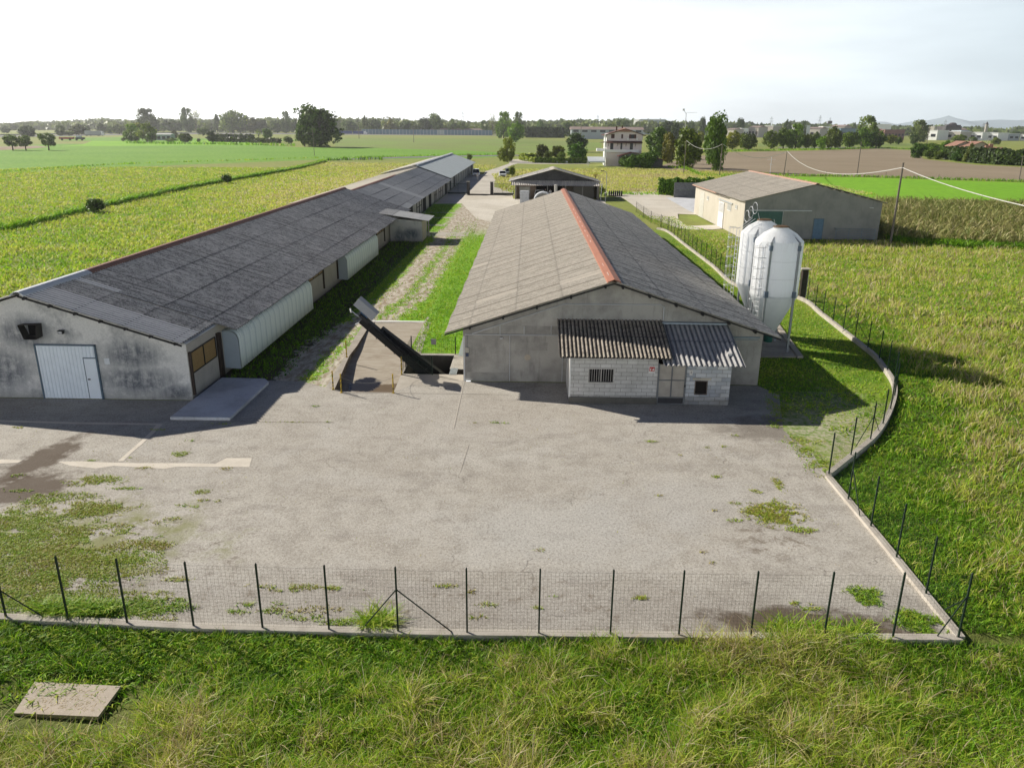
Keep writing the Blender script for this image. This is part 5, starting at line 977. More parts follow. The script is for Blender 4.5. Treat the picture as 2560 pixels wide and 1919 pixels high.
# ------------------------------------------------------------------ vehicles
glass = plain('car_glass', (.015,.02,.025), .08, 0, 0, 1, .6); tyre_m = plain('car_tyre', (.02,.02,.02), .9); rim_m = plain('car_rim', (.35,.36,.37), .35, .6); lightm = plain('headlight', (.6,.62,.65), .1); plastic = plain('car_plastic', (.03,.03,.032), .6)
paint_w = plain('white_paint', (.72,.73,.74), .25, 0, .02, 1, .5); paint_s = plain('silver_paint', (.32,.35,.38), .3, .3, .03)
def car(loc, rz, paint, label, L=4.1, Wd=1.75, Hh=1.5, boxy=0.0, group=None):
    r = empty('parked_car', (0,0,0), label, 'car', group); hw = Wd/2
    # local: nose towards -y
    lo = [(-L/2,.28),(-L/2,.62),(-L/2+.12,.80),(-L/2+.95,.95),(L/2-.25,1.0),(L/2-.02,.85),(L/2,.35),(L/2-.1,.25),(-L/2+.1,.22)]
    def loft(prof, w0, ins, z_in):
        mb = MB(); n = len(prof); xs = [(-w0, 0), (-w0+.05, 0), (w0-.05, 0), (w0, 0)]
        mb.add([(x, y+(0 if abs(x) < w0 else 0), z if abs(x) < w0 else z-(.04 if z > .6 else 0)) for x, _ in xs for y, z in prof], [tuple(range(n)), tuple(reversed(range(3*n,4*n)))]+[(k*n+i, k*n+(i+1) % n, (k+1)*n+(i+1) % n, (k+1)*n+i) for k in range(3) for i in range(n)]); return mb
    loft(lo, hw, 0, 0).build('body', paint, r, bevel=.04)
    g0 = -L/2+(.95-.2*boxy); g1 = L/2-(.30-.15*boxy); t0 = g0+(.75-.25*boxy); t1 = g1-(.45-.3*boxy)
    b = [(g0,.93),(g1,.97),(t1,Hh-.04),(t0,Hh-.04)]; gh_ = MB(); wi, wt_ = hw-.06, hw-.24
    gh_.add([(-wi,b[0][0],b[0][1]),(-wi,b[1][0],b[1][1]),(-wt_,b[2][0],b[2][1]),(-wt_,b[3][0],b[3][1]),(wi,b[0][0],b[0][1]),(wi,b[1][0],b[1][1]),(wt_,b[2][0],b[2][1]),(wt_,b[3][0],b[3][1])],
        [(0,1,2,3),(7,6,5,4),(0,4,5,1),(1,5,6,2),(2,6,7,3),(3,7,4,0)]); gh_.build('windows', glass, r, bevel=.02)
    MB().prism([(-wt_-.02,t0-.05),(wt_+.02,t0-.05),(wt_+.02,t1+.05),(-wt_-.02,t1+.05)], Hh-.05, Hh).build('roof', paint, r, bevel=.02)
    pl = MB()
    for s_ in (-1, 1): pl.bar((s_*wi, g0+.02, .95), (s_*(wt_+.01), t0, Hh-.03), .07, .05); pl.bar((s_*wi, g1-.02, .98), (s_*(wt_+.01), t1, Hh-.03), .10, .06); pl.bar((s_*(wi+.005), (g0+g1)/2, .96), (s_*(wt_+.015), (t0+t1)/2, Hh-.03), .06, .05)
    pl.build('pillar', paint, r)
    for sx in (-1, 1):
        for y in (-L/2+.78, L/2-.72):
            wlt = MB(); wlt.lathe([(.18,-.1),(.31,-.1),(.33,0),(.31,.1),(.18,.1)], (0,0,0), 18); wlt.v = [(v[2]+sx*(hw-.1), v[0]+y, v[1]+.33) for v in wlt.v]; w_ = wlt.build('wheel', tyre_m, r)
            rm = MB(); rm.lathe([(.001,.06),(.19,.08),(.2,.02)], (0,0,0), 14); rm.v = [(sx*v[2]+sx*(hw-.07), v[0]+y, v[1]+.33) for v in rm.v]; rm.build('rim', rim_m, w_)
        MB().box(sx*(hw-.42)-.16, -L/2-.02, .62, sx*(hw-.42)+.2, -L/2+.05, .76).build('headlight', lightm, r); MB().box(sx*(hw+.06)-.07, g0+.25, .95, sx*(hw+.06)+.07, g0+.38, 1.08).build('mirror', paint, r)
    MB().box(-.5, -L/2-.025, .32, .5, -L/2+.02, .55).build('grille', plastic, r); MB().box(-.26, -L/2-.035, .44, .26, -L/2-.027, .54).build('number_plate', lightm, r)
    r.location = loc; r.rotation_euler.z = rz; return r
cars = 'cars parked by the farm entrance'
car((-15.1,225.5,.02), .05, paint_w, 'tall white car parked against the rear end of the left barn row', 4.2, 2.0, 1.85, .6, cars)
car((-7.45,221.5,.02), .08, paint_w, 'small white car parked on the right verge of the gravel drive', 4.0, 1.95, 1.62, .2, cars)
car((-6.1,233.5,.02), .1, paint_s, 'silver car with dark windscreen behind the small white car on the drive', 4.3, 1.9, 1.7, .4, cars)
car((2.0,154.0,.02), 3.14, paint_w, 'white car standing inside the open carport', 4.1, 1.9, 1.6, .3, cars)
pc = G(20,150,925); car((pc.x,pc.y+1,.02), 1.57, paint_s, 'low silver car half hidden in front of the garden hedge', 4.4, 1.8, 1.45, .1, cars)
def truck(px, n_, by, length, hh, colr, label, double=False):
    b = G(n_, px, by); r = empty('lorry', b, label, 'lorry', 'lorries on the distant highway'); z0 = 1.15; x = b.x
    secs = [(0,length*.46),(length*.5,length*.86)] if double else [(0,length*.84)]
    for a, c in secs:
        o = MB().box(x+a, b.y-1.3, z0, x+c, b.y+1.3, hh).build('trailer', colr, r); MB().box(x+a-.05, b.y-1.35, hh, x+c+.05, b.y+1.35, hh+.12).build('trailer_top', wt, o)
    MB().add([(x+length*.88,b.y-1.2,.7),(x+length,b.y-1.2,.7),(x+length,b.y-1.2,hh*.6),(x+length*.96,b.y-1.2,hh*.92),(x+length*.88,b.y-1.2,hh),(x+length*.88,b.y+1.2,.7),(x+length,b.y+1.2,.7),(x+length,b.y+1.2,hh*.6),(x+length*.96,b.y+1.2,hh*.92),(x+length*.88,b.y+1.2,hh)],
        [(0,1,2,3,4),(9,8,7,6,5),(0,5,6,1),(1,6,7,2),(2,7,8,3),(3,8,9,4),(4,9,5,0)]).build('cab', paint_w, r)
    MB().box(x+length*.965, b.y-1.25, hh*.55, x+length*.985, b.y-1.19, hh*.8).build('cab_window', glass, r); MB().box(x, b.y-1.1, .7, x+length, b.y+1.1, 1.15).build('chassis', plastic, r)
    for t in (.06,.12,.3,.7,.76,.93):
        wl = MB().lathe([(.3,-.2),(.52,-.2),(.52,.2),(.3,.2)], (0,0,0), 12); wl.v = [(v[0]+x+length*t, v[2]+b.y-1.15, v[1]+.52) for v in wl.v]; wl.build('wheel', tyre_m, r)
    return r
tl = (G(1,682,257)-G(1,550,257)).length; truck(550, 1, 257, tl, 5.6, plain('pale_tarpaulin', (.42,.44,.45), .6), 'white articulated lorry on the highway at the left')
tl = (G(2,322,246)-G(2,176,246)).length; truck(176, 2, 246, tl, 5.5, plain('blue_tarpaulin', (.035,.07,.22), .5), 'lorry with two blue tarpaulin bodies in front of the sound barrier', True)
b = G(1,380,286); r = empty('farm_trailer', b, 'small red farm trailer with dark tractor on the field edge at left', 'trailer'); k_ = b.y/500
MB().box(b.x, b.y, .8*k_, b.x+9*k_, b.y+2.5, 2.0*k_).build('trailer_bed', plain('trailer_red', (.35,.07,.04), .5), r); MB().box(b.x+10.5*k_, b.y, .8*k_, b.x+16*k_, b.y+2, 1.9*k_).build('bonnet', plain('tractor_dark', (.05,.06,.07), .5), r); MB().box(b.x+11*k_, b.y+.1, 1.9*k_, b.x+14*k_, b.y+1.9, 2.9*k_).build('tractor_cab', plain('cab_pale', (.45,.5,.52), .4), r)
for x in (2,7,11.3,14.8): wl = MB().lathe([(.2,-.2),(.7,-.2),(.7,.2),(.2,.2)], (0,0,0), 12); wl.v = [(v[0]*k_+b.x+x*k_, v[2]+b.y-.1, (v[1]+.7)*k_) for v in wl.v]; wl.build('wheel', tyre_m, r)

# ------------------------------------------------------------------ people
skinm = plain('skin', (.45,.28,.20), .6, 0, .02); shirt = plain('white_shirt', (.70,.70,.70), .8); trou = plain('light_trousers', (.35,.35,.36), .85); darkc = plain('dark_cloth', (.03,.03,.035), .9); hairm = plain('dark_hair', (.03,.02,.015), .8)
def skinned(name, verts, edges, radii, mat, parent, root=0):
    me = bpy.data.meshes.new(name); me.from_pydata(verts, edges, []); me.materials.append(mat); o = bpy.data.objects.new(name, me); col.objects.link(o)
    m = o.modifiers.new('skin', 'SKIN'); m.use_smooth_shade = True
    if not me.skin_vertices: me.skin_vertices.new() if hasattr(me.skin_vertices, 'new') else None
    for i, rr in enumerate(radii): me.skin_vertices[0].data[i].radius = (rr, rr)
    me.skin_vertices[0].data[root].use_root = True
    o.modifiers.new('sub', 'SUBSURF').levels = 1; o.modifiers['sub'].render_levels = 1; put(o, parent); return o
def person(loc, rz, label, sh, tr, sc_=1.0, stride=.12, arm=.1):
    r = empty('person', (0,0,0), label, 'person')
    J = dict(pel=(0,0,.95), wa=(0,0,1.1), ch=(0,0,1.35), ne=(0,0,1.50), hd=(0,-.01,1.60), ht=(0,-.01,1.72), hl=(-.1,0,.9), kl=(-.11,-stride,.5), al=(-.11,-stride*.6,.09), tl_=(-.11,-stride*.6-.16,.04),
        hr=(.1,0,.9), kr=(.11,stride*.4,.5), ar=(.11,stride*1.4,.1), tr_=(.11,stride*1.4-.15,.04), sl=(-.19,0,1.43), el=(-.25,.04,1.15), wl=(-.26,-arm,.92), gl=(-.26,-arm-.02,.84), sr=(.19,0,1.43), er=(.25,.04,1.15), wr=(.26,-arm,.92), gr=(.26,-arm-.02,.84))
    K = list(J); rad = dict(pel=.15, wa=.13, ch=.15, ne=.055, hd=.085, ht=.075, hl=.09, kl=.06, al=.04, tl_=.04, hr=.09, kr=.06, ar=.04, tr_=.04, sl=.06, el=.042, wl=.03, gl=.035, sr=.06, er=.042, wr=.03, gr=.035)
    E_ = [('pel','wa'),('wa','ch'),('ch','ne'),('ne','hd'),('hd','ht'),('pel','hl'),('hl','kl'),('kl','al'),('al','tl_'),('pel','hr'),('hr','kr'),('kr','ar'),('ar','tr_'),('ch','sl'),('sl','el'),('el','wl'),('wl','gl'),('ch','sr'),('sr','er'),('er','wr'),('wr','gr')]
    skinned('body', [J[k] for k in K], [(K.index(a), K.index(b)) for a, b in E_], [rad[k] for k in K], skinm, r)
    T = ['pel','hl','kl','al','hr','kr','ar']; skinned('trousers', [J[k] for k in T], [(T.index(a), T.index(b)) for a, b in E_ if a in T and b in T], [rad[k]+.022 for k in T], tr, r)
    S2 = ['wa','ch','sl','el','sr','er']; skinned('shirt', [J[k] for k in S2]+[(0,0,.98)], [(S2.index(a), S2.index(b)) for a, b in E_ if a in S2 and b in S2]+[(0,6)], [rad[k]+.022 for k in S2]+[.165], sh, r)
    h = MB().lathe([(.001,.10),(.06,.085),(.095,.03),(.10,-.02),(.09,-.06)], (0,.012,1.69), 14).build('hair', hairm, r, smooth=True)
    f = MB().box(-.012,-.105,1.63,.012,-.085,1.66).box(-.045,-.094,1.665,-.02,-.085,1.675).box(.02,-.094,1.665,.045,-.085,1.675); f.build('face', skinm, r)
    r.location = loc; r.rotation_euler.z = rz; r.scale = (sc_,)*3; return r
person((-13.2, 203.5, .02), .2, 'person in white shirt walking on the drive beside the tall white car', shirt, trou, 1.2)
person((5.3-1.2, 152.6, .02), 0, 'person in a white top standing inside the dark carport', shirt, darkc, 1.05, .03)
person((3.0+.15, 153.6, .02), .3, 'person in dark clothes in the shadow of the carport', darkc, darkc, 1.05, .03)

# ------------------------------------------------------------------ houses and far buildings
pink = plain('pink_render', (.68,.60,.59), .85, 0, .05); tile = plain('brown_tile', (.13,.06,.045), .8, 0, .25, 3); tile_l = plain('red_tile', (.34,.19,.14), .8, 0, .15, 1); shut = plain('shutter_brown', (.08,.035,.03), .7); dwin = plain('dark_window', (.02,.025,.03), .2); wwall = plain('white_wall', (.78,.78,.76), .8, 0, .04, .3)
def base_at(n, x, y, Y=None): p = G(n, x, y); return p
H0 = G(20, 800, 960); Yh = H0.y; PX = lambda x, y, dY=0: aty(*q(20, x, y), Yh+dY)
HS = empty('pink_house', H0, 'three-storey pink house with brown tiled roofs and long white balcony', 'house')
xl, xr_ = PX(790,700).x, PX(1305,700).x; zb = 0; zt = PX(1000,500).z
zpk = PX(1060,415).z; zev = PX(760,495).z; D = 11
MB().prismy([(xl,0),(xr_,0),(xr_,zev),((xl+xr_)/2,zpk-.25),(xl,zev)], Yh, Yh+D).build('wall', pink, HS)
MB().box(xl-.03, Yh+.02, 0, xl-.002, Yh+D, zev-.1).build('side_wall', wwall, HS)
xm = (xl+xr_)/2+.2; ov = 1.1
for sx, xe in ((-1, xl-ov), (1, xr_+ov)):
    ze = zev-.35; MB().prismy([(xm,zpk),(xe,ze),(xe,ze-.22),(xm,zpk-.25)], Yh-1.2, Yh+D+.8).build('roof', tile, HS)
MB().add([(xm,Yh-1.25,zpk+.02),(PX(900,460).x,Yh-1.0,PX(900,462).z),(PX(1200,460).x,Yh-1.0,PX(1200,462).z),(xm,Yh+4,zpk+.25)],[(0,1,2),(0,2,3),(0,3,1)]).build('roof_hip', tile_l, HS)
for a, b_ in ((885,936),(1035,1062),(1150,1180),(1225,1255)):
    MB().box(PX(a,0).x, Yh-.06, PX(0,552).z, PX(b_,0).x, Yh-.003, PX(0,490).z).build('shutter', shut, HS)
MB().box(PX(1180,0).x, Yh-.05, PX(0,552).z, PX(1225,0).x, Yh-.003, PX(0,492).z).build('window', dwin, HS)
zc1, zc2 = PX(0,600).z, PX(0,632).z
MB().add([(xl+.2,Yh,zc1+.3),(xr_-.2,Yh,zc1+.3),(xr_,Yh-2.2,zc2+.5),(xl-.1,Yh-2.2,zc2+.5),(xl+.2,Yh,zc1+.1),(xr_-.2,Yh,zc1+.1),(xr_,Yh-2.2,zc2+.3),(xl-.1,Yh-2.2,zc2+.3)],[(0,1,2,3),(7,6,5,4),(3,2,6,7),(0,3,7,4),(1,5,6,2)]).build('porch_roof', tile, HS)
for a, b_ in ((878,925),(1030,1056),(1170,1216)): MB().box(PX(a,0).x, Yh-.05, PX(0,712).z, PX(b_,0).x, Yh-.004, PX(0,622).z).build('balcony_door', dwin, HS)
for a in (850,980,1108,1248): MB().bar((PX(a,0).x, Yh-1.6, zc2+.3), (PX(a,0).x, Yh-.05, PX(0,665).z), .14).build('bracket', tile, HS)
zb1, zb0 = PX(0,712).z, PX(0,750).z
MB().box(PX(805,0).x, Yh-2.0, zb0, PX(1300,0).x, Yh-1.8, zb1).box(PX(805,0).x, Yh-1.8, zb0, PX(1300,0).x, Yh, zb0+.25).build('balcony', wwall, HS)
MB().box(PX(683,0).x, Yh+.5, PX(0,740).z, xl-.04, Yh+3, PX(0,700).z).build('side_balcony', wwall, HS); MB().prismy([(PX(725,0).x,PX(0,615).z),(xl-.04,PX(0,598).z),(xl-.04,PX(0,615).z)], Yh, Yh+5).build('side_canopy', tile, HS)
MB().box(PX(965,0).x, Yh+3, zpk-1.5, PX(985,0).x, Yh+3.6, PX(0,385).z+.3).box(PX(1060,0).x, Yh+5, zpk-1.5, PX(1075,0).x, Yh+5.6, PX(0,385).z+.5).build('chimney', tile, HS)
MB().tube([(PX(800,0).x,Yh-2.1,0),(PX(790,0).x,Yh-2.1,zev)], .22, 8).build('downpipe', wwall, HS)
for a in (1135,1270): MB().box(PX(a-12,0).x, Yh-.5, zc1+.6, PX(a+12,0).x, Yh-.01, zc1+1.3).build('air_conditioner', wwall, HS)
LO = empty('garage', PX(1180,960), 'low garage with red gabled roof in front of the pink house', 'garage'); gx0, gx1 = PX(1000,0).x, PX(1640,0).x; gm = (PX(1175,0).x); zg = PX(0,745,-4).z
MB().prismy([(gx0,0),(gx1,0),(gx1,PX(0,850,-5).z),(gm,zg-.3),(gx0,PX(0,800,-5).z)], Yh-5, Yh-2.3).build('wall', plain('garage_grey', (.13,.13,.125), .8), LO)
MB().prismy([(gx0-.6,PX(0,800,-5).z-.1),(gm,zg),(gm,zg-.2),(gx0-.6,PX(0,800,-5).z-.3)], Yh-5.8, Yh-2.2).prismy([(gm,zg),(gx1+.6,PX(0,850,-5).z-.1),(gx1+.6,PX(0,850,-5).z-.3),(gm,zg-.2)], Yh-5.8, Yh-2.2).build('roof', plain('roof_red', (.22,.07,.06), .8), LO)
AW = empty('white_canopy', PX(670,930), 'flat white fabric canopy on posts left of the pink house', 'canopy'); a0, a1 = PX(545,0).x, PX(795,0).x
MB().add([(a0,Yh-5,PX(0,885,-5).z),(a1,Yh-5,PX(0,885,-5).z),(a1,Yh+1,PX(0,820,1).z),(a0,Yh+1,PX(0,820,1).z)],[(0,1,2,3)]).box(a0,Yh-5.05,PX(0,905,-5).z,a1,Yh-5,PX(0,885,-5).z).build('cover', plain('canopy_white', (.62,.66,.68), .6), AW, solid=.03)
for x in (a0+.1, a1-.1):
    for y in (Yh-4.9, Yh+.9): MB().tube([(x,y,0),(x,y,PX(0,880,-5).z)], .07, 6).build('post', pipe, AW)
# generic building from photo pixels
def bld(name, n, x0, x1, yb, yt, label, wallm, roofm=None, depth=20, roofh=0, wins=0, winh=(.35,.7), Y=None, cat_='building', group=None, gable=False, rot=0):
    b0 = G(n, x0, yb); b1 = G(n, x1, yb); Yb = Y or (b0.y+b1.y)/2; a = aty(*q(n,x0,yt), Yb); c = aty(*q(n,x1,yt), Yb); zt = (a.z+c.z)/2; X0_, X1_ = a.x, c.x
    r = empty(name, (X0_, Yb, 0), label, cat_, group); rh = roofh*zt; zw = zt-rh
    MB().box(X0_, Yb, 0, X1_, Yb+depth, zw).build('wall', wallm, r)
    ov = (X1_-X0_)*.015
    if roofm:
        if gable: MB().prismy([(X0_-ov,zw),(X1_+ov,zw),((X0_+X1_)/2,zt)], Yb-.8, Yb+depth+.8).build('roof', roofm, r)
        elif rh > 0: MB().prismx([(Yb-1,zw),(Yb+depth+1,zw),(Yb+depth/2,zt)], X0_-ov, X1_+ov).build('roof', roofm, r)
        else: MB().box(X0_-ov, Yb-.5, zw, X1_+ov, Yb+depth+.5, zw+.05*zt+.1).build('roof', roofm, r)
    for k in range(wins):
        t = (k+.2)/wins; xx = X0_+(X1_-X0_)*t; ww = (X1_-X0_)/wins*.6; MB().box(xx, Yb-.12, zw*winh[0], xx+ww, Yb-.01, zw*winh[1]).build('window', dwin, r)
    if rot: r.rotation_euler.z = rot
    return r
grey_s = plain('grey_siding', (.36,.40,.42), .7, 0, .05, .1); beige_w = plain('beige_wall', (.50,.46,.40), .8, 0, .05, .1); brick = plain('brick_wall', (.22,.12,.11), .9, 0, .08, .1); rose = plain('rose_roof', (.33,.25,.22), .8, 0, .08, .1); far_dark = plain('dark_block', (.10,.09,.09), .8, 0, .1, .1); blue_g = plain('teal_glass', (.13,.22,.27), .3)
bld('warehouse', 20, 285, 1330, 572, 392, 'long grey warehouse with pinkish roof and window band behind the pink house', grey_s, rose, 25, .22, 8, (.72,.95))
bld('industrial_hall', 20, 1190, 1290, 352, 295, 'bright white flat-roofed hall on the skyline above the pink house', wwall, wwall, 30, 0, 0, Y=2000, rot=R_(-50))
bld('industrial_hall', 20, 1290, 1650, 352, 290, 'pale blue-grey flat hall on the skyline right of the bright white hall', grey_s, wwall, 40, 0, 0, Y=2005)  # same hall as the white block, its front shade painted as grey
for x0, x1, yb, yt, lab, wm_, rm_, wn_ in [(1650,1740,228,192,'leftmost white low hall at the right end of the road',wwall,wwall,2),(1742,1782,228,196,'grey glass-fronted link between white halls',far_dark,None,1),(1784,1865,228,198,'cream low hall behind the villa trees',beige_w,wwall,2),(1866,1912,228,190,'dark grey gap building between cream and white halls',grey_s,None,2),
    (1915,1985,236,202,'white hall with large square window right of the dark gap',wwall,wwall,2),(1986,2070,236,205,'second white hall right of the villa skyline',wwall,wwall,3),(2075,2190,238,210,'grey and white low hall at the far right edge',grey_s,wwall,4),(2192,2320,238,214,'pale low hall cut by the right picture edge',wwall,wwall,3)]:
    bld('industrial_hall', 3, x0, x1, yb, yt, lab, wm_, rm_, 30, 0, wn_, (.35,.65), Y=1300, rot=R_(-58) if wm_ in (wwall, beige_w) else 0)
bld('brick_block', 3, 1445, 1555, 222, 186, 'reddish brown brick block left of the white halls', brick, None, 30, 0, 6, (.4,.6), Y=1250)
bld('long_block', 3, 1380, 1447, 218, 180, 'pale roofed block touching the brick block on its left', beige_w, rose, 30, .3, 0, Y=1280)
for i, (x0, x1, yb, yt, lab, wm_, rm_) in enumerate([(560,625,205,178,'beige low house left of the two dark poplars on the skyline',beige_w,rose),(650,690,205,178,'white box house right of the two dark poplars',wwall,None),(690,760,190,165,'pale brown factory roof above the autumn tree',beige_w,rose),(762,840,200,168,'wide cream hall left of the centre of town',beige_w,wwall),
    (842,905,205,172,'pinkish white block in the middle of the town',pink,rose),(905,1000,198,166,'long white hall in the middle of the town',wwall,wwall),(1002,1100,200,172,'cream sawtooth hall in the town behind the row of trees',beige_w,rose),(1102,1180,206,172,'white shed row in the town left of the dark glass block',wwall,wwall),
    (1200,1298,208,180,'dark blue glazed block in the town',blue_g,far_dark),(355,440,200,176,'low beige roof behind the dark hedge trees',beige_w,rose),(1380,1480,182,160,'distant white hall on the skyline right of the tall pale tree',wwall,wwall),(1140,1230,178,160,'small pale houses at the horizon behind the steel masts',beige_w,rose),(1640,1720,190,168,'pale storage tower and sheds right of the greyish tree',beige_w,None),(1790,1900,195,178,'tan low roofs under the dark domed building',rose,rose)]):
    bld('town_building', 3, x0, x1, yb, yt, lab, wm_, rm_, 25, .15 if rm_ is rose else 0, 3, (.3,.6), Y=1450+i*22, rot=R_(-55) if wm_ in (wwall, beige_w, pink) and i % 3 != 1 else 0)
# dark domed building and bell tower far right
def far_y(n, x, yb, Y): return aty(*q(n,x,yb), Y)
Yd = 1500; a = aty(*q(22,1155,330), Yd); c = aty(*q(22,1370,330), Yd); dmr = empty('domed_building', (a.x, Yd, 0), 'dark domed building on the skyline above the white halls', 'building'); zt = aty(*q(22,1260,300), Yd).z; dk = plain('dark_stone', (.10,.09,.095), .9)
MB().box(a.x, Yd, 0, c.x, Yd+30, zt).build('wall', dk, dmr); mx_ = aty(*q(22,1285,300), Yd).x; rd = (c.x-a.x)*.25; zt2 = aty(*q(22,1285,250), Yd).z
MB().lathe([(rd,0),(rd*.95,(zt2-zt)*.6),(rd*.5,(zt2-zt)*.95),(.01,zt2-zt)], (mx_,Yd+10,zt), 16).build('dome', dk, dmr); MB().box(a.x+(c.x-a.x)*.1, Yd+2, zt, a.x+(c.x-a.x)*.3, Yd+12, zt+(zt2-zt)*.45).box(c.x-(c.x-a.x)*.12, Yd+2, zt, c.x-1, Yd+12, zt+(zt2-zt)*.35).build('turret', dk, dmr)
a = aty(*q(22,1692,345), Yd); c = aty(*q(22,1722,345), Yd); bt_ = empty('bell_tower', (a.x, Yd, 0), 'pale pointed church bell tower on the right skyline', 'tower'); z1_ = aty(*q(22,1700,275), Yd).z; z2_ = aty(*q(22,1707,235), Yd).z
MB().box(a.x, Yd, 0, c.x, Yd+(c.x-a.x), z1_).build('shaft', plain('tower_stone', (.42,.39,.35), .9), bt_); w_ = c.x-a.x; MB().add([(a.x,Yd,z1_),(c.x,Yd,z1_),(c.x,Yd+w_,z1_),(a.x,Yd+w_,z1_),((a.x+c.x)/2,Yd+w_/2,z2_)],[(0,1,4),(1,2,4),(2,3,4),(3,0,4)]).build('spire', dk, bt_)
# villa at right behind the hedge
Yv = G(22,1900,760).y+8; VX = lambda x, y, dY=0: aty(*q(22,x,y), Yv+dY)
VL = empty('villa', VX(1600,760), 'yellow-green villa with several red tiled roofs behind the dark hedge at right', 'house'); vw = plain('villa_wall', (.42,.42,.30), .85, 0, .05)
for k, (xa, xb, xm_, ye, yp, dY, dep) in enumerate([(1265,1560,1420,560,500,14,8),(1385,1800,1640,590,505,6,10),(1690,2120,1905,655,585,0,9)]):
    A_, B_, M_ = VX(xa,ye,dY), VX(xb,ye,dY), VX(xm_,yp,dY); MB().prismy([(A_.x+.8,0),(B_.x-.8,0),(B_.x-.8,A_.z),(M_.x,M_.z-.3),(A_.x+.8,A_.z)], Yv+dY, Yv+dY+dep).build('wall', vw, VL)
    MB().prismy([(A_.x,A_.z-.2),(M_.x,M_.z),(M_.x,M_.z-.3),(A_.x,A_.z-.5)], Yv+dY-1, Yv+dY+dep+1).prismy([(M_.x,M_.z),(B_.x,B_.z-.2),(B_.x,B_.z-.5),(M_.x,M_.z-.3)], Yv+dY-1, Yv+dY+dep+1).build('roof', tile_l, VL)
for x0, x1, y0, y1 in ((1810,1860,545,600),(1860,1910,520,560)): MB().box(VX(x0,0,2).x, Yv+2, VX(0,y1,2).z-.5, VX(x1,0,2).x, Yv+3.2, VX(0,y0,2).z).build('chimney', tile_l, VL)
for x, y in ((1495,480),(1718,495)): c_ = VX(x,y,4); MB().lathe([(.001,-.05),(.7,.0),(1.0,.25)], (0,0,0), 14).tube([(0,0,-1.5),(0,0,0)], .06, 5).build('satellite_dish', wwall, VL, loc=(c_.x, Yv+4, c_.z))
MB().box(VX(1335,0,6).x, Yv+5.9, VX(0,610,6).z, VX(1395,0,6).x, Yv+5.99, VX(0,580,6).z).box(VX(1530,0,6).x, Yv+5.9, VX(0,630,6).z, VX(1610,0,6).x, Yv+5.99, VX(0,598,6).z).build('window', wwall, VL)
# sound barrier, guard rail
b0, b1 = G(2,322,250), G(2,1158,250); Yb = (b0.y+b1.y)/2; b0 = aty(*q(2,322,250),Yb); b1 = aty(*q(2,1158,250),Yb); zt = aty(*q(2,700,217),Yb).z
SBR = empty('sound_barrier', (b0.x, Yb, 0), 'long dark teal glass sound barrier along the distant highway', 'barrier'); n = 38
for k in range(n):
    xa = b0.x+(b1.x-b0.x)*k/n; xb = b0.x+(b1.x-b0.x)*(k+1)/n
    if k in (22,23): pnl = plain('pale_pane', (.38,.44,.40), .5) if 'pale_pane' not in bpy.data.materials else bpy.data.materials['pale_pane']
    else: pnl = blue_g
    MB().box(xa+.3, Yb, .3, xb-.1, Yb+.2, zt).build('panel', pnl, SBR)
MB().box(b0.x, Yb-.1, 0, b1.x, Yb+.3, .3+.2).build('base', far_dark, SBR)
for k in range(n+1): xa = b0.x+(b1.x-b0.x)*k/n; MB().box(xa-.1, Yb-.15, 0, xa+.25, Yb-.02, zt+.2).build('post', pipe, SBR)
bld('long_shed', 2, 700, 1100, 222, 208, 'long low shed with pinkish roof behind the sound barrier', grey_s, rose, 20, .5, 0, Y=Yb+60)
for nm, n_, pts, lb in (('guard_rail', 1, [(-300,262),(0,258),(380,250),(560,247),(820,243)], 'long grey guard rail of the highway at the far left'),('guard_rail', 24, [(490,470),(900,462),(1400,457),(2212,455)], 'long grey guard rail of the highway behind the farm trees'),('guard_rail', 2, [(-10,240),(300,244),(700,247),(1190,247)], 'pale guard rail in front of the sound barrier')):
    gr = MB(); P = [G(n_,*p) for p in pts]
    for a, b_ in zip(P[:-1], P[1:]): gr.bar(Vector((a.x,a.y,1.3)), Vector((b_.x,b_.y,1.3)), .2, 1.1)
    tag(gr.build(nm, plain('rail_grey', (.34,.36,.38), .5) if 'rail_grey' not in bpy.data.materials else bpy.data.materials['rail_grey']), lb, 'guard rail')
# low farm buildings between the left trees
for i, (x0, x1, yb, yt, lb) in enumerate([(495,700,560,465,'pale low farm shed with dark openings among the left trees'),(1180,1240,400,345,'distant tan farmhouse wall between the grey trees'),(1860,1930,420,330,'small pale glasshouse by the highway near the big tree')]):
    bld('farm_shed', 24, x0, x1, yb, yt, lb, [grey_s, beige_w, plain('glasshouse', (.38,.46,.48), .4)][i], [wwall, rose, None][i], 8, .12, 3 if i == 0 else 0, (.2,.7))
# crane and lattice pylons
def mast(n, x, yb, yt, Y, label, kind):
    b = aty(*q(n,x,yb), Y); zt = aty(*q(n,x,yt), Y).z; b.z = 0; k = Y/1400; r = empty(kind, b, label, 'crane' if kind == 'tower_crane' else 'pylon'); mb = MB(); w0, w1 = (.6*k, .6*k) if kind == 'tower_crane' else (3.2*k, .6*k); N = 9
    for sx, sy in ((-1,-1),(1,-1),(1,1),(-1,1)): mb.bar(b+Vector((sx*w0,sy*w0,0)), b+Vector((sx*w1,sy*w1,zt)), .2*k)
    for i in range(N):
        t0, t1 = i/N, (i+1)/N; a_, c_ = w0+(w1-w0)*t0, w0+(w1-w0)*t1; s_ = 1 if i % 2 else -1; mb.bar(b+Vector((-s_*a_,-a_,zt*t0)), b+Vector((s_*c_,-c_,zt*t1)), .13*k)
    mb.build('tower', steel if kind != 'tower_crane' else plain('crane_grey', (.6,.6,.58), .6), r); return r, b, zt, k
r, b, zt, k = mast(20, 1942, 355, 190, 1000, 'pale tower crane standing on the skyline above the town', 'tower_crane')
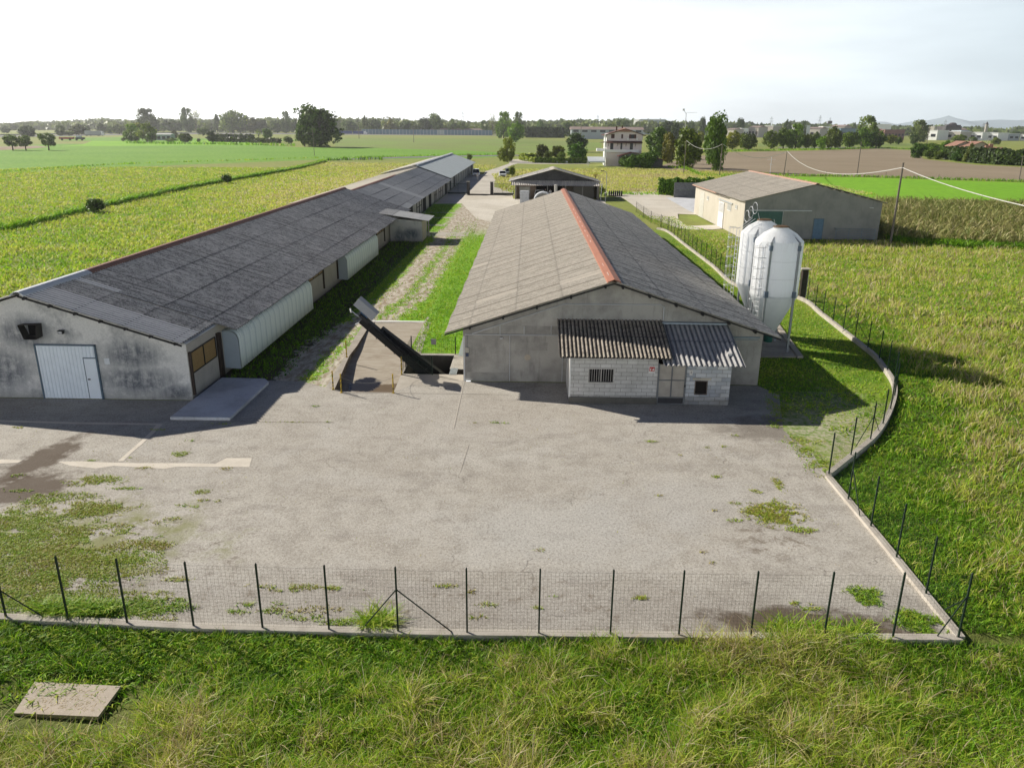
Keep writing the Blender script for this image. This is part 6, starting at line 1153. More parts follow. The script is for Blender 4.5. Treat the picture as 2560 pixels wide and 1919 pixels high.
e = aty(*q(20,2110,170), 1000); e2 = aty(*q(20,1915,145), 1000); MB().bar((b.x,b.y,zt), (e.x,b.y,zt+.8), .3).build('jib', bpy.data.materials['crane_grey'], r); MB().bar((b.x,b.y,zt-1), (e2.x,b.y,e2.z), .5).build('cabin_mast', bpy.data.materials['crane_grey'], r); MB().box(e2.x-1,b.y-1,e2.z-1,e2.x+1.2,b.y+1,e2.z+1.4).build('counterweight', bpy.data.materials['crane_grey'], r)
for n_, x, yb, yt, Y, lb in [(3,566,170,105,1500,'lattice pylon right of the tall dark poplar'),(3,812,165,115,1600,'lattice pylon above the middle of the town'),(3,1080,165,108,1500,'lattice pylon left of the stubby dark mast'),(2,970,160,98,1500,'lattice pylon on the skyline left of the tall lime trees'),(2,1837,165,122,1600,'thin lattice pylon above the long warehouse'),(22,1142,310,215,1500,'thin lattice pylon beside the dark domed building'),(22,1660,340,255,1600,'lattice pylon just left of the church bell tower'),(22,2055,360,300,1800,'small far lattice pylon near the right edge')]:
    r, b, zt, k = mast(n_, x, yb, yt, Y, lb, 'lattice_pylon'); ar = MB()
    for f_, w_ in ((.78, 4.2), (.9, 3.2)): ar.bar(b+Vector((-w_*k,0,zt*f_)), b+Vector((w_*k,0,zt*f_)), .3*k)
    ar.build('cross_arm', steel, r)
r, b, zt, k = mast(3, 1136, 165, 120, 1300, 'stubby dark water mast on the town skyline', 'lattice_pylon'); MB().box(b.x-3,b.y-2,zt*.72,b.x+3,b.y+2,zt*.85).build('platform', far_dark, r)
# ------------------------------------------------------------------ foliage
def foliage_mat(name, ramp, attr='tint', useobj=True, trans=.25):
    s = NT(name); t = s.attr(attr); r = s.n('ShaderNodeValToRGB'); s.L(t, r.inputs[0]); el = r.color_ramp.elements
    while len(el) > 1: el.remove(el[0])
    el[0].position = ramp[0][0]; el[0].color = (*ramp[0][1], 1)
    for p, c in ramp[1:]: e = el.new(p); e.color = (*c, 1)
    c = r.outputs[0]
    if useobj: c = s.mix(1.0, c, s.objcol(), 'MULTIPLY')
    s.col(c).rough(.55); s.b.inputs['Specular IOR Level'].default_value = .3
    tr = s.n('ShaderNodeBsdfTranslucent'); s.L(c, tr.inputs[0]); mxs = s.n('ShaderNodeMixShader'); mxs.inputs[0].default_value = trans
    s.L(s.b.outputs[0], mxs.inputs[1]); s.L(tr.outputs[0], mxs.inputs[2]); s.L(mxs.outputs[0], s.t.nodes['Material Output'].inputs[0]); return s.m
leafm = foliage_mat('foliage', [(0,(.045,.06,.012)),(.35,(.09,.125,.02)),(.7,(.15,.195,.03)),(1,(.25,.28,.07))])
bark = plain('bark', (.11,.085,.06), .9, 0, .2, 6)
grassm = foliage_mat('grass_blades', [(0,(.06,.13,.010)),(.3,(.21,.45,.02)),(.5,(.41,.53,.04)),(.66,(.56,.58,.10)),(.8,(.66,.60,.27)),(.9,(.46,.33,.17)),(1,(.68,.62,.42))], useobj=False, trans=.45)
weedm = foliage_mat('weed_leaves', [(0,(.09,.19,.012)),(.25,(.24,.45,.025)),(.42,(.38,.48,.04)),(.56,(.46,.43,.08)),(.7,(.38,.28,.12)),(1,(.46,.34,.18))], useobj=False, trans=.3)
cornm = foliage_mat('maize_leaves', [(0,(.10,.16,.02)),(.4,(.26,.28,.07)),(.8,(.44,.37,.17)),(1,(.56,.47,.27))], useobj=False)
def quads_mesh(name, C, N, U, size, tint, mat, elong=1.3):
    """leaf-clump quads: centres C, normals N, tangent U"""
    n = len(C); Vv = np.cross(N, U); Vv /= np.linalg.norm(Vv, axis=1, keepdims=True)+1e-9; a = U*size[:,None]*elong; b = Vv*size[:,None]
    jit = lambda: (1+.35*(rng.random((n,1))-.5)); P = np.stack([C-a*jit()-b*jit()*.4, C+a*jit()*.3-b*jit(), C+a*jit()+b*jit()*.4, C-a*jit()*.3+b*jit()], 1).reshape(-1, 3)
    me = bpy.data.meshes.new(name); me.vertices.add(4*n); me.vertices.foreach_set('co', P.astype(np.float32).ravel()); me.loops.add(4*n); me.loops.foreach_set('vertex_index', np.arange(4*n, dtype=np.int32))
    me.polygons.add(n); me.polygons.foreach_set('loop_start', np.arange(0, 4*n, 4, dtype=np.int32)); me.update(calc_edges=True)
    at_ = me.attributes.new('tint', 'FLOAT', 'FACE'); at_.data.foreach_set('value', tint.astype(np.float32)); me.materials.append(mat); return me
def unit(n):
    v = rng.normal(size=(n, 3)); return v/np.linalg.norm(v, axis=1, keepdims=True)
def crown_points(kind, n):
    K = {'round':34,'wide':42,'tall':34,'poplar':34,'olive':18,'bare':20,'conifer':30,'bush':16,'dense':40}[kind]
    d = unit(K); rr = .55+.42*rng.random((K,1)); c = d*rr*.36
    if kind in ('round','dense'): c = c*[1.0,1.0,1.22]; c[:,2] += .51; sg = .085
    elif kind == 'wide': c = c*[1.05,1.05,.85]; c[:,2] = c[:,2]*1.45+.50; sg = .09
    elif kind == 'tall': z = .14+.78*rng.random(K); w_ = .33*np.sin(np.clip((z-.0)/1.0, 0, 1)*np.pi)**.6; a = rng.random(K)*6.28; c = np.stack([np.cos(a)*w_, np.sin(a)*w_, z], 1); sg = .085
    elif kind == 'poplar': z = .12+.82*rng.random(K); w_ = .27*np.clip(np.sin(np.clip((z-.02)/.98, 0, 1)*np.pi), 0, 1)**.45; a = rng.random(K)*6.28; c = np.stack([np.cos(a)*w_, np.sin(a)*w_, z], 1); sg = .10
    elif kind == 'conifer': z = .1+.86*rng.random(K); w_ = .40*(1.02-z); a = rng.random(K)*6.28; c = np.stack([np.cos(a)*w_, np.sin(a)*w_, z], 1); sg = .06
    elif kind == 'bush': c = c*[1.1,1.1,1.05]; c[:,2] += .45; sg = .12
    elif kind == 'olive': c = c*[1.0,1.0,.9]; c[:,2] += .56; sg = .075
    elif kind == 'bare': c = c*[.9,.9,1.0]; c[:,2] += .6; sg = .11
    nn = n//K; C = np.repeat(c, nn, 0); sgk = np.repeat(.55+.95*rng.random((K,1)), nn, 0); off = unit(len(C))*(rng.random((len(C),1))**.45)*sg*1.75*sgk; C = C+off; ctr = np.repeat(c, nn, 0)
    Nn = off/ (np.linalg.norm(off, axis=1, keepdims=True)+1e-9)*.7+unit(len(C))*.7; Nn[:,2] += .15; tint = np.repeat(rng.random(K), nn)*.5+rng.random(len(C))*.5
    return c, C, Nn, tint
PROTO = {}
def proto(kind, n, leaf, seed_):
    key = (kind, seed_)
    r = bpy.data.objects.new('tree', None); c, C, Nn, tint = crown_points(kind, n); Nn /= np.linalg.norm(Nn, axis=1, keepdims=True); U = np.cross(Nn, unit(len(C))); U /= np.linalg.norm(U, axis=1, keepdims=True)+1e-9
    me = quads_mesh('crown', C, Nn, U, leaf*(.6+.8*rng.random(len(C))), tint, leafm); co_ = bpy.data.objects.new('crown', me)
    tr = MB(); h = {'poplar':.5,'conifer':.8,'bush':.4}.get(kind, .55); tr.tube([(0,0,-.01),(.01,0,h*.3),(0,.01,h*.6),(-.01,0,h)], [.035,.028,.022,.012], 7)
    for k in range(0, len(c), 2 if kind == 'bare' else 3): p = c[k]; tr.tube([(0,0,h*(.35+.3*(k%4)/4)), (p[0]*.5, p[1]*.5, (p[2]+h*.5)/2), tuple(p)], [.014,.009,.004], 5)
    tm = bpy.data.meshes.new('trunk'); tm.from_pydata(tr.v, [], tr.f); tm.materials.append(bark); to = bpy.data.objects.new('trunk', tm); PROTO[key] = (me, tm)
for kind, n, leaf in (('round',3400,.029),('wide',4600,.024),('tall',3200,.028),('poplar',4400,.028),('olive',2400,.025),('bare',700,.016),('conifer',2600,.024),('bush',2000,.036),('dense',4600,.027)):
    for sd in range(2 if kind in ('round','dense','bush','wide') else 1): proto(kind, n, leaf, sd)
TN = [0]
def tree(p, h, w_, kind, tint, label, name=None, group=None, cat_='tree', deep=None):
    TN[0] += 1; ks = [k for k in PROTO if k[0] == kind]; me, tm = PROTO[ks[TN[0] % len(ks)]]
    r = bpy.data.objects.new(name or ('shrub' if kind == 'bush' else 'tree'), None); col.objects.link(r); tag(r, label, cat_ if kind != 'bush' else 'shrub', group)
    for nm, m in (('trunk', tm), ('crown', me)):
        o = bpy.data.objects.new(nm, m); col.objects.link(o); o.parent = r; o.color = (tint[0]*1.12, tint[1]*1.22, tint[2]*1.0, 1)
    r.location = p; r.scale = (w_/.84, (deep or w_)/.84, h); r.rotation_euler.z = (TN[0]*2.399) % 6.283 if not deep else 0; return r
DK = (.75,.82,.7); MD = (1.0,1.05,.9); LT = (1.25,1.25,1.0); YL_ = (1.9,1.45,.7); BR = (1.5,1.05,.75); GY = (1.15,1.05,1.0); BL = (.6,.75,.8); LM = (1.5,1.6,.8); OL = (.95,1.0,.95)
HZ = [0]
def T(n, x, yb, yt, wpx, kind, tint, label, Y=None, **k):
    s_ = ZW[n][2]; b = G(n, x, yb)
    if Y or b.y > 1500 or b.y < 0: b = aty(*q(n, x, yb), Y or 1500); b.z = 0
    t_ = q(n, x, yt); h = hgt(b, *t_); w_ = wpx*s_*math.hypot(b.x, b.y)/FPX*.98; b.z = -.02; return tree(b, h, w_, kind, tint, label, **k)
TREES = [
(1,85,350,233,95,'olive',OL,'leftmost of the two grey-green olive-like trees at the far left field corner'),(1,168,350,238,85,'olive',OL,'right one of the touching pair of grey-green trees at the far left'),(1,315,350,222,100,'olive',OL,'single grey-green tree standing alone on the edge of the bright green strip'),
(1,182,262,193,100,'dense',(.4,.5,.6),'dark bluish dome-shaped tree behind the pair at the far left'),(1,42,240,193,50,'round',(.5,.6,.65),'small dark tree at the far left edge behind the highway'),(1,90,215,170,55,'round',GY,'hazy grey tree above the far left roofs'),
(1,392,256,190,48,'tall',DK,'narrow dark tree left of the white lorry'),(1,445,256,222,60,'round',LT,'small pale shrubby tree just left of the white lorry'),(1,508,252,182,90,'round',(.7,.62,.55),'brownish round tree directly behind the white lorry'),(1,555,246,186,55,'round',MD,'green tree touching the brownish one behind the white lorry'),
(1,660,240,172,62,'round',(.55,.6,.55),'dark tree right of the distant yellow field gap'),(1,712,244,195,38,'tall',DK,'small upright dark tree right of the white lorry'),(1,768,246,182,80,'round',(.95,.95,.7),'olive-green tree at the end of the highway tree row'),
(1,955,240,82,112,'tall',(.42,.5,.42),'very tall dark tree with pointed crown rising over the left farm clump'),(1,850,290,180,80,'tall',LM,'light yellow-green tree at the left end of the farm clump'),(1,885,272,160,70,'round',YL_,'yellowing tree just left of the pale rounded one in the farm clump'),(1,946,296,176,104,'dense',(1.5,1.35,.85),'pale rounded yellow-green tree at the front of the farm clump'),(1,968,300,225,62,'bush',DK,'dark bush at the foot of the pale rounded tree'),(1,842,292,245,30,'bush',DK,'small dark bush under the light yellow-green tree'),(1,878,296,256,34,'bush',(.5,.55,.5),'second small dark bush under the farm clump'),(1,798,292,262,26,'bush',MD,'tiny green bush at the left tip of the farm clump'),
(1,1112,236,145,120,'round',(.75,.85,.7),'broad mid-green tree right of the very tall dark one'),(1,1050,232,150,60,'round',GY,'greyish green tree left of the broad mid-green one'),(1,1214,236,78,72,'tall',(.6,.75,.5),'tall two-tiered green tree left of centre in the background clump'),(1,1264,232,76,70,'bare',(1.6,1.4,1.3),'tall nearly leafless grey tree beside the two-tiered one'),
(1,1306,257,195,68,'round',(.8,.95,.45),'rounded yellow-green bushy tree right of the two-tiered tree'),(1,1366,303,228,76,'dense',(.35,.42,.32),'dark dense round bush tree standing alone on the edge of the light crop'),(1,1195,304,232,80,'round',(.85,.8,.6),'reddish green round tree in front of the two-tiered tree'),(1,1105,300,264,56,'bush',LT,'pale bush at the front of the farm garden'),(1,1280,298,270,24,'bush',OL,'very small rounded bush left of the dark dense bush tree'),(1,1125,275,218,48,'round',(.6,.5,.45),'small dark brownish tree in the farm garden'),
(1,1400,236,118,56,'conifer',(.8,.85,.85),'grey pointed conifer left of the big light willow-like tree'),(1,1500,238,88,150,'wide',(1.35,1.35,.75),'big light green spreading tree on the skyline left of centre'),(1,1580,236,112,70,'round',(.75,.75,.65),'greyish tree touching the big light spreading tree'),(1,1630,238,138,110,'round',(.85,.72,.62),'brownish grey tree in the row right of the big light tree'),(1,1682,238,140,80,'round',(.9,.78,.66),'last brownish grey tree in that row'),(1,1545,238,150,90,'round',(.8,.7,.62),'brown-grey tree in front of the big light spreading tree'),
(1,1722,280,198,66,'round',(1.05,1.25,.6),'small bright rounded tree by the highway left of the big dark tree'),(1,1665,280,215,44,'bare',(1.6,1.5,1.1),'thin sparse small tree left of the small bright rounded tree'),(1,1785,238,148,86,'round',(1.0,1.05,.65),'yellow-green tree left of the narrow tree by the big dark tree'),(1,1842,240,100,52,'tall',(.65,.75,.55),'narrow upright tree just left of the big dark tree'),(1,1898,236,132,60,'round',(.95,.95,.7),'olive tree half behind the big dark tree'),(1,1855,310,250,50,'bush',OL,'grey-green bush at the left foot of the big dark tree'),
(1,2060,328,42,262,'wide',(.52,.62,.42),'biggest dark tree of the left background, standing at the crop field edge'),(1,1960,326,150,110,'round',(.7,.85,.5),'lower left lobe tree grown into the biggest dark tree'),
(2,245,222,150,110,'round',OL,'grey-green tree above the blue lorry'),(2,345,215,126,50,'round',GY,'small hazy round tree right of the blue lorry cab'),(2,410,212,140,60,'round',(.65,.75,.65),'dark green tree above the left part of the sound barrier'),(2,500,212,140,70,'round',BR,'brownish tree behind the house roof above the barrier'),(2,600,214,152,80,'round',(.6,.7,.5),'dark tree left of the long dark clipped mass'),(2,712,212,145,120,'dense',(.38,.45,.3),'long dark dense tree above the middle of the barrier'),(2,803,212,104,96,'wide',(1.0,1.05,.85),'pale domed tree on the skyline above the barrier'),(2,905,212,152,80,'round',LT,'pale green tree right of the domed one'),(2,965,212,158,60,'round',(1.2,1.2,.9),'small light tree above the right part of the barrier'),(2,1108,216,158,52,'tall',(1.0,1.1,.6),'small upright tree at the right end of the barrier'),
(2,1160,242,118,60,'bare',(1.5,1.2,1.1),'sparse brown tree left of the tall lime poplars'),(2,1232,272,104,90,'tall',(1.3,1.5,.7),'taller of the lime-green poplars beside the patchy field'),(2,1330,215,106,66,'tall',(1.0,1.0,.8),'paler tree on the skyline behind the lime-green pair'),(2,1310,298,165,112,'round',(1.25,1.55,.6),'round lime-green tree standing in the patchy field'),(2,1640,262,170,96,'dense',(.75,.85,.5),'dark green tree at the left end of the grey warehouse'),(2,1465,215,150,70,'round',(.9,1.15,.5),'bright round tree above the long dark hedge mass'),
(2,1255,424,272,92,'tall',(1.6,1.35,.75),'autumn-brown tree beside the drive where the path crosses'),(2,1213,416,330,36,'bush',(1.5,1.3,.6),'small yellow-brown bush at the foot of the autumn-brown tree'),(2,1482,405,300,92,'round',(.75,.62,.45),'dark reddish tree inside the hedged garden'),(2,1520,412,345,52,'bush',(.8,.75,.5),'small dark bush in the garden beside the reddish tree'),(2,1580,405,310,88,'round',(1.0,.85,.6),'brown-green tree in the garden left of the big dark round tree'),(2,1600,412,352,50,'bush',LT,'pale bush at the foot of the brown-green garden tree'),
(2,1695,360,240,152,'dense',(.42,.55,.36),'big dark round tree in front of the warehouse'),(2,1702,420,305,120,'dense',(.6,.95,.4),'bright green round tree below the big dark round one'),(2,1936,448,365,84,'bush',(1.35,1.6,.55),'round yellow-green shrub right of the white canopy'),(2,1290,518,438,40,'bush',(1.3,1.15,.55),'small autumn-coloured shrub beside the parked cars'),(2,1012,418,366,36,'bush',(1.0,1.0,.6),'dark shrub at the far end of the rear barn'),
(3,10,392,320,70,'bush',(.8,1.0,.6),'large-leaved shrub left in front of the garage'),(3,118,396,300,125,'wide',(.75,1.0,.55),'large spreading shrub tree in front of the garage'),(3,40,398,322,90,'round',(.7,.95,.55),'rounded fig-like tree in front of the pink house'),(3,185,345,175,145,'dense',(.62,.8,.4),'large rounded green tree right of the pink house'),(3,240,372,205,72,'tall',(1.25,.85,.65),'brown-leaved tree right of the pink house'),(3,350,398,182,155,'dense',(.95,.95,.45),'big yellowing rounded tree beside the first cable pole'),(3,494,415,130,118,'poplar',(.75,.95,.5),'tall dark columnar poplar-like tree on the near edge of the soil field'),
(3,240,240,140,140,'dense',(.3,.36,.28),'dark broad tree mass behind the pink house'),(3,290,250,150,60,'dense',(.35,.42,.3),'dark tree at the right end of the broad dark mass'),(3,435,178,128,34,'poplar',(.4,.5,.4),'thin dark poplar on the town skyline left'),(3,640,200,134,42,'poplar',(.4,.5,.4),'pair-like dark poplar on the town skyline'),(3,370,172,135,40,'round',(.6,.7,.6),'hazy round tree left of the thin dark poplar'),
(3,600,295,192,94,'round',(1.7,1.3,.5),'golden autumn tree right of the columnar tree'),(3,415,270,190,60,'round',(1.7,1.25,.5),'golden tree half behind the columnar tree on its left'),(3,652,290,205,50,'round',(1.3,1.3,.5),'yellow-green tree right of the golden autumn tree'),(3,686,302,198,88,'round',(.75,.75,.4),'dark olive tree beside the pale mast'),(3,812,292,188,92,'round',(1.05,1.05,.42),'first tree of the road row, right of the pale mast'),(3,880,292,164,78,'round',(1.0,1.1,.4),'second tree of the road row'),(3,945,292,156,80,'tall',(1.05,1.25,.45),'third tree of the road row, the tallest of its group'),(3,1008,292,200,62,'round',(.95,.9,.5),'fourth tree of the road row, brownish'),(3,1052,290,198,58,'round',(.8,.85,.45),'fifth tree of the road row'),(3,1086,298,214,48,'bush',(1.1,1.4,.45),'bright bush between the fifth and sixth road trees'),(3,1148,292,168,100,'round',(.8,.78,.5),'sixth tree of the road row with broad brown-green crown'),(3,1245,290,188,86,'round',(1.05,1.15,.5),'seventh tree of the road row'),(3,1322,288,172,90,'round',(.95,1.2,.45),'eighth tree of the road row, bright green'),(3,1330,270,112,90,'tall',(1.1,1.1,.8),'tall pale poplar behind the eighth road tree'),(3,1392,288,180,92,'round',(.55,.7,.35),'ninth and darkest tree of the road row'),
(3,1474,268,208,54,'round',(1.4,1.1,.5),'small orange-green tree right of the road row'),(3,1516,268,224,38,'round',(.9,1.0,.6),'tiny tree next to the small orange-green one'),(3,1600,268,212,34,'tall',(.6,.7,.5),'small dark upright tree under the tall greyish tree'),(3,1622,255,135,84,'tall',(1.0,.95,.85),'tall greyish tree left of the white halls'),
(3,1625,344,262,82,'dense',(.5,.75,.45),'isolated dark green bush tree at the left end of the villa hedge'),(3,1690,348,288,58,'bush',(.75,.85,.45),'second bushy tree of the villa hedge from its left end'),(3,1742,352,300,52,'bush',(.65,.7,.45),'third small dark bushy tree of the villa hedge'),(3,1785,336,244,80,'round',(1.05,1.3,.5),'bright green tree in the villa garden'),(3,1700,318,255,110,'round',(1.1,1.3,.55),'light green thicket tree behind the villa hedge'),(3,1845,362,296,70,'dense',(.5,.75,.4),'rounded dark green bush in front of the villa'),(3,1905,368,262,52,'conifer',(1.2,1.0,.9),'brownish conical conifer in front of the red roofs'),(3,1850,262,212,66,'round',(1.1,1.1,.45),'yellowish tree behind the villa on its left'),(3,1925,262,222,40,'round',OL,'olive tree behind the villa roofs'),(3,2052,270,226,46,'round',(1.25,1.15,.5),'yellow-brown tree behind the villa chimney'),(3,2165,222,190,44,'round',(.7,.85,.6),'dark hazy tree above the pale hall at the far right edge'),
(3,905,165,130,44,'round',(.6,.7,.65),'dark hazy double-crowned tree on the skyline above the town'),(3,762,162,140,30,'round',(.6,.7,.65),'small dark hazy tree on the skyline left of the double-crowned one'),(3,995,165,138,26,'tall',(.55,.65,.6),'small upright dark skyline tree right of the double-crowned one'),
(20,1048,340,248,160,'wide',(.9,.95,.85),'pale domed tree on the skyline behind the pink house'),(20,955,385,305,130,'dense',(.55,.65,.4),'dark round tree touching the warehouse roof line'),
]
for t in TREES: T(*t)
# two wild bushes on the ditch and the bare shrub behind the carport
for (x, yb, yt, w_, lb) in ((205,458,425,34,'nearer wild dark bush growing on the ditch bank left of the barns'),(492,396,373,20,'farther small wild bush on the ditch bank')):
    b = at(x*S_, yb*S_); tree(b, hgt(b, x*S_, yt*S_), w_*S_*b.length/FPX, 'bush', (.55,.75,.4), lb)
b = at(1508*1.0, 455); T(19,45,780,690,90,'bare',(2.4,1.4,1.0),'leafless reddish shrub behind the right end of the carport roof')
T(19,130,1000,850,70,'bush',(1.5,1.4,.6),'yellowish shrub between the carport and the street lamp'); T(19,180,1008,955,38,'bush',(.3,.35,.3),'small dark bush at the foot of the street lamp')
# hedges: box-shaped leaf masses, each one a thing with its own stems
def hedge(name, poly, h, n, leaf, tint, label, base=0):
    P = [Vector((p[0], p[1], 0)) for p in poly]; C = []; Nn = []; seg = [(a, b) for a, b in zip(P[:-1], P[1:])]; Ls = np.array([(b-a).length for a, b in seg]); th = hedge.th
    pick = rng.choice(len(seg), n, p=Ls/Ls.sum()); tt_ = rng.random(n); u = rng.random(n)
    A_ = np.array([list(s_[0]) for s_ in seg])[pick]; B_ = np.array([list(s_[1]) for s_ in seg])[pick]; D = B_-A_; D /= np.linalg.norm(D, axis=1, keepdims=True); Pn = np.stack([-D[:,1], D[:,0], 0*D[:,0]], 1)
    face = rng.random(n); q_ = A_+(B_-A_)*tt_[:,None]; hv = h*(1+.08*np.sin(q_[:,0]*1.7)+.06*np.sin(q_[:,0]*4.1+q_[:,1]))
    side = np.where(face < .35, -1, np.where(face < .7, 1, 0)); z = np.where(side == 0, hv, hv*rng.random(n)**.8); lat = np.where(side == 0, (rng.random(n)*2-1)*th/2, side*th/2)
    Cc = q_+Pn*lat[:,None]; Cc[:,2] = z; Cc += rng.normal(size=Cc.shape)*leaf*.55; Cc[:,2] = np.maximum(Cc[:,2], .05)
    Nn = Pn*side[:,None]*1.0+unit(n)*.8; Nn[:,2] += np.where(side == 0, 1, .2); Nn /= np.linalg.norm(Nn, axis=1, keepdims=True); U = np.cross(Nn, unit(n)); U /= np.linalg.norm(U, axis=1, keepdims=True)
    r = empty(name, P[0], label, 'hedge'); me = quads_mesh('foliage', Cc, Nn, U, leaf*(.6+.8*rng.random(n)), rng.random(n), leafm); o = bpy.data.objects.new('foliage', me); col.objects.link(o); o.color = (*tint, 1); put(o, r)
    core = MB()
    for a, b in seg: core.bar(a+Vector((0,0,h*.45)), b+Vector((0,0,h*.45)), th*.6, h*.85)
    core.build('stems', plain('hedge_core', (.012,.018,.008), .95) if 'hedge_core' not in bpy.data.materials else bpy.data.materials['hedge_core'], r)
hedge.th = 2.6; a = G(19,850,985); b = G(19,1075,1000); hh_ = hgt(a, *q(19,850,775)); hedge('hedge', [(a.x+.8,a.y+1.2),(b.x+1,b.y+2.2),(b.x+14,b.y+5)], hh_*.95, 5200, .16, (.75,1.25,.35), 'dense bright laurel hedge beside the concrete panel wall')
hedge.th = 1.2; rg_ = [G(2,1360,398), G(2,1342,408), G(2,1370,418), G(2,1440,428)]; hedge('hedge', [(p.x,p.y) for p in [G(2,1470,397)]+rg_], 1.5, 3500, .3, (2.0,2.0,.5), 'low clipped yellow-green hedge curving round the garden')
hedge('hedge', [(p.x,p.y) for p in (G(2,1442,430), G(2,1600,434), G(2,1780,434))], 1.6, 3500, .3, (.6,.8,.35), 'low clipped dark hedge running straight along the garden')
hedge.th = 6; a = G(2,1375,268); b = G(2,1618,270); hh_ = hgt(a, *q(2,1375,212)); hedge('hedge', [(a.x,a.y),(b.x,b.y)], hh_, 2600, 1.3, (.32,.4,.28), 'tall long very dark hedge left of the grey warehouse')
hedge.th = 3.5; P_ = [G(3,1800,352), G(3,1960,372), G(3,2120,384), G(3,2330,392)]; hh_ = hgt(P_[1], *q(3,1960,304)); hedge('hedge', [(p.x,p.y+2) for p in P_], hh_, 6500, .55, (.32,.45,.26), 'long tall dark hedge enclosing the villa at right')
hedge.th = 2.5; a = G(24,1350,580); b = G(24,2212,600); hedge('hedge', [(a.x,a.y),(b.x,b.y)], 2.6, 2200, .8, (.55,.6,.4), 'low dark rough hedge between the crop and the farm track at left')
hedge('hedge', [(p.x,p.y) for p in (G(24,1350,545), G(24,1850,545))], 3.4, 1600, .9, (.5,.6,.4), 'rough dark hedge along the far side of the farm track')
# ------------------------------------------------------------------ distant woods on the skyline: one mass nobody could count
prof = np.array([(-300,309),(0,311),(60,305),(110,309),(200,300),(240,297),(330,302),(420,299),(520,300),(600,298),(700,300),(860,297),(940,296),(1100,299),(1200,302),(1300,301),(1400,300),(1480,298),(1600,300),(1700,302),(1800,307),(1900,307),(2000,308),(2100,310),(2200,313),(2300,314),(2400,316),(2560,319),(2900,322)], float)
def woods(name, Ymin, Ymax, dpx, dtop, n_per, size, tint, label, ksz, seed_):
    rg = np.random.default_rng(seed_); Cs = []; Ns = []; Ts = []; Ss = []; x = -260.
    while x < (1760 if name == 'nearer_woods' else 2850):
        Y = Ymin+(Ymax-Ymin)*rg.random(); yt = np.interp(x, prof[:,0], prof[:,1])+dtop+rg.normal()*3.2+abs(rg.normal())*2; p = aty(x, yt, Y); h = max(p.z, 4.); w_ = (16+rg.random()*26)*ksz*Y/1000
        for k in range(5):
            c = np.array([p.x+(rg.random()-.5)*w_*.9, Y+(rg.random()-.5)*w_, h*(.35+.42*rg.random())]); o = unit(n_per); o[:,2] *= .9; rr = np.array([w_*.38, w_*.38, h*.30])
            Cs.append(c+o*rr*(.8+.25*rng.random((n_per,1)))); Ns.append(o+.6*unit(n_per)); Ts.append(np.full(n_per, rg.random()*.5)+.5*rng.random(n_per)); Ss.append(np.full(n_per, size*Y/1000))
        x += dpx*(.6+.8*rg.random())
    C = np.vstack(Cs); Nn = np.vstack(Ns); Nn /= np.linalg.norm(Nn, axis=1, keepdims=True); U = np.cross(Nn, unit(len(C))); U /= np.linalg.norm(U, axis=1, keepdims=True)+1e-9; C[:,2] = np.maximum(C[:,2], .5)
    me = quads_mesh(name, C, Nn, U, np.concatenate(Ss)*(.6+.8*rng.random(len(C))), np.concatenate(Ts), leafm); o = bpy.data.objects.new(name, me); col.objects.link(o); o.color = (*tint, 1); tag(o, label, 'woods', None, 'stuff')
woods('distant_woods', 2100, 2900, 12, 2.5, 26, 2.6, (1.0,1.05,1.05), 'hazy blue-grey line of woods on the horizon', 1.1, 1)
woods('nearer_woods', 1500, 1950, 26, 5.5, 26, 2.4, (1.1,1.1,.85), 'darker band of hedgerow trees below the skyline', 1.0, 2)
# hills far at the right, distance haze painted into their pale blue colour
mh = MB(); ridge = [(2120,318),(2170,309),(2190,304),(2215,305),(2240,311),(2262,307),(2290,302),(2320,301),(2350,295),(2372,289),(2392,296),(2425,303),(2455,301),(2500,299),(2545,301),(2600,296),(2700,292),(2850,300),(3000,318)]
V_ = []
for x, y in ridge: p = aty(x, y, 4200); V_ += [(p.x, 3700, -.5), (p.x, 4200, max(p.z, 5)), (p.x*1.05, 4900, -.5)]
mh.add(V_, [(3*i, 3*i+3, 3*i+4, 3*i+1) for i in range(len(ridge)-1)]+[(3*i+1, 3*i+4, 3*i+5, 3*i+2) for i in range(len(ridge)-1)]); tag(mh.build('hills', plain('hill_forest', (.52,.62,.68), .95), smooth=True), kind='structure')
# ------------------------------------------------------------------ grass and weeds
class VN:
    def __init__(s, seed_, n=257): s.g = np.random.default_rng(seed_).random((n, n)); s.n = n
    def __call__(s, x, y, scale):
        x = np.asarray(x)/scale; y = np.asarray(y)/scale; xi = np.floor(x).astype(int); yi = np.floor(y).astype(int); fx = x-xi; fy = y-yi; fx = fx*fx*(3-2*fx); fy = fy*fy*(3-2*fy); g = s.g; n = s.n
        a = g[xi % n, yi % n]; b = g[(xi+1) % n, yi % n]; c = g[xi % n, (yi+1) % n]; d = g[(xi+1) % n, (yi+1) % n]; return (a*(1-fx)+b*fx)*(1-fy)+(c*(1-fx)+d*fx)*fy
vn = VN(5); vn2 = VN(9)
def fbm(x, y, s_): return .5*vn(x, y, s_)+.3*vn2(x, y, s_*.43)+.2*vn(x, y, s_*.19)
_IR, _ID, _F = np.array(IR), np.array(ID), np.array(_f)
def project(P):
    v = P-np.array([0, 0, CAMH]); z = v@_F; return CX+FPX*(v@_IR)/z, CY+FPX*(v@_ID)/z, z
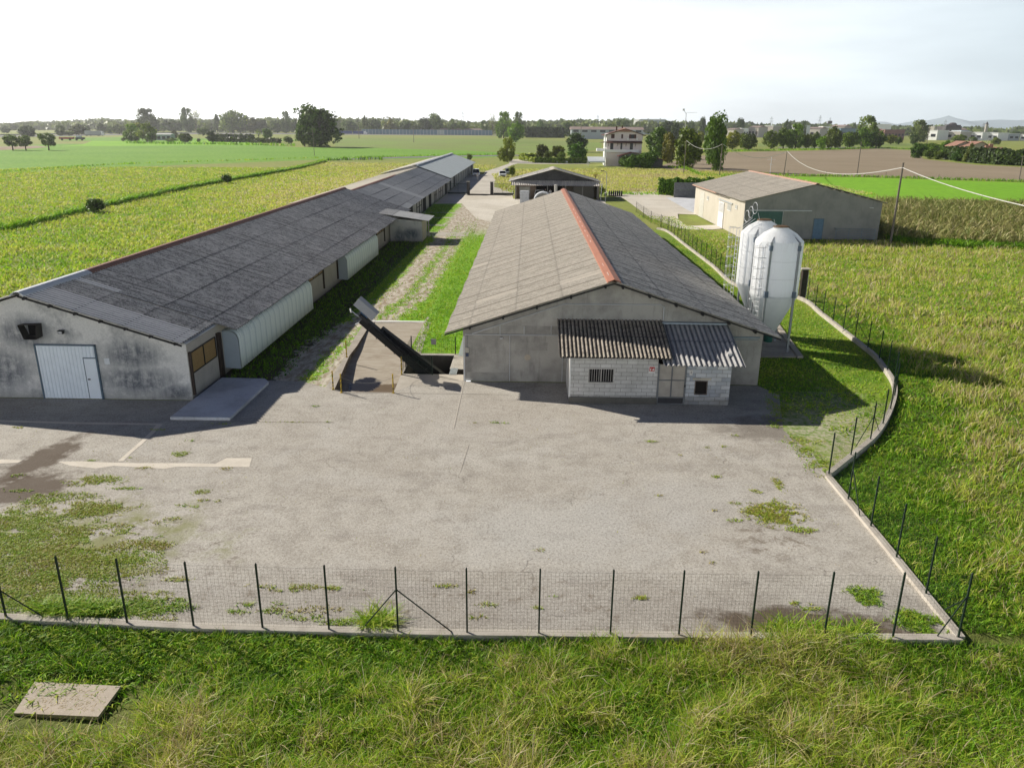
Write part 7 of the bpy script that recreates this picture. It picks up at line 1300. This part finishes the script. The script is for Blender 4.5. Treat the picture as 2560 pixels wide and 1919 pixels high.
def scatter(poly, dens, margin=260):
    """random points inside polygon, near the visible part only"""
    P = np.array([(p[0], p[1]) for p in poly], float); lo = P.min(0); hi = P.max(0); n = int((hi-lo).prod()*dens); pts = lo+(hi-lo)*rng.random((n, 2)); x, y = pts.T; ins = np.zeros(n, bool); j = len(P)-1
    for i in range(len(P)):
        xi, yi = P[i]; xj, yj = P[j]; c = ((yi > y) != (yj > y)); den = (yj-yi) if yj != yi else 1e-9; ins ^= c & (x < (xj-xi)*(y-yi)/den+xi); j = i
    pts = pts[ins]; px, py, z = project(np.column_stack([pts, np.zeros(len(pts))])); k = (z > 1) & (px > -margin) & (px < 2560+margin) & (py < 1919+margin); return pts[k]
def blades(name, P, z0, h, w_, bend, tint, mat, K=2, label=None, cat_=None, parent=None, width_pow=1.0):
    n = len(P)
    if n == 0: return
    az = rng.random(n)*2*np.pi; d = np.stack([np.cos(az), np.sin(az)], 1); pz = rng.random(n)*2*np.pi; s_ = np.stack([np.cos(pz), np.sin(pz)], 1); base = np.column_stack([P, z0]).astype(float); V = np.zeros((n, 2*K+1, 3))
    for k in range(K+1):
        t = k/K; c = base.copy(); c[:,:2] += d*(bend*h*t**1.8)[:,None]; c[:,2] += h*(t-.35*bend*t**2.2)
        if k < K: wv_ = (w_*(1-t*.55))[:,None]*.5; V[:,2*k,:] = c; V[:,2*k,:2] -= s_*wv_; V[:,2*k+1,:] = c; V[:,2*k+1,:2] += s_*wv_
        else: V[:,2*K,:] = c
    off = (np.arange(n)*(2*K+1))[:,None]; L = []
    for k in range(K-1): L += [2*k, 2*k+1, 2*k+3, 2*k+2]
    L += [2*K-2, 2*K-1, 2*K]; L = np.array(L)[None,:]+off; st = []; a = 0
    for k in range(K-1): st.append(a); a += 4
    st.append(a); per = a+3; starts = (np.array(st)[None,:]+(np.arange(n)*per)[:,None]).ravel()
    me = bpy.data.meshes.new(name); me.vertices.add(n*(2*K+1)); me.vertices.foreach_set('co', V.astype(np.float32).ravel()); me.loops.add(n*per); me.loops.foreach_set('vertex_index', L.astype(np.int32).ravel()); me.polygons.add(len(starts)); me.polygons.foreach_set('loop_start', starts.astype(np.int32)); me.update(calc_edges=True)
    at_ = me.attributes.new('tint', 'FLOAT', 'FACE'); at_.data.foreach_set('value', np.repeat(np.clip(tint, 0, 1), K).astype(np.float32)); me.materials.append(mat); o = bpy.data.objects.new(name, me); col.objects.link(o)
    tag(o, label, cat_, None, 'stuff'); return o
N_ = rng.normal; U_ = rng.random
def wild(poly, dens, name, hm, wm, label, tmix=(.42,.26), K=2, green=None, bendm=.5, seed_heads=True):
    P = scatter(poly, dens); lidc = G(12,330,720,-.1); P = P[~((np.abs(P[:,0]-lidc.x) < 2.0) & (P[:,1] < lidc.y+.85) & (P[:,1] > lidc.y-1.15))]; x, y = P.T; a = fbm(x, y, 5.5); b = fbm(x+40, y-17, 1.7); keep = U_(len(P)) < np.clip(.55+.8*b, 0, 1); P = P[keep]; x, y = P.T; a = a[keep]; b = b[keep]; n = len(P)
    g = green(x, y) if green else np.zeros(n); c = vn(x-9, y+31, .55); tall = np.clip(.78+.6*(a-.5)*2+.6*(b-.5)*2+.5*(c-.5), .45, 1.3)*(1-.5*g); h = hm*tall*(.5+.9*U_(n))
    t = tmix[0]+.9*tmix[1]*(a-.5)*2+.16*(b-.5)*2+.17*N_(size=n)-.3*g; t = np.where(c > .70, t+.16, t)
    if seed_heads: hd = U_(n) < (.06+.12*np.clip(a*2.2-.75, 0, 1)+.12*(c > .74))*(1-g); t[hd] = .80+.20*U_(hd.sum()); h[hd] *= 1.2
    return blades(name, P, gh(x, y)-.02, h, wm*(.6+.8*U_(n)), bendm*(.3+1.2*U_(n)), t, grassm, K, label, 'grass')
def wallx(y):
    out_ = np.full(len(y), 17.0); pts = [(w__.x, w__.y) for w__ in CURV]+[]; allp = [(WALL_R[0].x, WALL_R[0].y)]+pts
    for (xa, ya), (xb, yb) in zip(allp[:-1], allp[1:]):
        lo_, hi_ = min(ya, yb), max(ya, yb); k = (y >= lo_) & (y <= hi_); t = (y[k]-ya)/(yb-ya if abs(yb-ya) > 1e-6 else 1e-6); out_[k] = xa+(xb-xa)*t
    return out_
near_poly = [(-19, 8), (18, 8), (18, near_wall_y(11.6)-.2), (FRONT_R.x+.2, FRONT_R.y-.18)] + [(p.x, p.y-.17) for p in NEARW[::-1][1:-1]]
def gr_near(x, y): d = np.array([near_wall_y(v) for v in x])-y; return np.clip(1.0-d/2.3+.6*(fbm(x, y, 3)-.5)*2-np.clip((x+3)/9, -.3, .8), 0, 1)
wild(near_poly, 640, 'tall_grass', .62, .023, 'tall mixed wild grass with seed heads in front of the near wall', (.475,.27), 3, gr_near, .85)
# soft leafy weeds close under the near wall at the left
P = scatter([(-18,11.5),(0,11.5),(6,15)]+[(p.x, p.y-.2) for p in NEARW[::-1][2:-1]], 330); x, y = P.T; k = U_(len(P)) < gr_near(x, y); P = P[k]; x, y = P.T; n = len(P)
blades('leafy_weeds', P, gh(x, y), .14+.16*U_(n), .03+.03*U_(n), .8+.6*U_(n), .27+.25*fbm(x, y, .8)+.14*N_(size=n), grassm, 2, 'low leafy green weeds just below the near wall', 'weeds')
o_right = [(FRONT_R.x+.25, 8), (FRONT_R.x+.28, FRONT_R.y)] + [(WALL_R[1].x+.22, WALL_R[1].y)] + [(c.x+.28, c.y-.1) for c in CURV[1:]]
def gr_right(x, y): return np.clip(1.3-(x-wallx(y))/3.2+(fbm(x, y, 4)-.5)*1.6, 0, 1)
rp1 = [p for p in o_right if p[1] < 36]; 
def right_poly(y0, y1, xmax):
    ys_ = np.linspace(y0, y1, 40); xs_ = wallx(ys_)+.26; return [(a, b) for a, b in zip(xs_, ys_)]+[(xmax, y1), (xmax, y0)]
wild(right_poly(8, 28, 34), 190, 'meadow_grass', .5, .036, 'tall yellow-green meadow grass outside the right wall', (.49,.24), 3, gr_right, .75)
wild(right_poly(28, 52, 58), 75, 'meadow_grass', .48, .055, 'meadow grass beyond the curve of the right wall', (.50,.22), 2, gr_right, .7)
wild(right_poly(52, 97, 95), 24, 'meadow_grass', .5, .10, 'rough meadow between the silos and the maize', (.51,.22), 2, gr_right, .7)
for (ya, yb_, dn, wd_) in ((9, 30, 150, .03), (30, 60, 60, .05)):
    ys_ = np.linspace(ya, yb_, 40); xs_ = wallx(ys_)+.2; P = scatter([(a_, b_) for a_, b_ in zip(xs_, ys_)]+[(a_+4.2, b_) for a_, b_ in zip(xs_[::-1], ys_[::-1])], dn); x, y = P.T; n = len(P)
    blades('verge_grass', P, gh(x, y)-.02, .14+.16*U_(n), wd_*(.6+.8*U_(n)), .7+.6*U_(n), .28+.22*(fbm(x, y, 2)-.5)*2+.12*N_(size=n), grassm, 2, 'lush short green grass just outside the curving wall' if ya > 20 else 'lush short green grass just outside the right wall', 'grass')
# left meadow behind the long barns
def ditch_d(x, y):                         # distance to the ditch line
    A_ = np.array([(p.x, p.y) for p in DL]); return np.abs(y-np.interp(x, A_[:,0], A_[:,1]))
DL = [at(x_*S_, y_*S_) for x_, y_ in [(-200,520),(0,500),(100,476),(200,452),(300,430),(400,408),(480,394),(560,380),(640,366),(700,350)]]
lm = [(-32.6,30),(-32.6,170),(-25,235),(-60,260),(-150,250),(-190,150),(-140,60),(-70,30)]
P = scatter(lm, 13, 60); d = np.hypot(P[:,0], P[:,1]); P = P[U_(len(P)) < np.clip((95/d)**1.6, .12, 1)]; x, y = P.T; n = len(P); d = np.hypot(x, y); a = fbm(x, y, 9); b = fbm(x, y, 2.5); far_ = np.clip((d-110)/60, 0, 1)
tanr = np.exp(-(((x+38)/22)**2+((y-185)/75)**2)); t = .45+.28*(b-.5)*2+.10*N_(size=n)+.06*far_+.16*tanr; yel_ = (U_(n) < .05*(1-far_)*np.clip(a*2-.5, 0, 1)); t[yel_] = .72
blades('meadow_weeds', P, np.zeros(n), (.25+.45*b)*(.6+.6*U_(n)), (.07+.075*(d/120))*(.6+.8*U_(n)), .5+.6*U_(n), t, grassm, 2, 'yellow-green weedy meadow behind the long left barns', 'grass')
P = []
for a_, b_ in zip(DL[:-1], DL[1:]):
    L = (b_-a_).length; m = int(L*26); tt_ = U_(m); off = N_(size=m)*.8-.2; P.append(np.stack([a_.x+(b_.x-a_.x)*tt_, a_.y+(b_.y-a_.y)*tt_+off*2.0+1.8], 1))
P = np.vstack(P); n = len(P); d = np.hypot(*P.T); blades('ditch_grass', P, np.zeros(n), .9+.7*U_(n), .12+.10*d/120, .4+.5*U_(n), .26+.10*N_(size=n)+.12*(fbm(*P.T, 6)), grassm, 2, 'tall bright green grass along the ditch line across the left meadow', 'grass')
# meadow round the pink house and drive
for poly, dens, tb, nm, lb in (([(-11,232),(-6,172),(-3,164.5),(16,164.5),(40,163),(75,170),(75,260),(30,275),(-5,262)], 2.6, .72, 'house_meadow', 'tan and green meadow between the carport and the pink house'),([(-80,236),(-25,236),(-17,250),(-12,262),(-12,290),(-80,300)], 2.0, .72, 'path_meadow', 'tan meadow beyond the end of the rear barn')):
    P = scatter(poly, dens, 40); x, y = P.T; n = len(P); a = fbm(x, y, 11); blades(nm, P, np.zeros(n), .3+.4*U_(n), .18+.1*U_(n), .5+.5*U_(n), tb+.22*(a-.5)*2+.08*N_(size=n)-.36*np.clip((174-y)/8, 0, 1), grassm, 2, lb, 'grass')
# edges of the fields
def edge_grass(pts, n_per_m, h, wdt, spread, tint_, nm, lb):
    P = []
    for a_, b_ in zip(pts[:-1], pts[1:]):
        m = int((b_-a_).length*n_per_m); tt_ = U_(m); P.append(np.stack([a_.x+(b_.x-a_.x)*tt_, a_.y+(b_.y-a_.y)*tt_+N_(size=m)*spread], 1))
    P = np.vstack(P); n = len(P); blades(nm, P, np.zeros(n), h*(.6+.8*U_(n)), wdt*(.6+.8*U_(n)), .4+.5*U_(n), tint_+.12*N_(size=n), grassm, 2, lb, 'grass')
edge_grass([G(3,*p) for p in [(700,436),(900,441),(1300,447),(1800,463),(2212,476),(2500,490)]], 12, .9, .25, .9, .22, 'field_margin', 'green weedy margin between soil field and bright crop')
edge_grass([G(3,*p) for p in [(430,305),(560,306),(1000,298),(1400,288),(1600,297)]], 6, 1.2, .5, 3.5, .3, 'verge', 'green verge under the row of road trees')
edge_grass([G(3,*p) for p in [(240,395),(330,400),(420,440),(560,445),(680,440)]], 9, 1.1, .3, 3.5, .3, 'pole_bank', 'green bank round the first cable poles')
edge_grass([at(x_*S_, y_*S_) for x_, y_ in [(-50,374),(0,372),(240,356),(480,348),(700,341)]], 3, .8, .35, 1.2, .35, 'crop_margin', 'uneven grassy margin at the near edge of the light crop')
edge_grass([G(2,*p) for p in [(150,405),(430,394),(700,387),(1000,381),(1330,377)]], 4, .9, .35, 1.0, .28, 'path_margin', 'grassy margin of the farm path')
edge_grass([G(2,*p) for p in [(90,416),(430,408),(450,412)]], 5, 1.6, .45, 1.0, .12, 'bramble_row', 'dark bramble growth beside the farm path')
edge_grass([G(1,*p) for p in [(820,305),(1000,308),(1400,312),(1900,322)]], 3, 2.4, .8, 2.5, .25, 'garden_margin', 'rough growth along the edge of the farm garden')
# grass inside the fence
P = scatter([(-7.1,44.8),(-3.3,44.8),(-3.3,100),(-7.0,98)], 95, 50); x, y = P.T; P = P[U_(len(P)) < np.clip((62/np.hypot(x, y))**1.6, .25, 1)]; x, y = P.T; n = len(P); blades('lawn_strip', P, np.zeros(n), .10+.10*U_(n)+.1*(fbm(x, y, 1.2) > .62), .035+.03*U_(n), .6+.6*U_(n), .34+.12*N_(size=n)+.12*(fbm(x, y, 2)-.5), grassm, 2, 'bright green grass strip along the left wall of the central barn', 'grass')
def lane_density(x, y):
    w_ = fbm(x, y, 2.2)*1.6-.8; sf = np.clip((y-44)/18, 0, 1)*2.2; t1 = np.exp(-((x+12.9-sf+w_)/1.0)**2); t2 = .75*np.exp(-((x+10.9-sf+w_)/.8)**2); far_ = np.clip((y+10*w_-96)/25, 0, 1)*(x > -12.4); return np.clip(1-1.05*np.maximum(t1, t2), 0, 1)*(1-far_)
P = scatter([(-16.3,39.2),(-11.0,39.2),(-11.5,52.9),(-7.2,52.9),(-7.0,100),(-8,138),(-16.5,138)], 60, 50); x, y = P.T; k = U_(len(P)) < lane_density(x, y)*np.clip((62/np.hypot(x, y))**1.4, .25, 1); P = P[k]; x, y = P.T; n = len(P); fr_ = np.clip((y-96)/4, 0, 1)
blades('lane_grass', P, np.zeros(n), .08+.14*U_(n)+.10*(x < -14), .045+.04*U_(n), .6+.6*U_(n), .40-.10*fr_+.14*N_(size=n)-.30*(x < -12.9)*(y < 92), grassm, 2, 'patchy grass between the wheel tracks of the lane', 'grass')  # blade tint lowered by the left barn, its shade put into the colour
ys_ = np.linspace(33.5, 96, 60); bp = [(max(12.5, 12.5), y_) for y_ in (39.5, 96)]; pin = [(a_-.3, b_) for a_, b_ in zip(wallx(ys_), ys_)]
P = scatter([(14.2,31.5),(12.9,36),(12.5,39.5),(12.5,96)]+pin[::-1], 75, 50); x, y = P.T; bare = np.exp(-(((x-14.6)/2.3)**2+((y-33.0)/4.8)**2))*(fbm(x, y, .9) < .58); k = (U_(len(P)) < (1-.92*bare)*np.clip((50/np.hypot(x, y))**1.4, .2, 1)) & ~((x < 17) & (y > 44.6) & (y < 52.2)); P = P[k]; x, y = P.T; n = len(P)
blades('bank_grass', P, np.zeros(n), .07+.12*U_(n), .035+.04*U_(n), .6+.6*U_(n), .38+.14*N_(size=n)+.25*(fbm(x, y, 3)-.5)*2, grassm, 2, 'short green grass between the central barn and the curved wall', 'grass')
P = scatter([tuple(G(8,*p))[:2] for p in [(110,440),(400,450),(500,520),(700,560),(860,600),(930,640),(930,900),(900,960),(345,560)]], 14, 50); n = len(P); blades('storage_grass', P, np.zeros(n), .1+.15*U_(n), .08+.05*U_(n), .6+.6*U_(n), .42+.15*N_(size=n)+.3*(fbm(*P.T, 4)-.5), grassm, 2, 'worn grass beside the grey storage barn', 'grass')
# maize field at the right
cpoly = [tuple(G(8,*p))[:2] for p in [(2010,640),(2212,665),(2212,300)]]; Y_ = 100
cpoly = [(45.5,99),(47,96),(70,90),(100,84),(130,92),(130,150),(88,146),(62,150),(47,140),(45.5,130)]
P = scatter(cpoly, 1.7, 40); P = np.repeat(P, 7, 0)+N_(size=(len(P)*7, 2))*.10; n = len(P); x, y = P.T; a = fbm(x, y, 12); hh_ = 1.2+1.1*U_(n); b0_ = blades('maize_field', P, .02+.9*U_(n)*(U_(n) > .4), hh_*.75, .12+.07*U_(n), .5+.7*U_(n), .42+.4*(a-.4)+.22*N_(size=n), cornm, 2, 'tall ripening maize field beyond the right meadow', 'maize')
P = scatter([(45.2,98.5),(46.5,94.5),(70,88),(100,82),(100,85),(70,91.5),(47.5,97.5),(46,101)], 40, 40); n = len(P); blades('maize_edge_weeds', P, np.zeros(n), .5+.6*U_(n), .12+.08*U_(n), .5+.6*U_(n), .22+.12*N_(size=n), grassm, 2, 'lush green weeds along the near edge of the maize', 'weeds')
# weeds growing through the yard
W_ = []                                  # (world x, y, rx, ry, density, tint)
def wp(n_, x, y, rx, ry, dn, t_): p = G(n_, x, y) if n_ else at(x, y); W_.append((p.x, p.y, rx, ry, dn, t_))
for a_ in [(15,750,480,1.0,.45,150,.46),(15,480,600,1.4,.30,110,.44),(15,330,640,.7,.25,130,.38),(15,600,700,2.0,.55,95,.50),(15,180,760,1.6,.45,120,.40),(15,700,720,1.2,.5,110,.52),(15,250,870,2.2,.5,100,.42),(15,60,900,1.8,.6,110,.40),(15,600,880,1.4,.35,90,.54),(15,350,1000,2.4,.35,90,.52),(15,120,1050,2.0,.5,110,.46),(15,1100,990,.9,.40,120,.52),(15,950,1100,1.0,.30,120,.44),(15,500,1110,1.5,.3,90,.54),(15,120,1230,1.9,.45,120,.38),(15,600,1250,1.6,.35,120,.36),(15,100,1400,1.6,.4,150,.36),(15,400,1330,1.2,.3,90,.42),(15,1150,1470,1.1,.35,190,.30),(15,850,1530,.9,.2,150,.32),(15,1250,1000,.35,.3,110,.6),
    (15,1600,570,.35,.22,120,.44),(15,1590,640,.4,.15,120,.5),(15,1740,640,.4,.12,120,.5),(15,980,540,.55,.12,130,.36),(15,1410,270,.45,.25,120,.4),(15,1495,165,.22,.1,120,.3),(15,1000,830,.4,.12,110,.45),(15,1210,815,.35,.16,90,.5),(15,960,680,.35,.12,120,.38),(15,1360,780,.3,.1,100,.5),(15,200,560,.7,.12,130,.35),(15,150,440,.3,.12,120,.36),(15,1440,675,.25,.1,100,.36),(15,1540,685,.2,.08,100,.36),(15,1800,385,.3,.15,90,.6),(15,1145,380,.35,.15,90,.55),(15,720,320,.25,.08,110,.36),(15,990,298,.25,.08,110,.36),
    (12,880,140,.5,.12,130,.5),(12,1480,175,1.3,.14,110,.5),(12,1750,185,.7,.12,110,.46),(12,1440,255,.5,.12,120,.4),(12,1280,265,.4,.1,130,.34),(12,1190,300,.35,.1,130,.36),(12,1530,330,.6,.16,130,.38),(12,1700,350,.6,.14,130,.34),(12,1360,300,.5,.1,120,.4),(12,860,240,.5,.1,120,.42),(12,1440,190,.4,.14,120,.5),(12,1560,290,1.2,.18,60,.6),
    (18,1050,208,.42,.10,160,.38),(18,275,115,.22,.05,160,.32),(18,340,117,.25,.05,160,.32),(18,180,115,.2,.04,120,.4),(18,1690,570,.95,.95,170,.50),(18,1630,560,.8,.5,150,.54),(18,1820,655,.5,.2,150,.44),(18,1760,600,.6,.35,110,.5),(18,1705,425,.2,.55,140,.48),(18,1590,460,.2,.2,120,.48),(18,1480,520,.3,.1,110,.5),(18,1490,605,.28,.12,120,.42),(18,1385,385,.2,.12,120,.42),(18,1420,235,.3,.1,100,.48),(18,1340,240,.15,.06,100,.5),(18,1160,300,.25,.05,100,.6),(18,1210,278,.2,.05,100,.6),(18,1480,180,.18,.08,110,.42),(18,1840,255,.4,.35,120,.44),(18,1930,320,.55,.4,130,.4),(18,1850,210,.9,.4,60,.5),(18,1100,480,.15,.06,90,.5),(18,1375,558,.18,.08,100,.6),
    (18,1000,995,.24,.1,130,.46),(18,240,1030,.3,.1,120,.48),(18,30,935,.35,.1,120,.5),(18,175,965,.25,.12,100,.6),(18,195,1095,.25,.1,120,.46),(18,570,990,.16,.06,110,.42),(18,490,1045,.18,.07,130,.36),(18,510,755,.15,.1,90,.62),(18,1320,765,.12,.1,90,.6),(18,1370,818,.14,.08,90,.6),(18,1560,690,.14,.06,90,.5),
    (13,1370,215,.48,.32,190,.28),(13,1395,260,.42,.2,170,.28),(13,1050,270,.4,.12,150,.42),(13,1090,295,.35,.1,150,.42),(13,1680,370,.75,.36,230,.24),(13,1610,330,.3,.3,150,.3),(13,1360,370,.4,.15,150,.34),(13,1730,410,.5,.2,200,.24),(13,205,240,.2,.08,120,.5),
    (4,2025,812,.2,.07,110,.3),(4,1900,915,.9,.03,50,.4),(4,1760,915,.4,.03,60,.38),(5,440,1383,.12,.04,120,.3),(5,130,1385,.3,.04,100,.42),(5,280,985,.6,.3,90,.36),(4,1400,925,.8,.06,80,.5),(4,1020,965,.5,.1,60,.45),(4,90,950,.4,.12,90,.5)]: wp(*a_)
Pl, Hl, Tl = [], [], []
m = 150000; x = -22+17*U_(m); y = 17.6+9*U_(m); kx = np.clip((-9.5-x-.55*(y-18))/4.5, 0, 1)*np.clip((24.6-y)/2.5, 0, 1); kk_ = fbm(x*.6+7, y*1.6-3, 1.1); k = (kk_ > .58-.30*kx) & (kx > .02) & (U_(m) < .35+kx) & np.array([yy > near_wall_y(xx)+.2 for xx, yy in zip(x, y)]); x, y = x[k], y[k]
Pl.append(np.stack([x, y], 1)); Hl.append(.025+.06*U_(len(x))); Tl.append(.46+.25*(fbm(x, y, 2.2)-.5)*2+.10*N_(size=len(x))-.10*np.clip((20-y)/2, 0, 1))
for (x0_, y0_, rx, ry, dn, t_) in W_:
    m = max(18, int(math.pi*rx*ry*dn*6.0)); rr = np.sqrt(U_(m))*(.7+.6*U_(m)); aa = U_(m)*6.283; x = x0_+rx*rr*np.cos(aa)*1.1; y = y0_+ry*rr*np.sin(aa)*1.1; k = fbm(x+3, y-2, .45) > .40+.12*(rr > .8); x, y = x[k], y[k]; Pl.append(np.stack([x, y], 1)); Hl.append((.035+.07*U_(len(x)))*(1.5 if t_ < .35 else 1)); Tl.append(t_+.13*N_(size=len(x))+.1*(fbm(x, y, .7)-.5))
m = 9000; x = -22+36*U_(m); y = 17.9+17*U_(m); k = (fbm(x, y, .55)*.6+fbm(x, y, 3.3)*.4 > .635) & (y > 18.1) & ~((x > 2) & (x < 10.2) & (y > 35.9)); x, y = x[k], y[k]; Pl.append(np.stack([x, y], 1)); Hl.append(.02+.03*U_(len(x))); Tl.append(.62+.12*N_(size=len(x)))
P = np.vstack(Pl); n = len(P); blades('yard_weeds', P, np.full(n, .006), np.concatenate(Hl), .018+.022*U_(n), .9+.8*U_(n), np.concatenate(Tl), weedm, 2, 'patches of weeds growing through the concrete yard', 'weeds')
_ep = [(p.x, p.y) for p in right_line]; Pe = []
for (xa, ya), (xb, yb) in zip(_ep[:-1], _ep[1:]):
    m = int(math.hypot(xb-xa, yb-ya)*260); tt_ = U_(m); Pe.append(np.stack([xa+(xb-xa)*tt_+N_(size=m)*.28-.15, ya+(yb-ya)*tt_+N_(size=m)*.28], 1))
P = np.vstack(Pe); P = P[fbm(P[:,0], P[:,1], .8) > .44]; n = len(P); blades('edge_weeds', P, np.full(n, .006), .04+.08*U_(n), .02+.025*U_(n), .9+.8*U_(n), .38+.16*N_(size=n), weedm, 2, 'ragged weeds along the right edge of the concrete near the bank', 'weeds')
# taller pale grass tuft in the left corner of the yard, tufts on the near wall
for k_, (n_, x_, y_, rx, ry, m, h_, t_, lb) in enumerate([(12,370,300,1.2,.25,1500,.34,.42,'pale tufts of long grass inside the near wall at the left'),(12,1900,400,.45,.35,420,.5,.45,'clump of long grass reaching over the near wall at its braced post'),(13,1000,470,.8,.35,500,.5,.45,'clump of reedy grass standing against the near wall at right'),(13,1250,480,1.0,.3,500,.45,.45,'looser reedy grass right of the wall clump')]):
    p = G(n_, x_, y_, -.3 if k_ else 0); aa = U_(m)*6.283; rr = np.sqrt(U_(m)); P = np.stack([p.x+rx*rr*np.cos(aa), p.y+ry*rr*np.sin(aa)], 1); blades('grass_tuft', P, np.full(m, .0 if k_ == 0 else -.1), h_*(.6+.8*U_(m)), .028+.02*U_(m), .7+.7*U_(m), t_+.14*N_(size=m), grassm, 3, lb, 'grass')
# weathered board lying in the near grass
o = MB().prism([(p.x, p.y) for p in (G(12,170,633,-.05), G(12,605,655,-.05), G(12,490,808,-.05), G(12,65,790,-.05))], -.24, -.145); bm_ = NT('weathered_board'); nn1 = bm_.noise(2.2, 6, .7); vv = bm_.noise(14, 4, .8, bm_.mapping((1,3,1), .5)); bm_.col(bm_.mix(bm_.math('MULTIPLY', bm_.rng(vv, .56, .66), bm_.rng(nn1, .4, .6)), bm_.mix(bm_.rng(nn1, .35, .7), (.50,.43,.35), (.40,.345,.28)), (.75,.70,.60))).rough(.9)
tag(o.build('concrete_lid', bm_.m), 'rectangular brownish lid lying in the grass at the bottom left', 'lid')
bx_ = G(12,330,720,-.05); m = 260; P = np.stack([bx_.x+(U_(m)-.5)*1.7, bx_.y+(U_(m)-.5)*.75], 1); o = blades('dry_stalks', P, np.full(m, -.14), .02+.02*U_(m), .015+.012*U_(m), 6+5*U_(m), .93+.07*U_(m), grassm, 2, 'dry pale grass clippings strewn on the lid', 'straw')
P = scatter([(bx_.x-3,bx_.y-1.6),(bx_.x+3,bx_.y-1.6),(bx_.x+3,bx_.y+1.5),(bx_.x-3,bx_.y+1.5)], 1)
# a few broad dock plants in the bright strip
# ------------------------------------------------------------------ haze
hz = MB().box(-5200, -5200, -1.5, 5200, 5200, 160).build('haze', bpy.data.materials.new('haze')); hm_ = hz.data.materials[0]; hm_.use_nodes = True; ht = hm_.node_tree; ht.nodes.clear(); ho = ht.nodes.new('ShaderNodeOutputMaterial'); hv = ht.nodes.new('ShaderNodeVolumePrincipled')
hv.inputs['Color'].default_value = (.97,.985,1.0,1); hv.inputs['Density'].default_value = .00010; hv.inputs['Anisotropy'].default_value = .55; ht.links.new(hv.outputs[0], ho.inputs['Volume']); tag(hz, 'thin pale haze over the plain', 'haze', None, 'stuff')
